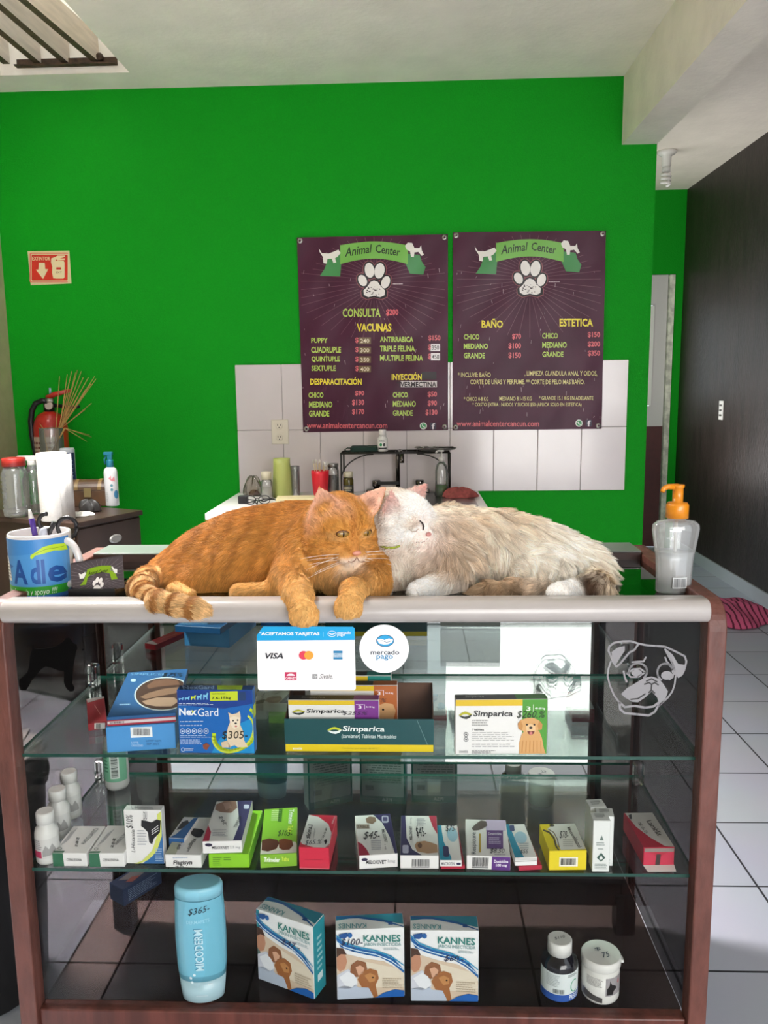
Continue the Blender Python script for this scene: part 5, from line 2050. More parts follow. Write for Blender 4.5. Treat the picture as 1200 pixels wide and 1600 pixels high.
done(o, f, tp)

o, f, tp, dm = shelf_box(c6, (450, 487), (617, 485), (448, 400), (617, 398), (408, 282), (568, 275), 'yellow and white worming carton with a barcode end', ink('ddc81c'))
f.rect(495, 427, 578, 468, 'ece8d8', 1)
f.bars(502, 432, 570, 462)
tp.poly([(470, 282), (568, 275), (612, 392), (500, 396), (482, 370), (475, 340), (455, 318), (440, 305)], 'dedcd4', 1)
tp.line([(425, 310), (450, 320), (470, 345), (478, 380), (490, 398)], 7, '4a3f28', 2)
tp.line([(445, 305), (470, 320), (485, 350), (492, 385)], 4, '6a5a30', 2)
tp.tq('Mesoeldazol', [(545, 292), (595, 382), (578, 388), (530, 298)], '55534c', 3, 0.015)
tp.text('$78-', 495, 312, 535, 350, '232320', 3, 0, 0.3)
tp.ell(462, 288, 12, 6, '3d3a28', 2, n=10)
tp.lines(510, 350, 560, 385, 4, 'a6a49a', 2)
done(o, f, tp)

# three slim standing cartons, one behind another
sp = [((655, 518), (728, 521), (652, 288), 'slim white drops carton, frontmost of three by the yellow box'), ((655, 470), (742, 473), (640, 250), 'slim white drops carton, middle of the three'),
      ((628, 432), (712, 432), (612, 206), 'slim white drops carton, rearmost and furthest left of the three')]
for k, (FL, FR, FT, lb) in enumerate(sp):
    fl, fr = T(*c6(*FL), ZS2), T(*c6(*FR), ZS2)
    h_ = G(*c6(*FT), fl.y).z - ZS2
    w_ = 0.031
    dm = (Vector(((fl.x + fr.x) / 2, max(fl.y, YMIN) + 0.036 * 0 + k * 0.004, ZS2)), (fr.y - fl.y) * 0.0 + (0.0, -0.12, 0.1)[k], w_, 0.03, h_ if k == 0 else 0.098)
    o = carton(lb, dm, ZS2, (ink('dcdedb'),), 'slim drops cartons', 'drops_carton')
    p = face(dm, 'f')
    p.poly([(50, 28), (62, 38), (38, 38)], '6a7a74', 1)
    p.lines(20, 42, 80, 50, 2, '8a9490', 1)
    p.lines(30, 54, 70, 58, 1, '8a9490', 1)
    p.poly([(25, 72), (50, 62), (75, 72), (50, 80)], '3c5a50', 1)
    p.poly([(40, 73), (50, 67), (60, 73), (50, 77)], 'dcdedb', 2)
    p.lines(15, 84, 85, 96, 4, '8a9490', 1)
    q = face(dm, 't')
    q.lines(20, 20, 80, 70, 4, '5a605e', 1)
    done(o, p, q)

# red carton with its end flap hanging open
o, f, tp, dm = shelf_box(c6, (870, 466), (1008, 464), (862, 385), (1004, 385), (803, 228), (930, 228), 'red Lamblit carton with its white end flap hanging open', ink('b02a3e'))
tp.poly([(808, 230), (930, 230), (1004, 385), (960, 380), (900, 340), (845, 290)], 'd0cac6', 1)
tp.tq('Lamblit', [(918, 262), (960, 330), (935, 335), (895, 268)], '55504e', 3, 0.02)
tp.tq('$65', [(870, 272), (895, 320), (880, 325), (855, 275)], '6c6866', 3)
tp.poly([(822, 240), (836, 236), (834, 258), (824, 258)], '3a3836', 3)
f.poly([(868, 390), (925, 425), (925, 470), (872, 470)], 'c0304a', 1)
f.poly([(1000, 390), (945, 425), (945, 470), (1008, 470)], 'c0304a', 1)
f.rect(925, 415, 945, 470, '3a2c2a', 2)
f.rect(868, 388, 1002, 404, '8a7a74', 2)
done(o, f, tp)
m = MB()
w_ = dm[2]
ya = 0.0145 - dm[0].y
M_flap = ink('e8e6e2')
m.prism([(-w_ * 0.5, -0.001), (w_ * 0.5, -0.001), (w_ * 0.46, -0.001 + max(ya, -0.03)), (-w_ * 0.44, -0.001 + max(ya, -0.03))], lambda a_, b_, t_: Vector((a_, b_, 0.0012 + t_ + 0.004 * (b_ + 0.001) / 0.03)), M_flap, t0=0, t1=0.0008)
m.build('end_flap', o)


# round bottles
def bottle(name, label, cat, px, py, z, prof, m_, capprof=None, capm=None, group=None, sy=1.0, rz=0.0, n=26, ymin=0.012):
    q = T(px, py, z)
    rmax = max(r_ for r_, _ in prof) * sy
    # photo point is the front of the foot
    c_ = Vector((q.x, max(q.y + prof[0][0] * sy, ymin + rmax), z + 0.0004))
    t_ = thing(name, label, cat, c_, rz, group)
    mb = MB()
    mb.lathe(prof, m_, n, sy=sy)
    mb.build('body', t_)
    if capprof:
        mb = MB()
        mb.lathe(capprof, capm, n, sy=sy)
        mb.build('cap', t_)
    return t_


M_pill = mat('white_pill_plastic', 'd9d8d4', 0.35)
for k, (px, py, lb) in enumerate(((69, 1352, 'small white pill bottle nearest the glass, red band on its label'), (88, 1313, 'small white pill bottle, middle of the row of three'),
                                  (106, 1282, 'small white pill bottle, rearmost of the row of three'))):
    R_ = 0.0215
    t = bottle('pill_bottle', lb, 'bottle', px, py, ZS2, [(R_ * 0.9, 0), (R_, 0.004), (R_, 0.058), (R_ * 0.92, 0.066), (R_ * 0.62, 0.074), (R_ * 0.6, 0.078)], M_pill,
               [(R_ * 0.78, 0.077), (R_ * 0.78, 0.096), (R_ * 0.7, 0.099)], M_pill, 'white pill bottles at the shelf end')
    p = Panel(cyl(R_ + 0.0002), step=(0.004, 0))
    p.rect(-0.03, 0.014, 0.03, 0.052, 'cfcecb', 1)
    if k == 0:
        p.rect(-0.03, 0.015, -0.002, 0.028, 'b8325a', 2)
    p.lines(-0.024, 0.05, 0.0, 0.03, 5, '7d7d80', 2)
    p.poly([(0.0, 0.028), (0.006, 0.04), (0.012, 0.032), (0.018, 0.042), (0.024, 0.03), (0.026, 0.02), (0.0, 0.018)], '9b9a98', 2)
    p.build('label', t)

R_ = 0.0265
t = bottle('shampoo_bottle', 'white bottle with a pale green label standing under the blue box', 'bottle', 178, 1236, ZS2, [(R_ * 0.85, 0), (R_, 0.008), (R_, 0.10), (R_ * 0.85, 0.115), (R_ * 0.5, 0.125)], M_pill,
           [(R_ * 0.6, 0.122), (R_ * 0.6, 0.145), (R_ * 0.52, 0.148)], M_pill)
p = Panel(cyl(R_ + 0.0002), step=(0.004, 0))
p.rect(-0.03, 0.022, 0.035, 0.095, '7fbf9c', 1)
p.rect(-0.004, 0.03, 0.016, 0.085, 'dfe9e2', 2)
p.bars(-0.001, 0.034, 0.013, 0.082, '2a3a30', 3, vert=False)
p.lines(-0.02, 0.08, -0.008, 0.04, 5, '3f7f60', 2)
p.build('label', t)

# ---- upper shelf
GS1 = 'flea treatment cartons on the upper glass shelf'


def c1_(x, y):
    return (x / 2.857, y / 2.857 + 930)


def c2_(x, y):
    return (x / 4 + 400, y / 4 + 950)


def c3_(x, y):
    return (x / 2.5 + 640, y / 2.5 + 950)


o, f, tp, dm = shelf_box(c1_, (395, 608), (480, 595), (392, 576), (478, 566), (350, 472), (440, 455), 'small red carton lying beside the big blue box', ink('a11f2c'), z=ZS1, group=GS1)
f.rect(423, 572, 470, 598, 'd8cfc8', 1)
f.bars(430, 575, 452, 596)
tp.poly([(350, 472), (440, 455), (445, 462), (362, 490)], 'b9b0aa', 1)
tp.line([(400, 500), (440, 540)], 3, 'd8948c', 2)
done(o, f, tp)

BLU = '4c94d2'
o, f, tp, dm = shelf_box(c1_, (478, 706), (785, 686), (470, 592), (783, 566), (545, 420), (820, 400), 'light blue carton with a barcode, lowest of the two stacked blue boxes', ink(BLU), z=ZS1, group=GS1)
f.poly([(578, 590), (676, 585), (678, 632), (580, 638)], 'eceef0', 1)
f.bars(590, 594, 666, 626)
f.text('LOTE:', 583, 655, 615, 663, 'cfe2f4', 2)
f.text('CADUCIDAD:', 583, 668, 635, 677, 'cfe2f4', 2)
f.text('L0497 A074', 648, 646, 718, 655, '2b4a78', 2)
f.text('SEP 2021', 650, 660, 705, 670, '2b4a78', 2)
done(o, f)
zz = ZS1 + dm[4] + 0.0008
dm2 = (dm[0] + Vector((0.002, 0.004, 0)), dm[1] + 0.02, dm[2] * 1.0, dm[3] * 1.22, 0.017)
o = carton('dark blue carton with sleeping puppies on its lid, topmost of the two blue boxes', dm2, zz, (ink('24598f'),), GS1)
f = face(dm2, 'f')
f.rect(0, 35, 100, 100, '9c2036', 1)
f.rect(0, 48, 100, 78, 'd4c6c8', 2)
f.bars(4, 52, 25, 74, '3a2a30', 3)
tp = face(dm2, 't', [(555, 342), (822, 322), (783, 545), (482, 555)])
tp.ell(722, 450, 133, 84, 'c9d2da', 1, n=36)
tp.ell(722, 450, 127, 79, '4c2f24', 2, n=36)
tp.poly([(640, 410), (670, 385), (730, 376), (780, 385), (790, 405), (740, 410), (690, 415), (650, 425)], '7a5340', 3)
tp.poly([(615, 465), (650, 445), (720, 425), (790, 418), (815, 430), (770, 450), (700, 462), (640, 475)], '8f6a54', 3)
tp.poly([(625, 485), (690, 468), (770, 470), (800, 490), (760, 515), (690, 512), (640, 500)], 'a98670', 3)
tp.text('SIMPLICEF', 565, 346, 720, 358, '6fa0cc', 2, 0.01, 0.1)
tp.ell(580, 382, 12, 7, 'b5cfe6', 2, n=12)
tp.text('$75%', 705, 345, 805, 368, '10222f', 4, 0, 0.4)
tp.lines(530, 495, 585, 510, 1, '8fb4d8', 2)
done(o, f, tp)

# NexGard
o, f, tp, dm = shelf_box(c1_, (797, 716), (1133, 718), (787, 432), (1130, 440), (805, 412), (1132, 414), 'standing blue NexGard carton with a terrier inside a lime ring', ink('1664b4'), z=ZS1, group=GS1, upright=True)
f.poly([(787, 432), (1130, 440), (1131, 500), (1000, 520), (787, 500)], '1b3f8e', 1)
f.poly([(940, 716), (1133, 718), (1131, 560), (1040, 600), (980, 650)], '1b8ccc', 1)
f.rect(940, 443, 1065, 484, 'c7d62c', 2)
f.text('TABLETAS MASTICABLES', 948, 450, 1010, 456, '30402c', 3)
f.text('7.6-15kg', 948, 466, 1035, 480, '20301c', 3, 0.02)
f.rect(1070, 447, 1100, 484, '26406a', 3)
f.text('N e x G a r d', 10, 10, 12, 12, 'e8eef6', 1)
f.text('Nex', 797, 514, 878, 547, 'eef2f8', 3, 0.035)
f.text('Gard', 882, 516, 976, 552, 'eef2f8', 3, 0.0)
f.poly([(857, 522), (866, 530), (857, 538)], 'c7d62c', 4)
f.lines(797, 493, 968, 505, 2, 'c9d6ea', 3)
f.lines(800, 573, 925, 580, 1, 'c9d6ea', 3)
f.lines(800, 590, 930, 600, 1, 'a9bee0', 3)
for k in range(5):
    f.ring(811 + 27 * k, 618, 10, 11, 2.5, 'dfe8f4', 3, n=14)
    f.ell(811 + 27 * k, 618, 5, 4, 'dfe8f4', 3, n=8)
f.lines(800, 636, 945, 650, 2, 'a9bee0', 3)
f.lines(800, 655, 905, 680, 3, 'a9bee0', 3)
for k, hh in enumerate((12, 16, 22, 26, 32)):
    x = 797 + 28 * k
    col = '7ec3e8' if k != 2 else 'c7d62c'
    yb = 478
    f.poly([(x, yb - hh * 0.7), (x + 5, yb - hh * 0.7), (x + 14, yb - hh * 0.65), (x + 18, yb - hh), (x + 24, yb - hh * 0.9), (x + 20, yb - hh * 0.5), (x + 20, yb), (x + 16, yb), (x + 14, yb - hh * 0.35), (x + 6, yb - hh * 0.35), (x + 5, yb), (x + 1, yb)], col, 3)
f.ring(1055, 612, 112, 82, 17, 'b4cc1c', 2, rot=-38, a0=-20, a1=215)
f.ring(1040, 625, 100, 78, 9, 'd6e24a', 3, rot=-38, a0=-10, a1=210)
f.poly([(1020, 690), (1010, 640), (1018, 600), (1030, 575), (1020, 535), (1038, 545), (1060, 540), (1072, 530), (1076, 560), (1072, 590), (1085, 620), (1088, 660), (1105, 688), (1060, 690), (1045, 680)], 'e2cdb0', 4)
f.poly([(985, 668), (1012, 660), (1030, 690), (990, 690)], 'd9c2a4', 4)
f.poly([(1025, 560), (1045, 552), (1072, 560), (1068, 600), (1045, 610), (1030, 590)], 'ecdcc4', 5)
for ex, ey in ((1042, 572), (1062, 570)):
    f.ell(ex, ey, 4, 4, '1a1412', 6, n=8)
f.ell(1053, 584, 6, 4, '1a1412', 6, n=8)
f.ell(1054, 597, 6, 4, 'c8706a', 6, n=8)
f.text('$305-', 990, 618, 1105, 656, '2a241c', 7, 0, 0.15)
f.poly([(903, 678), (920, 670), (935, 682), (920, 702), (905, 695)], '8a4a34', 3)
f.ring(812, 700, 8, 8, 2, 'dfe8f4', 3, n=12)
f.lines(822, 694, 860, 708, 2, 'c9d6ea', 3)
tp.rect(790, 410, 1135, 440, '17305e', 1)
tp.text('NexGard', 812, 414, 935, 432, '8fa6c8', 2, 0.01)
tp.rect(948, 412, 1070, 440, '93a828', 2)
rt = face(dm, 'r')
rt.rect(0, 25, 100, 45, 'c7d62c', 1)
done(o, f, tp, rt)

# long display tray: an open carton with a tall back
fl, fr = T(446, 1180, ZS1), T(678, 1180, ZS1)
y0 = max(fl.y, 0.02)
fl, fr = G(446, 1183, y0), G(678, 1183, y0)
W3 = fr.x - fl.x
h1 = G(560, 1124, y0).z - ZS1
Dp = 0.105
h2 = G(671, 1067, y0 + Dp).z - ZS1
t = thing('display_tray', 'long dark green display tray with a yellow stripe on the upper shelf', 'display tray', ((fl.x + fr.x) / 2, y0, ZS1 + 0.0004))
M_tg = ink('0f4a4e')
M_tb = mat('brown_cardboard', '5f4334', 0.8, noise=0.1, nscale=30)
m = MB()
m.box(-W3 / 2, W3 / 2, 0, 0.0015, 0, h1, M_tg)
m.build('front_board', t)
m = MB()
m.box(-W3 / 2, W3 / 2, Dp - 0.0015, Dp, 0, h2, M_tb)
m.box(-W3 / 2, W3 / 2, Dp, Dp + 0.0004, 0, h2, M_tg)
bb = m.build('back_board', t)
for s in (-1, 1):
    m = MB()
    xa = s * W3 / 2 - (0.0015 if s > 0 else 0)
    pts = [(0.0015, 0), (0.0015, h1 * 0.99), (Dp * 0.25, h1 * 1.05), (Dp * 0.7, h2 * 0.97), (Dp - 0.0015, h2), (Dp - 0.0015, 0)]
    m.prism(pts, lambda a_, b_, q_: Vector((q_, a_, b_)), M_tb, t0=xa, t1=xa + 0.0015)
    m.build('side_board', t)
m = MB()
m.box(-W3 / 2 + 0.0015, W3 / 2 - 0.0015, 0.0015, Dp - 0.0015, 0, 0.0015, M_tb)
m.build('floor_board', t)


def logo(p_, x, y, k, c_a, c_b):
    """two facing wave leaves"""
    p_.poly([(x, y + 14 * k), (x + 14 * k, y + 4 * k), (x + 26 * k, y), (x + 40 * k, y + 5 * k), (x + 52 * k, y + 11 * k), (x + 44 * k, y + 16 * k), (x + 32 * k, y + 11 * k), (x + 18 * k, y + 12 * k), (x + 8 * k, y + 16 * k)], c_a, 3)
    p_.poly([(x + 52 * k, y + 13 * k), (x + 44 * k, y + 24 * k), (x + 30 * k, y + 30 * k), (x + 16 * k, y + 27 * k), (x, y + 17 * k), (x + 10 * k, y + 16 * k), (x + 22 * k, y + 20 * k), (x + 36 * k, y + 18 * k), (x + 46 * k, y + 12 * k)], c_b, 4)


p = Panel(lambda u, v, e: Vector((-W3 / 2 + u * W3, -0.0002 - e, v * h1)), quad=[(178, 700), (1113, 690), (1113, 932), (184, 937)])
p.poly([(178, 884), (1113, 880), (1113, 932), (184, 937)], 'e3c814', 1)
logo(p, 444, 752, 1.75, 'c3cc2c', 'e8f0ee')
p.text('Simparica', 540, 744, 802, 796, 'eef4f2', 3, 0.02, 0.12)
p.text('(sarolaner) Tabletas Masticables', 534, 805, 876, 842, 'd6e4e2', 3, 0.008, 0.12)
p.text('zoetis', 230, 904, 288, 922, 'f4f0d8', 3, 0.02)
p.text('Conservar por debajo de 30\u00b0C', 535, 903, 760, 917, '9a8a20', 3, 0.004)
p.line([(1005, 690), (1030, 760), (1055, 830), (1072, 876)], 2.5, '7fa0a0', 3)
p.build('printed_face', t)
p = Panel(lambda u, v, e: Vector((W3 / 2 - u * W3, Dp + 0.0006 + e, v * h2)), quad=[(0, 0), (900, 0), (900, 400), (0, 400)])
p.rect(0, 345, 900, 400, 'e3c814', 1)
logo(p, 250, 130, 1.9, 'c3cc2c', 'e8f0ee')
p.text('Simparica', 370, 120, 660, 185, 'eef4f2', 3, 0.02, 0.12)
p.text('(sarolaner) Tabletas Masticables', 370, 200, 720, 240, 'd6e4e2', 3, 0.008, 0.12)
p.build('printed_face', t)
TY = y0
# cartons in the tray
zin = ZS1 + 0.0024
sets = ((0.010, 450, 592, 1094, 'purple-banded Simparica carton standing in the green tray', '7a2f8a', 'f'), (0.045, 484, 621, 1071, 'orange-banded Simparica carton behind the purple one in the tray', 'b5622c', 'f'),
        (0.078, 476, 611, 1056, 'teal-banded Simparica carton, rearmost in the tray', '1f8a80', 'f'))
for k, (dy, xa, xb, yt, lb, band, _) in enumerate(sets):
    yy = y0 + dy
    A_, B_ = G(xa, yt, yy), G(xb, yt, yy)
    xm0, xm1 = t.location.x - W3 / 2 + 0.002, t.location.x + W3 / 2 - 0.002
    ax, bx = max(A_.x, xm0), min(B_.x, xm1)
    dm = (Vector(((ax + bx) / 2, yy, zin)), 0.0, bx - ax, 0.022, A_.z - zin)
    o = carton(lb, dm, zin, (ink('e6e3e1'),), GS1)
    f = face(dm, 'f', [(200, 572), (770, 570), (770, 980), (200, 980)])
    f.rect(200, 574, 616, 612, 'e0bc22', 1)
    f.rect(616, 572, 770, 980, band, 2)
    logo(f, 222, 650, 1.6, 'b9b52c', '26302c')
    f.text('Simparica', 313, 645, 556, 690, '26282a', 3, 0.02, 0.12)
    f.text('3', 640, 615, 660, 642, 'f2e8f2', 3, 0.02)
    f.line([(626, 606), (672, 606)], 3, 'e8d8ea', 3)
    f.line([(680, 605), (680, 645)], 3, 'e8d8ea', 3)
    f.text(('5-10 kg', '<1-5 kg', '20-40 kg')[k], 690, 620, 742, 636, 'f2e8f2', 3, 0.02)
    f.text('$255%', 540, 665, 700, 698, '23202a', 4, 0, 0.3)
    if k:
        f.poly([(640, 720), (690, 700), (740, 710), (758, 760), (740, 830), (680, 860), (650, 820)], 'd0a070', 3)
        f.ell(675, 750, 8, 8, '2a1c14', 4, n=10)
    tp = face(dm, 't', [(0, 0), (100, 0), (100, 100), (0, 100)])
    tp.rect(0, 0, 72, 100, '2c2624', 1)
    tp.rect(72, 0, 100, 100, band, 2)
    tp.text('Simparica', 14, 30, 40, 75, '8f8a86', 2, 0.01, 0.12)
    done(o, f, tp)

# Simparica carton alone
o, f, tp, dm = shelf_box(c3_, (180, 585), (540, 582), (180, 370), (540, 367), (183, 347), (541, 350), 'green-banded Simparica carton with a golden retriever, alone on the upper shelf', ink('e9e7e5'), z=ZS1, group=GS1, upright=True)
f.poly([(180, 370), (442, 369), (442, 393), (180, 394)], 'e0bc22', 1)
f.rect(442, 366, 540, 590, '4f9a32', 1)
f.poly([(442, 500), (470, 480), (500, 500), (520, 560), (535, 590), (442, 590)], 'e9e7e5', 1.5)
logo(f, 193, 415, 1.0, 'b9b52c', '3a3f38')
f.text('Simparica', 250, 411, 404, 441, '2a2a2c', 3, 0.02, 0.12)
f.text('3', 457, 395, 473, 412, 'f0f6ea', 3, 0.02)
f.line([(484, 388), (484, 415)], 2, 'dcecd0', 3)
f.text('40-60 kg', 490, 399, 530, 409, 'f0f6ea', 3, 0.02)
f.text('$260.%', 420, 412, 532, 444, '24301c', 6, 0, 0.3)
f.lines(245, 448, 318, 476, 3, 'a9a7a6', 3)
f.text('1 tableta', 245, 482, 292, 490, '4a4a4c', 3, 0.01)
f.lines(245, 497, 422, 535, 5, 'b9b7b8', 3)
f.lines(245, 542, 420, 560, 2, 'b9b7b8', 3)
f.lines(245, 568, 340, 582, 3, '6a686a', 3)
f.text('zoetis', 195, 566, 230, 578, '77777a', 3)
for yy in (505, 525):
    f.ring(222, yy, 8, 8, 2, '55555a', 3, n=12)
    f.ell(222, yy, 4, 3, '55555a', 3, n=8)
GLD, GLD2, GLD3 = 'd8a468', 'c48a4c', 'e6c090'
f.poly([(432, 590), (430, 540), (440, 505), (452, 490), (480, 500), (508, 490), (520, 520), (528, 560), (536, 590)], GLD, 3)
f.poly([(426, 480), (424, 462), (436, 448), (460, 440), (486, 440), (508, 450), (521, 465), (518, 485), (506, 484), (500, 500), (478, 514), (456, 508), (442, 488), (434, 486)], GLD, 4)
f.poly([(424, 462), (436, 450), (444, 470), (440, 490), (428, 484)], GLD2, 5)
f.poly([(521, 465), (508, 450), (502, 470), (506, 488), (517, 486)], GLD2, 5)
f.poly([(456, 470), (474, 462), (492, 470), (494, 494), (476, 506), (458, 494)], GLD3, 5)
f.ell(460, 466, 4, 4, '1f1510', 6, n=10)
f.ell(489, 466, 4, 4, '1f1510', 6, n=10)
f.ell(475, 478, 7, 5, '1f1510', 6, n=10)
f.poly([(460, 490), (475, 493), (492, 490), (486, 502), (476, 508), (466, 502)], '7a3a34', 6)
f.ell(476, 500, 6, 6, 'd8837c', 7, n=10)
for k in range(6):
    f.line([(445 + 14 * k, 530), (442 + 15 * k, 575)], 3, GLD2, 5)
tp.rect(183, 345, 442, 370, '2c2624', 1)
tp.rect(442, 345, 541, 370, '3a7a28', 1)
tp.text('Simparica', 235, 352, 320, 364, 'a09c98', 2, 0.01, 0.12)
rt = face(dm, 'r')
rt.rect(0, 0, 100, 100, '4f9a32', 1)
done(o, f, tp, rt)

# ---- deck
def c7(x, y):
    return (x / 2.308 + 240, y / 2.308 + 1360)


def c8(x, y):
    return (x / 2.609 + 740, y / 2.609 + 1360)


GK = 'insecticide soap cartons on the case floor'
for k, (FL, FR, FTL, FTR, BL, BR, lb) in enumerate((
        ((360, 455), (580, 485), (357, 197), (580, 240), (388, 152), (605, 188), 'white and blue Kannes soap carton turned aside, beside the tall shampoo bottle'),
        ((660, 485), (905, 472), (658, 235), (902, 225), (658, 190), (900, 180), 'white and blue Kannes soap carton, middle of the three, price written left of its name'),
        ((928, 490), (1173, 492), (928, 235), (1173, 240), (932, 188), (1172, 195), 'white and blue Kannes soap carton, last of the three toward the dark syrup bottle'))):
    fl, fr = T(*c7(*FL), ZD), T(*c7(*FR), ZD)
    w_ = (fr - fl).length
    an = (fr.y - fl.y) and math.atan2(fr.y - fl.y, fr.x - fl.x)
    if k == 0:
        an = -0.42
        w_ = (fr.x - fl.x) / math.cos(an) * 0.98
    h_ = G(*c7(*FTL), fl.y).z - ZD
    D_ = 0.042
    fm = (fl + fr) / 2
    fm.y = max(fm.y, 0.022 + abs(math.sin(an)) * w_ / 2)
    dm = (fm, an, w_, D_, h_)
    o = carton(lb, dm, ZD, (ink('e3e4e4'),), GK, 'soap_carton')
    x0, y0 = 660, 235
    f = face(dm, 'f', [(658, 235), (902, 225), (905, 472), (660, 485)])
    f.rect(655, 222, 672, 488, '23818e', 1) if k == 0 else None
    # photo half
    f.poly([(658, 300), (700, 320), (760, 335), (830, 345), (880, 372), (905, 400), (905, 452), (860, 448), (820, 465), (810, 478), (660, 485)], 'cdb9a2', 1)
    f.poly([(760, 345), (900, 375), (905, 440), (800, 440)], 'd8cdb9', 2)
    f.poly([(658, 395), (700, 372), (730, 390), (735, 430), (700, 445), (660, 440)], 'c9ccd6', 3)
    f.poly([(660, 440), (720, 425), (740, 440), (785, 440), (790, 480), (660, 486)], 'b4bfd0', 3)
    f.poly([(660, 305), (690, 310), (698, 345), (690, 372), (672, 382), (660, 370)], 'b88468', 3)
    f.poly([(658, 295), (685, 298), (697, 320), (676, 318), (660, 330)], '4a3226', 4)
    f.poly([(708, 385), (712, 358), (735, 340), (765, 348), (770, 372), (750, 395), (730, 402)], '8a5a3c', 4)
    f.poly([(728, 365), (745, 358), (760, 368), (755, 388), (738, 396)], 'd0a184', 5)
    f.poly([(668, 402), (700, 380), (722, 392), (735, 420), (715, 438), (690, 432)], 'dfe2e6', 5)
    f.poly([(735, 410), (750, 382), (780, 370), (806, 378), (812, 405), (800, 430), (808, 470), (795, 478), (775, 440), (750, 438)], '9a6238', 5)
    f.poly([(760, 395), (780, 385), (800, 395), (798, 415), (778, 420)], 'b9824e', 6)
    f.ell(790, 402, 4, 3, '24160f', 7, n=8)
    # waves
    f.line([(658, 262), (680, 285), (720, 300), (770, 312), (820, 322), (865, 345), (905, 378)], 17, '1f5f9e', 6)
    f.line([(658, 250), (690, 276), (740, 293), (800, 305), (855, 325), (905, 358)], 5, '2a8fb8', 7)
    f.line([(658, 272), (690, 292), (740, 306), (800, 318), (855, 340), (905, 374)], 3, 'd8ecf4', 8)
    f.poly([(800, 476), (830, 458), (870, 446), (905, 450), (905, 472)], '1f5fae', 6)
    f.poly([(668, 247), (700, 240), (704, 252), (690, 262), (672, 260)], '24508e', 7)
    f.ell(709, 250, 9, 9, '2a5f9e', 7, n=12)
    f.text('KANNES', 757, 250, 890, 274, '2f7a72', 7, 0.02)
    f.text('JABON INSECTICIDA', 758, 277, 892, 292, '5a8f90', 7, 0.005)
    f.text('$47.-' if k == 0 else ('$100-' if k == 1 else '$60.-'), *((770, 300, 850, 324) if k == 0 else (675, 262, 755, 288) if k == 1 else (780, 312, 850, 336)), '2a2c4a', 9, 0.0, 0.3)
    f.lines(830, 296, 892, 306, 2, '9ab0b4', 7)
    f.lines(825, 405, 895, 445, 5, 'b3a48f', 7)
    tp = face(dm, 't', [(658, 190), (900, 180), (902, 225), (658, 235)])
    tp.poly([(658, 190), (900, 180), (902, 215), (800, 200), (720, 196), (658, 205)], '2a7f96', 1)
    tp.line([(658, 196), (740, 194), (830, 205), (902, 225)], 7, '1f5f9e', 2)
    tp.tq('KANNES', [(768, 228), (668, 230), (668, 215), (768, 213)], '5f9aa0', 3, 0.01)
    tp.rect(846, 208, 862, 218, '24508e', 3)
    rt = face(dm, 'r')
    rt.rect(0, 0, 100, 100, '2a8f9c', 1)
    rt.lines(30, 20, 80, 70, 6, '9fd0d4', 2)
    rt.rect(30, 72, 75, 82, 'd0e4e6', 2)
    bk = Panel(lambda u, v, e: Vector((w_ / 2 - u * w_, D_ + 0.0002 + e, v * h_)), quad=[(0, 0), (100, 0), (100, 100), (0, 100)])
    bk.rect(0, 0, 100, 100, '2a7f74', 1)
    bk.rrect(4, 4, 96, 86, 4, 'c9d2d2', 2)
    bk.lines(10, 12, 90, 60, 10, '8a9a9a', 3)
    bk.bars(70, 64, 88, 74, '26302e', 3)
    bk.text('PISA', 30, 89, 52, 96, 'e0ece8', 3, 0.01)
    done(o, f, tp, rt, bk)

# tall shampoo bottle on its flat cap end
q = T(318, 1566, ZD)
sc_ = (q - CAM).length / FPX
R_ = 33 * sc_
Hb = G(306, 1383, q.y + 0.01).z - ZD
M_sh = mat('pale_blue_plastic', '6fb7cf', 0.3, coat=0.3)
t = thing('shampoo_flask', 'tall pale blue Micoderm shampoo bottle on the case floor', 'shampoo bottle', (q.x - 0.004, max(q.y + 0.02, 0.03), ZD + 0.0004), 0.12)
pr = [(0.76, 0), (0.82, 0.008), (0.86, 0.06), (0.97, 0.3), (1.0, 0.55), (0.98, 0.75), (0.93, 0.9), (0.94, 0.905), (0.94, 0.975), (0.90, 0.995), (0.8, 1.0)]
i0 = 6
M_sh2 = mat('milky_blue_plastic', 'a9c9d4', 0.35, coat=0.3)
m = MB()
m.lathe([(R_ * x, Hb * z) for x, z in pr[:3]] + [(R_ * 0.92, Hb * 0.2)], M_sh2, 36, sy=0.62)
m.build('clear_base', t)
m = MB()
m.lathe([(R_ * 0.919, Hb * 0.201)] + [(R_ * x, Hb * z) for x, z in pr[3:7]], M_sh, 36, sy=0.62)
m.build('body', t)
m = MB()
m.lathe([(R_ * x, Hb * z + 0.0003) for x, z in pr[7:]], mat('soft_blue_cap', '8ccbe0', 0.35), 36, sy=0.62)
m.build('cap', t)


def flask(x, y, h):
    zz_ = y * Hb
    k_ = 1.0 if y < 0.5 else 0.98
    R2 = R_ * np.interp(y, [z for _, z in pr], [x_ for x_, _ in pr])
    th = x / R_
    return Vector(((R2 + h + 0.0003) * math.sin(th), -0.62 * (R2 + h + 0.0003) * math.cos(th) - h * 0.4, zz_))


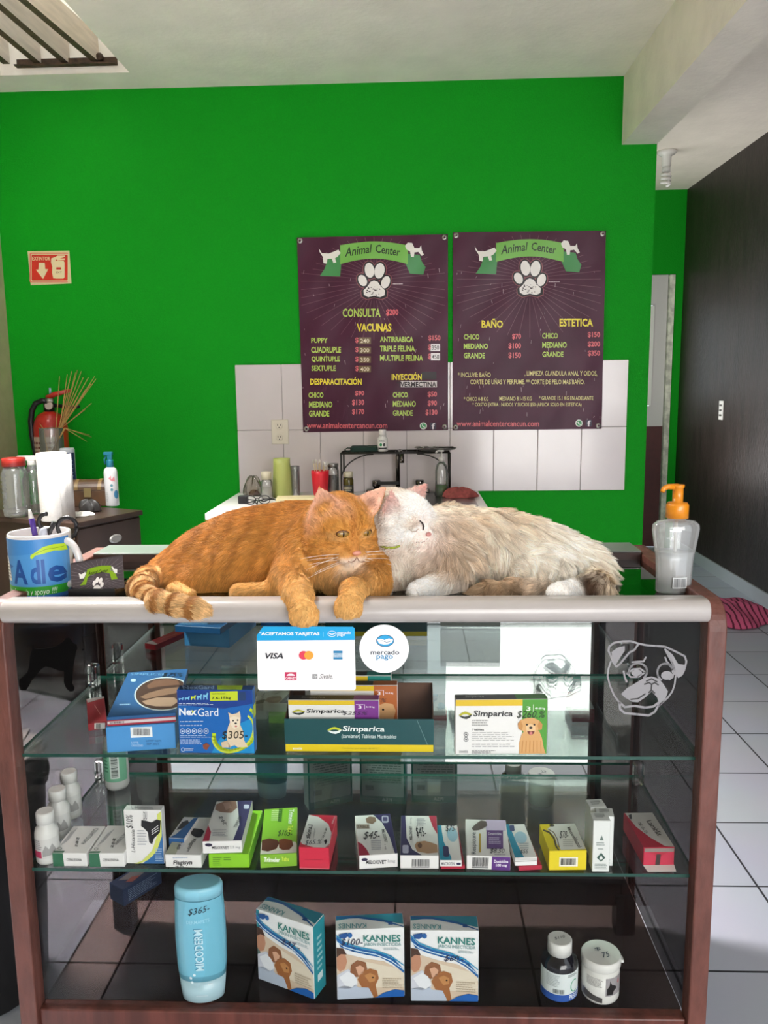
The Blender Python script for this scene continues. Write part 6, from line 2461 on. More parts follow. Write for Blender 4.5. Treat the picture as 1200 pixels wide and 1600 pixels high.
p = Panel(flask, step=(0.004, 0.03))
p.rect(-R_ * 1.2, 0.25, R_ * 1.2, 0.9, M_sh, 0.5)
p.tq('MICODERM', [(0.008, 0.31), (0.008, 0.67), (-0.008, 0.67), (-0.008, 0.31)][::-1], 'c3e2ec', 3, 0.02)
p.tq('MICODERM', [(-0.0095, 0.315), (-0.0095, 0.675), (0.0075, 0.675), (0.0075, 0.315)], '2f7f9e', 2, 0.02)
p.tq('DERMAPETS', [(-0.022, 0.745), (0.022, 0.755), (0.022, 0.725), (-0.022, 0.715)], '9fd3e4', 2, 0.005)
p.tq('$365-', [(-0.018, 0.845), (0.024, 0.87), (0.024, 0.81), (-0.018, 0.785)], '1f2f3c', 4, 0.0, 0.25)
for (x, y) in ((-0.02, 0.24), (-0.012, 0.27), (-0.018, 0.2)):
    p.ell(x, y, 0.003, 0.012, 'd8e6ea', 2, n=10)
p.lines(0.014, 0.18, 0.024, 0.16, 1, 'e4eef2', 2)
p.lines(-0.012, 0.08, 0.014, 0.05, 1, 'c2d6de', 2)
p.build('printing', t)

# dark syrup bottle
q = T(878, 1570, ZD)
sc_ = (q - CAM).length / FPX
R_ = 24.2 * sc_
Hb = G(878, 1466, q.y + R_).z - ZD
t = thing('syrup_bottle', 'dark syrup bottle with a white cap and blue-banded label on the case floor', 'syrup bottle', (q.x, max(q.y + R_, R_ + 0.014), ZD + 0.0004))
m = MB()
m.lathe([(R_ * 0.92, 0), (R_, 0.004), (R_, Hb * 0.62), (R_ * 0.9, Hb * 0.70), (R_ * 0.6, Hb * 0.77), (R_ * 0.56, Hb * 0.8)], mat('dark_amber_glass', '14121a', 0.08, coat=0.5), 30)
m.build('body', t)
m = MB()
m.lathe([(R_ * 0.66, Hb * 0.77), (R_ * 0.66, Hb * 0.985), (R_ * 0.6, Hb)], M_pill, 26)
m.build('cap', t)
p = Panel(cyl(R_ + 0.0003), step=(0.004, 0))
hl = Hb * 0.56
p.rect(-R_ * 1.5, 0.010, R_ * 1.5, hl, 'd3dbdb', 1)
p.rect(-R_ * 1.5, 0.006, R_ * 1.5, 0.020, '2a55a6', 2)
p.tq('PRECOUGH', [(R_ * 0.4, 0.0185), (R_ * 1.5, 0.0185), (R_ * 1.5, 0.0085), (R_ * 0.4, 0.0085)], 'e6ecf4', 3, 0.02)
p.lines(-R_ * 0.9, hl - 0.004, -R_ * 0.1, 0.034, 8, '8f9a9a', 2)
p.bars(-R_ * 0.5, 0.022, R_ * 0.1, 0.031, '3a4444', 2)
p.ring(R_ * 0.75, hl * 0.55, 0.009, 0.012, 0.002, '4aa07a', 2, n=16, a0=60, a1=300)
p.lines(R_ * 0.3, hl - 0.003, R_ * 1.0, hl - 0.009, 2, '33403c', 2)
p.build('label', t)
p = Panel(lambda x, y, h: Vector((x, y, Hb + 0.0002 + h)))
p.tq('$110', [(-0.010, 0.002), (0.010, 0.008), (0.010, 0.0), (-0.010, -0.006)], '24242c', 1)
p.build('written_price', t)

# white jar
q = T(948, 1585, ZD)
sc_ = (q - CAM).length / FPX
R_ = 26 * sc_
Hb = G(948, 1499, q.y + R_).z - ZD
t = thing('tablet_jar', 'white tablet jar with a black dog portrait on the case floor', 'jar', (q.x, max(q.y + R_, R_ + 0.015), ZD + 0.0004))
m = MB()
m.lathe([(R_ * 0.9, 0), (R_ * 0.95, 0.004), (R_ * 0.95, Hb * 0.78)], M_pill, 30)
m.build('body', t)
m = MB()
m.lathe([(R_ * 0.97, Hb * 0.78), (R_, Hb * 0.8), (R_, Hb * 0.96), (R_ * 0.95, Hb)], M_pill, 30)
m.build('lid', t)
m = MB()
m.box(R_ * 0.94, R_ * 1.12, -0.006, 0.006, Hb * 0.80, Hb * 0.86, M_pill)
m.build('lid_tab', t)
p = Panel(cyl(R_ * 0.953), step=(0.004, 0))
p.rect(R_ * 0.05, Hb * 0.22, R_ * 1.3, Hb * 0.66, '9a9698', 1)
p.poly([(R_ * 0.1, Hb * 0.25), (R_ * 0.12, Hb * 0.4), (R_ * 0.25, Hb * 0.48), (R_ * 0.28, Hb * 0.6), (R_ * 0.38, Hb * 0.5), (R_ * 0.5, Hb * 0.47), (R_ * 0.66, Hb * 0.42), (R_ * 0.7, Hb * 0.38), (R_ * 0.5, Hb * 0.33), (R_ * 0.45, Hb * 0.25)], '1d1a1c', 2)
p.poly([(R_ * 0.75, Hb * 0.5), (R_ * 0.82, Hb * 0.6), (R_ * 0.9, Hb * 0.5), (R_ * 0.84, Hb * 0.47)], 'b04a4a', 2)
p.lines(-R_ * 0.95, Hb * 0.64, -R_ * 0.1, Hb * 0.42, 7, '9a9896', 2)
p.poly([(-R_ * 1.2, Hb * 0.28), (-R_ * 0.1, Hb * 0.18), (-R_ * 0.1, Hb * 0.06), (-R_ * 1.2, Hb * 0.1)], '4a4848', 2)
p.build('label', t)
p = Panel(lambda x, y, h: Vector((x, y, Hb + 0.0002 + h)))
p.tq('$', [(-0.011, 0.012), (0.001, 0.014), (0.001, 0.004), (-0.011, 0.002)], '2c3c50', 1)
p.tq('75', [(0.0, -0.002), (0.014, 0.002), (0.014, -0.012), (0.0, -0.016)], '2c3c50', 1)
p.build('written_price', t)

# navy carton at the back of the case floor
A_, B_ = T(194, 1417, ZD), T(253, 1380, ZD)
an = math.atan2(B_.y - A_.y, B_.x - A_.x)
w_ = (B_ - A_).length
h_ = G(194, 1391, A_.y).z - ZD
dm = ((A_ + B_) / 2, an, w_, 0.05, h_)
o = carton('navy carton with fine white print at the back of the case floor', dm, ZD, (ink('1c2c4c'),), None)
f = face(dm, 'f')
for k in range(7):
    f.lines(12, 18 + 10 * k, 90, 23 + 10 * k, 1, '8fa0b8', 1)
tp = face(dm, 't')
tp.poly([(15, 20), (60, 10), (90, 60), (40, 80)], '6f6a6c', 1)
tp.poly([(20, 60), (40, 50), (55, 75), (30, 85)], '8a4a40', 2)
done(o, f, tp)
# ------------------------------------------------------------------ cats: one smooth body each, grown from a distance field, with combed fur
def W(x, y, Y):
    p = G(x, y, Y)
    return np.array((p.x, p.y, p.z))


def lin3(c):
    return np.array(lin(c)[:3])


def unit(v):
    v = np.asarray(v, float)
    return v / max(1e-9, np.linalg.norm(v))


class Prim:
    def __init__(self, kind, a, b, flow, ln, col, k=0.02, tagname=''):
        self.kind, self.a, self.b, self.flow, self.ln, self.k, self.tag = kind, a, b, flow, ln, k, tagname
        self.col = lin3(col)

    def d(self, P):
        if self.kind == 'ell':
            c, r, R = self.a[0], np.asarray(self.b, float), self.a[1]
            q = P - c
            if R is not None:
                q = q @ R
            k0 = np.linalg.norm(q / r, axis=1)
            k1 = np.linalg.norm(q / (r * r), axis=1)
            return k0 * (k0 - 1) / np.maximum(k1, 1e-6)
        if self.kind == 'cap':
            (p0, p1), (r0, r1) = self.a, self.b
            ba = p1 - p0
            h = np.clip(((P - p0) @ ba) / (ba @ ba), 0, 1)
            return np.linalg.norm(P - p0 - h[:, None] * ba, axis=1) - (r0 + (r1 - r0) * h)
        if self.kind == 'ear':
            p0, p1, nrm = self.a
            r0, flat, hol = self.b
            ax = unit(p1 - p0)
            n = unit(nrm - ax * (nrm @ ax))
            sd = np.cross(ax, n)
            L_ = np.linalg.norm(p1 - p0)
            q = P - p0
            x, y, z = q @ sd, q @ n, q @ ax

            def cone(x_, y_, z_, r_, f_):
                h = np.clip(z_ / L_, -0.15, 1)
                rr_ = r_ * np.clip(1 - np.maximum(h, 0) ** 1.5, 0.02, 1) + 0.0015
                return (np.sqrt(x_ * x_ + (y_ / f_) ** 2 + np.where(z_ > L_, (z_ - L_) ** 2, np.where(z_ < -0.15 * L_, (z_ + 0.15 * L_) ** 2, 0))) - rr_) * f_
            d1 = cone(x, y, z, r0, flat)
            d2 = cone(x, y - hol, z - 0.004, r0 * 0.80, flat)
            return np.maximum(d1, -d2)


def field(prims):
    def f(P):
        d = None
        for p in prims:
            e = p.d(P)
            if d is None:
                d = e
            else:
                k = p.k
                h = np.maximum(k - np.abs(d - e), 0) / k
                d = np.minimum(d, e) - h * h * k * 0.25
        # the counter the cat lies on: glass behind, rounded nose in front
        y, z = P[:, 1], P[:, 2]
        slab = np.maximum(z - 0.9406, 0.0 - y)
        yy = np.clip(y, -0.019, 0.010)
        nose = np.sqrt((y - yy) ** 2 + (z - 0.9415) ** 2) - 0.0197
        return np.maximum(d, -np.minimum(slab, nose))
    return f


def grad(f, P, e=0.0012):
    g = np.zeros_like(P)
    for i in range(3):
        o = np.zeros(3)
        o[i] = e
        g[:, i] = (f(P + o) - f(P - o)) / (2 * e)
    return g


def nets(f, lo, hi, h):
    n = np.ceil((hi - lo) / h).astype(int) + 1
    ax = [lo[i] + h * np.arange(n[i]) for i in range(3)]
    D = np.empty(n, np.float32)
    yy, zz = np.meshgrid(ax[1], ax[2], indexing='ij')
    for i in range(0, n[0], 12):
        xs_ = ax[0][i:i + 12]
        P = np.stack([np.repeat(xs_, yy.size), np.tile(yy.ravel(), len(xs_)), np.tile(zz.ravel(), len(xs_))], 1)
        D[i:i + 12] = f(P).reshape(len(xs_), n[1], n[2])
    s = D < 0
    c = [(i, j, k) for i in (0, 1) for j in (0, 1) for k in (0, 1)]
    sl = lambda A, o: A[o[0]:A.shape[0] - 1 + o[0], o[1]:A.shape[1] - 1 + o[1], o[2]:A.shape[2] - 1 + o[2]]
    acc = np.zeros(tuple(n - 1) + (3,), np.float32)
    cnt = np.zeros(tuple(n - 1), np.float32)
    for a in c:
        for k in range(3):
            if a[k] == 0:
                b = list(a)
                b[k] = 1
                da, db = sl(D, a), sl(D, b)
                m = (da < 0) != (db < 0)
                t = np.where(m, da / np.where(m, da - db, 1), 0)
                for q in range(3):
                    acc[..., q] += np.where(m, a[q] + (t if q == k else 0), 0)
                cnt += m
    mask = cnt > 0
    idx = -np.ones(mask.shape, np.int64)
    idx[mask] = np.arange(mask.sum())
    ijk = np.argwhere(mask)
    V = lo + h * (ijk + acc[mask] / cnt[mask][:, None])
    Q = []
    for k in range(3):
        o = [0, 0, 0]
        o[k] = 1
        A = s[:n[0] - o[0], :n[1] - o[1], :n[2] - o[2]]
        B = s[o[0]:, o[1]:, o[2]:]
        e = np.argwhere(A != B)
        u, v = (k + 1) % 3, (k + 2) % 3
        ok = (e[:, u] > 0) & (e[:, v] > 0) & (e[:, u] < n[u] - 1) & (e[:, v] < n[v] - 1)
        e = e[ok]
        ins = s[e[:, 0], e[:, 1], e[:, 2]]
        quad = []
        for du, dv in ((-1, -1), (0, -1), (0, 0), (-1, 0)):
            g = e.copy()
            g[:, u] += du
            g[:, v] += dv
            quad.append(idx[g[:, 0], g[:, 1], g[:, 2]])
        quad = np.stack(quad, 1)
        quad[~ins] = quad[~ins][:, ::-1]
        Q.append(quad)
    return V, np.concatenate(Q)


def vnoise(P, s, seed):
    r = np.random.default_rng(seed)
    o = np.zeros(len(P))
    for k in range(5):
        w_ = r.normal(size=3) * s
        o += np.sin(P @ w_ + r.uniform(0, 6.28))
    return o / 5


def fur_mat(key, rough):
    m = bpy.data.materials.new(key)
    m.use_nodes = True
    nt = m.node_tree
    b = nt.nodes['Principled BSDF']
    a = nt.nodes.new('ShaderNodeAttribute')
    a.attribute_name = 'fur_color'
    nt.links.new(a.outputs['Color'], b.inputs['Base Color'])
    b.inputs['Roughness'].default_value = rough
    b.inputs['Specular IOR Level'].default_value = 0.25
    return m


def blend(prims, P, width):
    D = np.stack([p.d(P) for p in prims], 1)
    w_ = np.exp(-np.maximum(D, -0.004) / width)
    w_ /= np.maximum(w_.sum(1, keepdims=True), 1e-12)
    return w_


def make_cat(t, prims, h, colour, mat_body, mat_fur, nhair, seg, lift, droop, clump, seed, wid, jit=0.25, radius=0.00028, cvar=1.0, ncl=22, gain=1.0):
    org = np.array(t.location)
    f = field(prims)
    los, his = [], []
    for p in prims:
        if p.kind == 'ell':
            los.append(p.a[0] - max(p.b))
            his.append(p.a[0] + max(p.b))
        elif p.kind == 'cap':
            for q, r_ in zip(p.a, p.b):
                los.append(q - r_)
                his.append(q + r_)
        else:
            for q in p.a[:2]:
                los.append(q - p.b[0])
                his.append(q + p.b[0])
    lo, hi = np.min(los, 0) - 0.02, np.max(his, 0) + 0.02
    V, Q = nets(f, lo, hi, h)
    for _ in range(2):
        g = grad(f, V)
        d = f(V)
        V = V - g * np.clip(d / np.maximum((g * g).sum(1), 0.05), -h, h)[:, None]
    N = grad(f, V)
    N /= np.maximum(np.linalg.norm(N, axis=1, keepdims=True), 1e-6)
    wv_ = blend(prims, V, wid)
    C = colour(V, N, wv_)
    me = bpy.data.meshes.new('body')
    me.from_pydata((V - org).tolist(), [], Q.tolist())
    me.polygons.foreach_set('use_smooth', np.ones(len(me.polygons), bool))
    ca = me.attributes.new('fur_color', 'FLOAT_COLOR', 'POINT')
    ca.data.foreach_set('color', np.concatenate([C, np.ones((len(C), 1))], 1).astype(np.float32).ravel())
    me.materials.append(mat_body)
    me.update()
    body = bpy.data.objects.new('body', me)
    COL.objects.link(body)
    body.parent = t
    # fur
    rg = np.random.default_rng(seed)
    Tt = np.concatenate([Q[:, [0, 1, 2]], Q[:, [0, 2, 3]]])
    A, B, Cc = V[Tt[:, 0]], V[Tt[:, 1]], V[Tt[:, 2]]
    ar = np.linalg.norm(np.cross(B - A, Cc - A), axis=1)
    cen = (A + B + Cc) / 3
    nz = N[Tt[:, 0]]
    ar = ar * np.where(nz[:, 2] < -0.6, 0.05, 1) * np.where(nz[:, 1] > 0.45, 0.35, 1)
    pick = rg.choice(len(Tt), nhair, p=ar / ar.sum())
    u, v = rg.random(nhair), rg.random(nhair)
    fl_ = u + v > 1
    u[fl_], v[fl_] = 1 - u[fl_], 1 - v[fl_]
    T3 = Tt[pick]
    bar = np.stack([1 - u - v, u, v], 1)
    R0 = (V[T3] * bar[:, :, None]).sum(1)
    Nn = (N[T3] * bar[:, :, None]).sum(1)
    Nn /= np.linalg.norm(Nn, axis=1, keepdims=True)
    Wt = blend(prims, R0, wid)
    flow = np.zeros((nhair, 3))
    ln = np.zeros(nhair)
    for i, p in enumerate(prims):
        fv = p.flow(R0) if callable(p.flow) else np.tile(unit(p.flow), (nhair, 1))
        flow += Wt[:, i:i + 1] * fv
        ln += Wt[:, i] * p.ln
    nz1 = np.stack([vnoise(R0, 60, seed + 1), vnoise(R0, 60, seed + 2), vnoise(R0, 60, seed + 3)], 1)
    flow += nz1 * 0.6 * jit / 0.25 + rg.normal(size=(nhair, 3)) * jit * 0.6
    flow -= Nn * (flow * Nn).sum(1, keepdims=True)
    flow /= np.maximum(np.linalg.norm(flow, axis=1, keepdims=True), 1e-6)
    L_ = ln * rg.uniform(0.65, 1.15, nhair)
    s = np.linspace(0, 1, seg)
    dirs = flow + Nn * lift * rg.uniform(0.6, 1.4, nhair)[:, None]
    dirs /= np.linalg.norm(dirs, axis=1, keepdims=True)
    tip_b = np.array((0, 0, -droop)) + rg.normal(size=(nhair, 3)) * 0.08 + flow * 0.2
    Pp = R0[:, None] - Nn[:, None] * 0.0006 + L_[:, None, None] * (dirs[:, None] * s[None, :, None] + tip_b[:, None] * (s ** 2)[None, :, None])
    if clump:
        ns = max(8, nhair // ncl)
        sd_ = rg.choice(nhair, ns, replace=False)
        near = np.empty(nhair, np.int64)
        S_ = R0[sd_].astype(np.float32)
        for i in range(0, nhair, 2000):
            q = R0[i:i + 2000].astype(np.float32)
            near[i:i + 2000] = np.argmin(((q[:, None] - S_[None]) ** 2).sum(2), 1)
        tgt = Pp[sd_[near]]
        short = np.clip((ln - 0.010) / 0.014, 0, 1) if seg > 4 else np.ones(nhair)
        wcl = clump * (s ** 1.2)[None, :, None] * short[:, None, None]
        Pp = Pp * (1 - wcl) + (tgt + (R0 - R0[sd_[near]])[:, None] * 0.25) * wcl
    # fur never sinks into the counter
    y, z = Pp[..., 1], Pp[..., 2]
    yy = np.clip(y, -0.019, 0.010)
    dn = np.sqrt(np.maximum(0.0206 ** 2 - (y - yy) ** 2, 0))
    floor_z = np.where(y > 0.010, 0.9412, np.where(y > -0.040, 0.9415 + dn, 0))
    floor_z = np.where((y <= 0.031) & (y > 0.010), np.maximum(0.9412, 0.9415 + dn), floor_z)
    inside = (z < floor_z) & (z > floor_z - 0.03)
    Pp[..., 2] = np.where(inside, floor_z, z)
    CH = colour(R0, Nn, Wt)
    CH = CH * (rg.uniform(0.76, 1.26, nhair))[:, None] * gain
    if clump:
        CH = CH * (1 + (rg.uniform(-0.30 * cvar, 0.16 * cvar, nhair)[sd_[near]]) * short)[:, None]
    hc = bpy.data.hair_curves.new('fur')
    hc.add_curves([seg] * nhair)
    hc.attributes['position'].data.foreach_set('vector', (Pp - org).astype(np.float32).ravel())
    ra = hc.attributes.get('radius') or hc.attributes.new('radius', 'FLOAT', 'POINT')
    rad = np.tile(radius * (1 - 0.85 * s ** 1.5), (nhair, 1))
    ra.data.foreach_set('value', rad.astype(np.float32).ravel())
    at = hc.attributes.new('fur_color', 'FLOAT_COLOR', 'CURVE')
    at.data.foreach_set('color', np.concatenate([np.clip(CH, 0, 1), np.ones((nhair, 1))], 1).astype(np.float32).ravel())
    hc.materials.append(mat_fur)
    o = bpy.data.objects.new('fur', hc)
    COL.objects.link(o)
    o.parent = t
    return f


def surf(f, px, py):
    """first point of the body met by the sight line through a photo point"""
    d = np.array(ray(px, py))
    d = d / np.linalg.norm(d)
    c_ = np.array(CAM)
    t_ = 1.0
    for _ in range(200):
        e = float(f((c_ + d * t_)[None])[0])
        t_ += e * 0.6
        if e < 0.0002:
            break
    p = c_ + d * t_
    n = grad(f, p[None])[0]
    return p, n / np.linalg.norm(n)


def hframe(F_, roll=0.0):
    F_ = unit(F_)
    U = unit(np.array((0, 0, 1)) - F_ * F_[2])
    R = np.cross(U, F_)
    c_, s_ = math.cos(roll), math.sin(roll)
    R, U = R * c_ + U * s_, U * c_ - R * s_
    return R, F_, U


def orient(p, x, y, z, rel):
    """matrix whose axes are the given unit vectors"""
    q = np.array(p) - np.array(rel)
    return Matrix(((x[0], y[0], z[0], q[0]), (x[1], y[1], z[1], q[1]), (x[2], y[2], z[2], q[2]), (0, 0, 0, 1)))


def head_prims(Hc, R, F_, U, hs, ln, col, pale, face_flow, slim=1.0):
    lc = lambda x, y, z: Hc + (R * x + F_ * y + U * z) * hs
    Rm = np.stack([R, F_, U], 1)
    E_ = lambda c_, r_, k, cl=col, l_=ln: Prim('ell', (lc(*c_), Rm), [v * hs for v in r_], face_flow, l_, cl, k, 'head')
    ps = [E_((0, -0.004, 0.004), (0.049 * slim, 0.050, 0.045), 0.02)]
    for s in (-1, 1):
        ps.append(E_((s * 0.029, 0.012, -0.018), (0.027 * slim, 0.026, 0.025), 0.02))
        ps.append(E_((s * 0.020, 0.030, 0.013), (0.017, 0.016, 0.013), 0.014, l_=ln * 0.6))
    ps.append(E_((0, 0.020, 0.018), (0.030, 0.028, 0.024), 0.02, l_=ln * 0.7))
    ps.append(Prim('cap', (lc(0, 0.034, 0.012), lc(0, 0.053, -0.013)), (0.0125 * hs, 0.0088 * hs), face_flow, ln * 0.3, col, 0.012, 'head'))
    for s in (-1, 1):
        ps.append(Prim('ell', (lc(s * 0.0105, 0.046, -0.026), Rm), [0.0138 * hs, 0.0140 * hs, 0.0108 * hs], face_flow, ln * 0.4, col, 0.008, 'muzzle'))
    ps.append(Prim('ell', (lc(0, 0.041, -0.037), Rm), [0.0135 * hs, 0.013 * hs, 0.009 * hs], face_flow, ln * 0.45, pale, 0.008, 'muzzle'))
    return ps, lc


def add_eye(t, p, n, up, wdt, hgt, iris, rim_col, slit=None, closed=False):
    org = np.array(t.location)
    z = unit(up - n * (up @ n))
    x = np.cross(z, n)
    m = MB()
    if closed:
        pts_ = []
        for k in range(9):
            a_ = -1 + 2 * k / 8
            q = p - org + x * wdt * a_ - z * hgt * (1 - a_ * a_) + n * (0.0015 - 0.003 * a_ * a_)
            pts_.append(q)
        m.tube(pts_, [0.0006 + 0.0012 * (1 - abs(-1 + 2 * k / 8)) for k in range(9)], ink(rim_col), 6)
        m.build('closed_eye', t)
        return
    M_ = orient(p - n * 0.0012, x, n, z, org)
    m.lathe([(max(1e-4, math.cos(a)) * 1.0, math.sin(a)) for a in [-math.pi / 2 + math.pi * k / 10 for k in range(11)]], ink(rim_col, 0.3), 20,
                                                                                          M=M_ @ Matrix.Diagonal((wdt * 1.22, 0.0030, hgt * 1.32, 1)))
    e = m.build('eye', t)
    m = MB()
    m.lathe([(max(1e-4, math.cos(a)), math.sin(a)) for a in [-math.pi / 2 + math.pi * k / 10 for k in range(11)]], mat('iris_' + iris, iris, 0.08, coat=0.6), 20, M=M_ @ Matrix.Translation((0, 0.0012, -hgt * 0.1)) @ Matrix.Diagonal((wdt, 0.0032, hgt, 1)))
    m.build('iris', e)
    m = MB()
    m.lathe([(max(1e-4, math.cos(a)), math.sin(a)) for a in [-math.pi / 2 + math.pi * k / 10 for k in range(11)]], ink('120c08', 0.1), 14, M=M_ @ Matrix.Translation((wdt * 0.05, 0.0026, -hgt * 0.05)) @ Matrix.Diagonal((wdt * 0.22, 0.0024, hgt * 0.86, 1)))
    m.build('pupil', e)


def whiskers(t, lc, R, F_, U, n, length, seed, sides=(-1, 1)):
    org = np.array(t.location)
    rr_ = random.Random(seed)
    for s in sides:
        m = MB()
        for k in range(n):
            b_ = lc(s * 0.017, 0.050, -0.026 + 0.003 * (k - n / 2)) - org
            d_ = unit(R * s * 1.0 + F_ * rr_.uniform(-0.1, 0.25) + U * (rr_.uniform(-0.35, 0.15) + 0.06 * (k - n / 2)))
            L_ = length * rr_.uniform(0.7, 1.1)
            pts_ = [b_ + d_ * L_ * q - U * 0.10 * L_ * q * q for q in (0, 0.33, 0.66, 1)]
            m.tube(pts_, [0.0005, 0.0004, 0.0003, 0.0001], ink('f0e8de'), 4)
        m.build('whiskers', t)


def face_out(Hc, nose):
    def fl(P):
        q = P - nose
        q = q / np.maximum(np.linalg.norm(q, axis=1, keepdims=True), 1e-6)
        return q + np.array((0, 0, -0.15))
    return fl


# ============================================================ ginger cat
ctr_ = W(410, 925, 0.19)
t = thing('cat', 'ginger tabby cat lying on the counter edge with both front paws hanging over it', 'cat', (ctr_[0], ctr_[1], 0.9406))
OR, OR2, ORL, ORD, ORW = 'cb8d42', 'bd7429', 'dcaa66', '94571f', 'ead6bc'
Rg, Fg, Ug = hframe((0.44, -0.85, -0.27), 0.02)
Hg = W(532, 823, 0.115)
noseg = Hg + Fg * 0.07 - Ug * 0.03
ff = face_out(Hg, noseg)
hp_, lcg = head_prims(Hg, Rg, Fg, Ug, 1.22, 0.008, OR, ORW, ff)
back = (-1, 0.1, -0.28)
ginger = [
    Prim('ell', (W(470, 846, 0.205), None), (0.085, 0.075, 0.078), back, 0.014, OR, 0.05, 'body'),
    Prim('ell', (W(400, 858, 0.215), None), (0.095, 0.078, 0.082), back, 0.014, OR, 0.05, 'body'),
    Prim('ell', (W(338, 874, 0.215), None), (0.085, 0.078, 0.068), (-1, 0, -0.35), 0.014, OR, 0.05, 'body'),
    Prim('ell', (W(283, 898, 0.215), None), (0.070, 0.066, 0.046), (-1, 0, -0.4), 0.014, OR, 0.05, 'body'),
    Prim('ell', (W(520, 872, 0.150), None), (0.066, 0.062, 0.062), (-0.1, -0.25, -1), 0.016, ORL, 0.04, 'chest'),
    Prim('ell', (W(533, 900, 0.105), None), (0.052, 0.040, 0.034), (0, -0.3, -1), 0.014, ORL, 0.03, 'chest'),
    Prim('cap', (W(505, 838, 0.16), Hg - Fg * 0.01), (0.058, 0.052), (-0.6, 0, -0.8), 0.013, OR, 0.04, 'neck'),
    # haunch, shank and hind foot
    Prim('ell', (W(368, 896, 0.150), None), (0.068, 0.042, 0.046), (-0.5, -0.2, -1), 0.013, OR, 0.03, 'thigh'),
    Prim('cap', (W(450, 924, 0.085), W(375, 926, 0.075)), (0.019, 0.0165), (-1, 0, 0), 0.008, ORL, 0.015, 'foot'),
    Prim('ell', (W(310, 912, 0.150), None), (0.050, 0.040, 0.034), (-0.8, -0.1, -0.6), 0.012, OR, 0.03, 'thigh'),
    Prim('cap', (W(272, 921, 0.11), W(297, 929, 0.085)), (0.013, 0.010), (0.6, -0.5, -0.4), 0.006, ORL, 0.012, 'foot'),
    # near front leg over the edge
    Prim('cap', (W(462, 868, 0.150), W(455, 905, 0.085)), (0.040, 0.033), (-0.1, -0.4, -1), 0.012, OR, 0.03, 'leg'),
    Prim('cap', (W(455, 905, 0.085), W(466, 934, -0.010)), (0.031, 0.0235), (0, -0.5, -0.9), 0.009, ORL, 0.02, 'leg'),
    Prim('cap', (W(466, 934, -0.010), W(474, 957, -0.058)), (0.0225, 0.0200), (0, -0.2, -1), 0.006, ORL, 0.015, 'paw'),
    Prim('ell', (W(475.5, 961, -0.062), None), (0.0235, 0.018, 0.0205), (0, 0, -1), 0.005, ORL, 0.01, 'paw'),
    # far front leg folded under, paw over the edge
    Prim('cap', (W(580, 880, 0.150), W(585, 911, 0.075)), (0.036, 0.027), (0.2, -0.3, -1), 0.011, OR, 0.03, 'leg'),
    Prim('cap', (W(585, 911, 0.075), W(553, 925, 0.015)), (0.025, 0.0215), (-0.6, -0.4, -0.5), 0.009, ORL, 0.02, 'leg'),
    Prim('cap', (W(553, 925, 0.015), W(545, 945, -0.048)), (0.0215, 0.0205), (-0.2, -0.3, -1), 0.006, ORL, 0.015, 'paw'),
    Prim('ell', (W(544, 949, -0.054), None), (0.0215, 0.0175, 0.0185), (0, 0, -1), 0.005, ORL, 0.01, 'paw'),
]
for (cx, cy, cz, w_) in ((475, 969, -0.068, 1), (544, 957, -0.060, 0.92)):
    for k in range(4):
        u_ = (-1.5 + k) * 10.3 * w_
        ginger.append(Prim('ell', (W(cx + u_, cy - (2.5 if k in (0, 3) else 0), cz + (0.004 if k in (0, 3) else 0)), None), (0.0072, 0.0095, 0.0115), (0, 0, -1), 0.004, ORL, 0.0035, 'paw'))
# tail along the front edge
tl = [(233, 905, 0.155, 0.026), (220, 918, 0.085, 0.021), (226, 931, 0.02, 0.0185), (247, 940, -0.028, 0.0175), (276, 946.5, -0.045, 0.0170), (303, 951, -0.050, 0.0158), (316, 953.5, -0.050, 0.0135)]
for a_, b_ in zip(tl, tl[1:]):
    p0, p1 = W(*a_[:3]), W(*b_[:3])
    ginger.append(Prim('cap', (p0, p1), (a_[3], b_[3]), p1 - p0, 0.010, ORL, 0.012, 'tail'))
ginger += hp_
earsg = [(W(511, 802, 0.082), W(499, 762, 0.098), np.array((-0.30, -0.95, 0.10)), 0.0335), (W(571, 792, 0.110), W(603, 760, 0.135), np.array((-0.45, -0.88, 0.1)), 0.0235)]
for b_, tp_, n_, r_ in earsg:
    ginger.append(Prim('ear', (b_, tp_, n_), (r_, 0.42, 0.0075), unit(tp_ - b_), 0.0035, OR, 0.006, 'ear'))
TAGS = [p.tag for p in ginger]
TX = W(316, 953.5, -0.05)


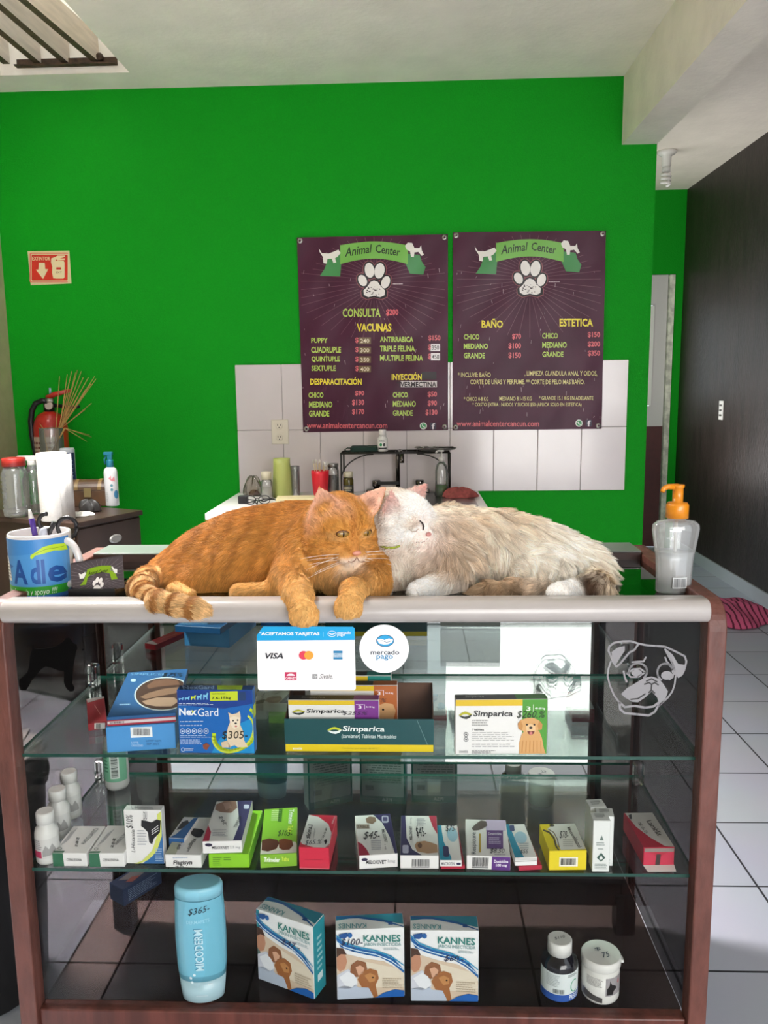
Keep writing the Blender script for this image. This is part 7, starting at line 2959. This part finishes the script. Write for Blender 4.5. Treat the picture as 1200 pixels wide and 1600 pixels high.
def col_ginger(P, N, Wt):
    C = sum(Wt[:, i:i + 1] * p.col for i, p in enumerate(ginger))
    wt = lambda nm: sum(Wt[:, i] for i, q in enumerate(TAGS) if q == nm)
    dark = lin3(ORD)

    def mix(C_, c2, a_):
        a_ = np.clip(a_, 0, 1)[:, None]
        return C_ * (1 - a_) + c2 * a_
    n1 = vnoise(P, 45, 11)
    n2 = vnoise(P, 160, 12)
    # mackerel bands across the flank
    ph = (P[:, 0] * 1.0 - (P[:, 2] - 0.94) * 0.45) * 2 * math.pi * 27 + n1 * 2.6
    st = np.clip(np.sin(ph) * 1.5 - 0.25, 0, 1) * np.clip((P[:, 2] - 0.965) / 0.05, 0, 1)
    C = mix(C, dark, st * 0.5 * (wt('body') + wt('thigh')))
    spine = np.clip((P[:, 2] - 1.035) / 0.05, 0, 1)
    C = mix(C, lin3('b4701f'), spine * 0.4 * wt('body'))
    C = mix(C, lin3(ORL), np.clip((0.99 - P[:, 2]) / 0.05, 0, 1) * 0.7 * wt('body'))
    # tail rings
    tt = np.linalg.norm(P - TX, axis=1)
    rg_ = np.clip(np.sin(tt * 2 * math.pi / 0.029 + 1.2) * 1.8, 0, 1)
    C = mix(C, lin3('e6c596'), wt('tail') * 0.55)
    C = mix(C, lin3('a2662c'), rg_ * 0.85 * wt('tail'))
    # leg bars
    lb = np.clip(np.sin((P[:, 2] - P[:, 1] * 0.6) * 2 * math.pi / 0.026) * 1.2 - 0.2, 0, 1)
    C = mix(C, lin3('b9762f'), lb * 0.35 * wt('leg'))
    # face: forehead bars, cheek lines, pale muzzle and eye surrounds
    q = (P - Hg)
    x, y, z = q @ Rg / 1.22, q @ Fg / 1.22, q @ Ug / 1.22
    hd_ = wt('head') + wt('muzzle')
    fb = np.clip(np.cos(x * 2 * math.pi / 0.0135) * 1.5 - 0.3, 0, 1) * np.clip((z - 0.012) / 0.012, 0, 1) * np.clip((0.028 - np.abs(x)) / 0.008, 0, 1)
    C = mix(C, lin3('a5641f'), fb * 0.7 * hd_)
    ck = np.clip(np.sin((z + np.abs(x) * 0.35) * 2 * math.pi / 0.016) * 1.6 - 0.5, 0, 1) * np.clip((np.abs(x) - 0.026) / 0.008, 0, 1) * np.clip((0.012 - z) / 0.01, 0, 1)
    C = mix(C, lin3('a9682a'), ck * 0.65 * hd_)
    br_ = np.clip((0.009 - np.abs(x)) / 0.004, 0, 1) * np.clip((y - 0.03) / 0.01, 0, 1) * np.clip((z + 0.022) / 0.006, 0, 1)
    C = mix(C, lin3('c07a3c'), br_ * 0.6 * hd_)
    mz = np.clip((y - 0.040) / 0.010, 0, 1) * np.clip((-0.021 - z) / 0.006, 0, 1) * np.clip((0.026 - np.abs(x)) / 0.008, 0, 1) * 0.85
    C = mix(C, lin3('f1e4d6'), mz * hd_)
    for s in (-1, 1):
        e2 = ((x - s * 0.0235) / 0.014) ** 2 + ((z - 0.006) / 0.009) ** 2
        C = mix(C, lin3('dfb67c'), np.clip(1.5 - e2, 0, 1) * np.clip((y - 0.02) / 0.01, 0, 1) * 0.55 * hd_)
    # ear linings
    for b_, tp_, n_, r_ in earsg:
        ax_ = unit(tp_ - b_)
        nn_ = unit(n_ - ax_ * (n_ @ ax_))
        fc = np.clip((N @ nn_ - 0.15) / 0.25, 0, 1) * np.clip(wt('ear') * 1.4 - 0.3, 0, 1)
        C = mix(C, lin3('e5b39c'), fc)
        dk = np.linalg.norm(P - (b_ + ax_ * 0.010 - nn_ * 0.0), axis=1)
        C = mix(C, lin3('5a2f28'), np.clip(1.3 - dk / 0.011, 0, 1) * fc * 0.9)
    C = mix(C, lin3('f2e6d4'), np.clip((0.93 - P[:, 2]) / 0.02, 0, 1) * 0.15 * wt('paw'))
    return np.clip(C * (1 + 0.10 * n2[:, None]), 0, 1)


FG = make_cat(t, ginger, 0.0034, col_ginger, fur_mat('ginger_undercoat', 0.8), fur_mat('ginger_fur', 0.55), 90000, 4, 0.36, 0.12, 0.35, 41, 0.010, jit=0.22, radius=0.00042, cvar=0.8, ncl=14)
for px_, py_, ww in ((536, 834.5, 0.0108), (573.5, 832.5, 0.0090)):
    p_, n_ = surf(FG, px_, py_)
    add_eye(t, p_, unit(n_ * 0.6 + Fg * 0.5 + np.array((0, -0.25, 0))), Ug, ww, 0.0056, '94702e', '5a3418')
p_, n_ = surf(FG, 557.5, 864)
m = MB()
M_ = orient(p_ + n_ * 0.0002, Rg, Fg, Ug, np.array(t.location))
m.lathe([(max(1e-4, math.cos(a)), math.sin(a)) for a in [-math.pi / 2 + math.pi * k / 8 for k in range(9)]], mat('pink_nose', 'd58f78', 0.4), 16, M=M_ @ Matrix.Diagonal((0.0088, 0.0045, 0.0048, 1)))
m.build('nose', t)
m = MB()
og_ = np.array(t.location)
for s in (-1, 1):
    pts_ = [surf(FG, 557.5, 870)[0] - og_] + [surf(FG, 557.5 + s * dx, 872 + dy)[0] - og_ + np.array((0, -0.0006, 0)) for dx, dy in ((3, 4), (8, 6.5), (13, 5))]
    m.tube(pts_, 0.0008, ink('7a4632'), 5)
m.build('mouth', t)
whiskers(t, lcg, Rg, Fg, Ug, 6, 0.075, 3)

# ============================================================ cream long-haired cat
ctr_ = W(780, 925, 0.20)
t = thing('cat', 'fluffy cream and white long-haired cat asleep against the ginger cat', 'cat', (ctr_[0], ctr_[1], 0.9406))
CR, CRW, CRT, CRD, CRB = 'f6e9d8', 'fdf8f2', 'cdb08e', '8f745a', '5a3e2a'
Rw, Fw, Uw = hframe((0.80, -0.58, -0.08), 0.0)
Hw = W(624, 813, 0.165)
nosew = Hw + Fw * 0.07 - Uw * 0.02
ff = face_out(Hw, nosew)
hp_, lcw = head_prims(Hw, Rw, Fw, Uw, 1.14, 0.012, CRW, CRW, ff, slim=0.95)
bk = (0.75, -0.15, -0.7)
cream = [
    Prim('ell', (W(700, 860, 0.235), None), (0.085, 0.080, 0.082), bk, 0.036, CR, 0.05, 'body'),
    Prim('ell', (W(775, 866, 0.240), None), (0.100, 0.088, 0.083), bk, 0.038, CR, 0.05, 'body'),
    Prim('ell', (W(850, 880, 0.235), None), (0.082, 0.082, 0.070), (0.7, -0.2, -0.8), 0.036, CR, 0.05, 'body'),
    Prim('ell', (W(908, 898, 0.205), None), (0.054, 0.060, 0.054), (0.6, -0.3, -0.9), 0.034, 'fbefdf', 0.04, 'rump'),
    Prim('ell', (W(632, 878, 0.190), None), (0.066, 0.058, 0.056), (0.35, -0.3, -0.9), 0.030, CR, 0.04, 'chest'),
    Prim('ell', (W(600, 905, 0.170), None), (0.045, 0.045, 0.034), (-0.2, -0.4, -0.8), 0.024, CR, 0.03, 'chest'),
    Prim('cap', (W(655, 845, 0.205), Hw - Fw * 0.02), (0.060, 0.050), (0.3, -0.2, -0.9), 0.026, CR, 0.04, 'neck'),
    Prim('ell', (W(690, 888, 0.150), None), (0.052, 0.040, 0.044), (-0.1, -0.3, -1), 0.028, CRT, 0.03, 'shoulder'),
    Prim('cap', (W(705, 908, 0.130), W(662, 922, 0.085)), (0.024, 0.0175), (-0.9, -0.3, -0.3), 0.012, CRW, 0.02, 'paw'),
    Prim('ell', (W(655, 923, 0.078), None), (0.0205, 0.018, 0.0155), (-0.9, -0.3, -0.2), 0.007, CRW, 0.01, 'paw'),
    Prim('ell', (W(583, 925, 0.100), None), (0.024, 0.024, 0.013), (-0.6, -0.6, -0.2), 0.012, CRW, 0.015, 'paw'),
    Prim('ell', (W(850, 900, 0.150), None), (0.070, 0.045, 0.045), (0.6, -0.2, -0.9), 0.030, 'fbefdf', 0.03, 'thigh'),
    Prim('cap', (W(918, 918, 0.11), W(880, 925, 0.055)), (0.020, 0.0165), (-0.8, -0.5, -0.2), 0.010, CRW, 0.015, 'paw'),
    Prim('ell', (W(874, 925, 0.048), None), (0.0205, 0.019, 0.0155), (-0.9, -0.4, -0.2), 0.006, CRW, 0.01, 'paw'),
]
for k in range(4):
    cream.append(Prim('ell', (W(646 - 2 + (3 if k in (0, 3) else 0), 917 + 4.2 * k, 0.066 - 0.004 * k), None), (0.0075, 0.009, 0.0068), (-1, -0.3, -0.2), 0.005, CRW, 0.003, 'paw'))
    cream.append(Prim('ell', (W(864 + 6 * k, 926 + 1.2 * k, 0.036), None), (0.0085, 0.009, 0.0085), (-0.5, -0.8, -0.3), 0.004, CRW, 0.003, 'paw'))
tl = [(928, 902, 0.17, 0.026), (930, 918, 0.105, 0.022), (845, 922, 0.095, 0.020), (800, 924, 0.09, 0.020), (765, 924, 0.09, 0.017)]
tl1 = [(922, 900, 0.17, 0.027), (934, 915, 0.10, 0.020), (936, 926, 0.08, 0.014)]
for a_, b_ in zip(tl1, tl1[1:]):
    p0, p1 = W(*a_[:3]), W(*b_[:3])
    cream.append(Prim('cap', (p0, p1), (a_[3], b_[3]), p1 - p0, 0.026, 'e2ceb4', 0.015, 'tailroot'))
tl = [(848, 920, 0.105, 0.020), (806, 924, 0.095, 0.019), (768, 926, 0.095, 0.015), (750, 926, 0.10, 0.011)]
for a_, b_ in zip(tl, tl[1:]):
    p0, p1 = W(*a_[:3]), W(*b_[:3])
    cream.append(Prim('cap', (p0, p1), (a_[3], b_[3]), p1 - p0 + np.array((0, -0.01, -0.01)), 0.024, 'cbae8e', 0.015, 'tail'))
cream += hp_
lcw_ = lambda x, y, z: Hw + (Rw * x + Fw * y + Uw * z) * 1.14
cream.append(Prim('cap', (lcw_(0, 0.030, -0.020), lcw_(0, 0.056, -0.021)), (0.020, 0.0135), ff, 0.004, 'f3e2d8', 0.010, 'muzzle'))
earsw = [(W(613, 806, 0.110), W(612, 768, 0.112), np.array((0.25, -0.96, 0.10)), 0.0190), (W(645, 783, 0.180), W(664, 756, 0.205), np.array((0.75, -0.60, 0.1)), 0.0195)]
for b_, tp_, n_, r_ in earsw:
    cream.append(Prim('ear', (b_, tp_, n_), (r_, 0.45, 0.0065), unit(tp_ - b_), 0.005, CRW, 0.006, 'ear'))
TAGW = [p.tag for p in cream]
PB = W(690, 882, 0.11)
PN = W(692, 838, 0.17)
PD = W(925, 912, 0.085)
PS = W(800, 810, 0.20)
PT = W(735, 850, 0.15)


def col_cream(P, N, Wt):
    C = sum(Wt[:, i:i + 1] * p.col for i, p in enumerate(cream))
    wt = lambda nm: sum(Wt[:, i] for i, q in enumerate(TAGW) if q == nm)

    def mix(C_, c2, a_):
        a_ = np.clip(a_, 0, 1)[:, None]
        return C_ * (1 - a_) + c2 * a_
    n1 = vnoise(P, 30, 21)
    n2 = vnoise(P, 80, 22)
    n3 = vnoise(P, 220, 23)
    bw = wt('body') + wt('shoulder') + wt('chest') + wt('thigh')
    # saddle along the back and the tan patches of the coat
    C = mix(C, lin3('d3b794'), (np.clip((P[:, 2] - 1.015) / 0.05, 0, 1) * (0.45 + 0.5 * n1)) * wt('body'))
    C = mix(C, lin3(CRT), np.clip(0.75 - np.linalg.norm(P - PT, axis=1) / 0.09 + 0.5 * n2, 0, 0.75) * bw)
    C = mix(C, lin3('b08f6c'), np.clip(0.95 - np.linalg.norm(P - PN, axis=1) / 0.062 + 0.4 * n2, 0, 0.65) * (bw + wt('neck')))
    C = mix(C, lin3('a08060'), np.clip(1.1 - np.linalg.norm(P - PB, axis=1) / 0.06 + 0.4 * n2, 0, 0.7) * bw)
    C = mix(C, lin3('fdf3e6'), np.clip((P[:, 0] - 0.17) / 0.08 + 0.7 * n1 + (1.0 - P[:, 2]) / 0.08, 0, 1) * 0.75 * (wt('body') + wt('thigh')))
    C = mix(C, lin3('fbf1e2'), np.clip(1.1 * n2 + 0.05, 0, 0.8) * bw)
    C = mix(C, lin3(CRB), np.clip(1.6 - np.linalg.norm(P - PD, axis=1) / 0.020, 0, 0.95))
    C = mix(C, lin3('9c7f62'), wt('tail') * np.clip(0.2 + 0.7 * n2, 0, 0.7))
    C = mix(C, lin3('c9a685'), wt('neck') * 0.55)
    C = mix(C, lin3('c09a74'), np.clip(0.4 + 0.5 * n2 + (0.965 - P[:, 2]) / 0.05, 0, 0.65) * wt('chest'))
    q = (P - Hw)
    x, y, z = q @ Rw / 1.14, q @ Fw / 1.14, q @ Uw / 1.14
    hd_ = wt('head') + wt('muzzle')
    C = mix(C, lin3('d3b99f'), np.clip((0.024 - y) / 0.03, 0, 1) * (0.75 + 0.2 * n2) * hd_)
    C = mix(C, lin3('e2cdbb'), np.clip(1.2 - ((x + 0.024) / 0.016) ** 2 - ((z - 0.006) / 0.014) ** 2, 0, 1) * 0.7 * hd_)
    C = mix(C, lin3('dfc6b2'), np.clip((-0.016 - z) / 0.01, 0, 1) * 0.5 * hd_)
    C = mix(C, lin3('f2dcd4'), np.clip((y - 0.045) / 0.01, 0, 1) * 0.5 * hd_)
    for b_, tp_, n_, r_ in earsw:
        ax_ = unit(tp_ - b_)
        nn_ = unit(n_ - ax_ * (n_ @ ax_))
        we = np.clip(wt('ear') * 1.4 - 0.3, 0, 1)
        fc = np.clip((N @ nn_ - 0.15) / 0.25, 0, 1) * we
        C = mix(C, lin3('9a7b68'), we * (1 - fc) * 0.6)
        fc = fc * np.clip(((P - b_) @ ax_) / 0.010 + 0.3, 0, 1)
        C = mix(C, lin3('dda49a'), fc)
        dk = np.linalg.norm(P - (b_ + ax_ * 0.008), axis=1)
        C = mix(C, lin3('6b3a36'), np.clip(1.2 - dk / 0.010, 0, 1) * fc * 0.8)
    return np.clip(C * (1 + 0.10 * n3[:, None]), 0, 1)


FW = make_cat(t, cream, 0.0036, col_cream, fur_mat('cream_undercoat', 0.85), fur_mat('cream_fur', 0.6), 85000, 6, 0.55, 0.30, 0.75, 57, 0.012, jit=0.40, radius=0.00045, cvar=0.75, ncl=40, gain=1.1)
og_ = np.array(t.location)
for pts_, r_, c_ in ((((656, 813), (660, 817), (662, 822), (661, 828)), 0.0017, '2a1a18'), (((639, 826), (644, 830), (650, 830), (654, 826)), 0.0008, 'b59c8a')):
    m = MB()
    m.tube([surf(FW, *q)[0] - og_ + np.array((0, -0.0035, 0)) for q in pts_], [r_ * 0.6, r_, r_, r_ * 0.6], ink(c_), 6)
    m.build('closed_eye', t)
p_, n_ = surf(FW, 669.5, 835)
m = MB()
M_ = orient(p_ + n_ * 0.0004, Rw, Fw, Uw, np.array(t.location))
m.lathe([(max(1e-4, math.cos(a)), math.sin(a)) for a in [-math.pi / 2 + math.pi * k / 8 for k in range(9)]], mat('rose_nose', 'c98a84', 0.4), 16, M=M_ @ Matrix.Diagonal((0.0070, 0.0042, 0.0042, 1)))
m.build('nose', t)
m = MB()
og_ = np.array(t.location)
m.tube([surf(FW, a_, b_)[0] - og_ for a_, b_ in ((668, 841), (664, 846), (657, 848), (650, 847))], 0.0008, ink('8a5a52'), 5)
m.build('mouth', t)
whiskers(t, lcw, Rw, Fw, Uw, 4, 0.05, 9, (-1,))
# thin green collar round the neck
og_ = np.array(t.location)
m = MB()
ca_, cb_ = surf(FW, 594, 853)[0], surf(FW, 625, 850)[0]
pts_ = [surf(FW, 594 + 31 * k / 8, 852 + 3.0 * math.sin(math.pi * k / 8))[0] - og_ + np.array((0, -0.007, 0)) for k in range(9)]
m.tube(pts_, 0.0022, mat('green_collar', '9aa83a', 0.5), 6)
m.build('collar', t)
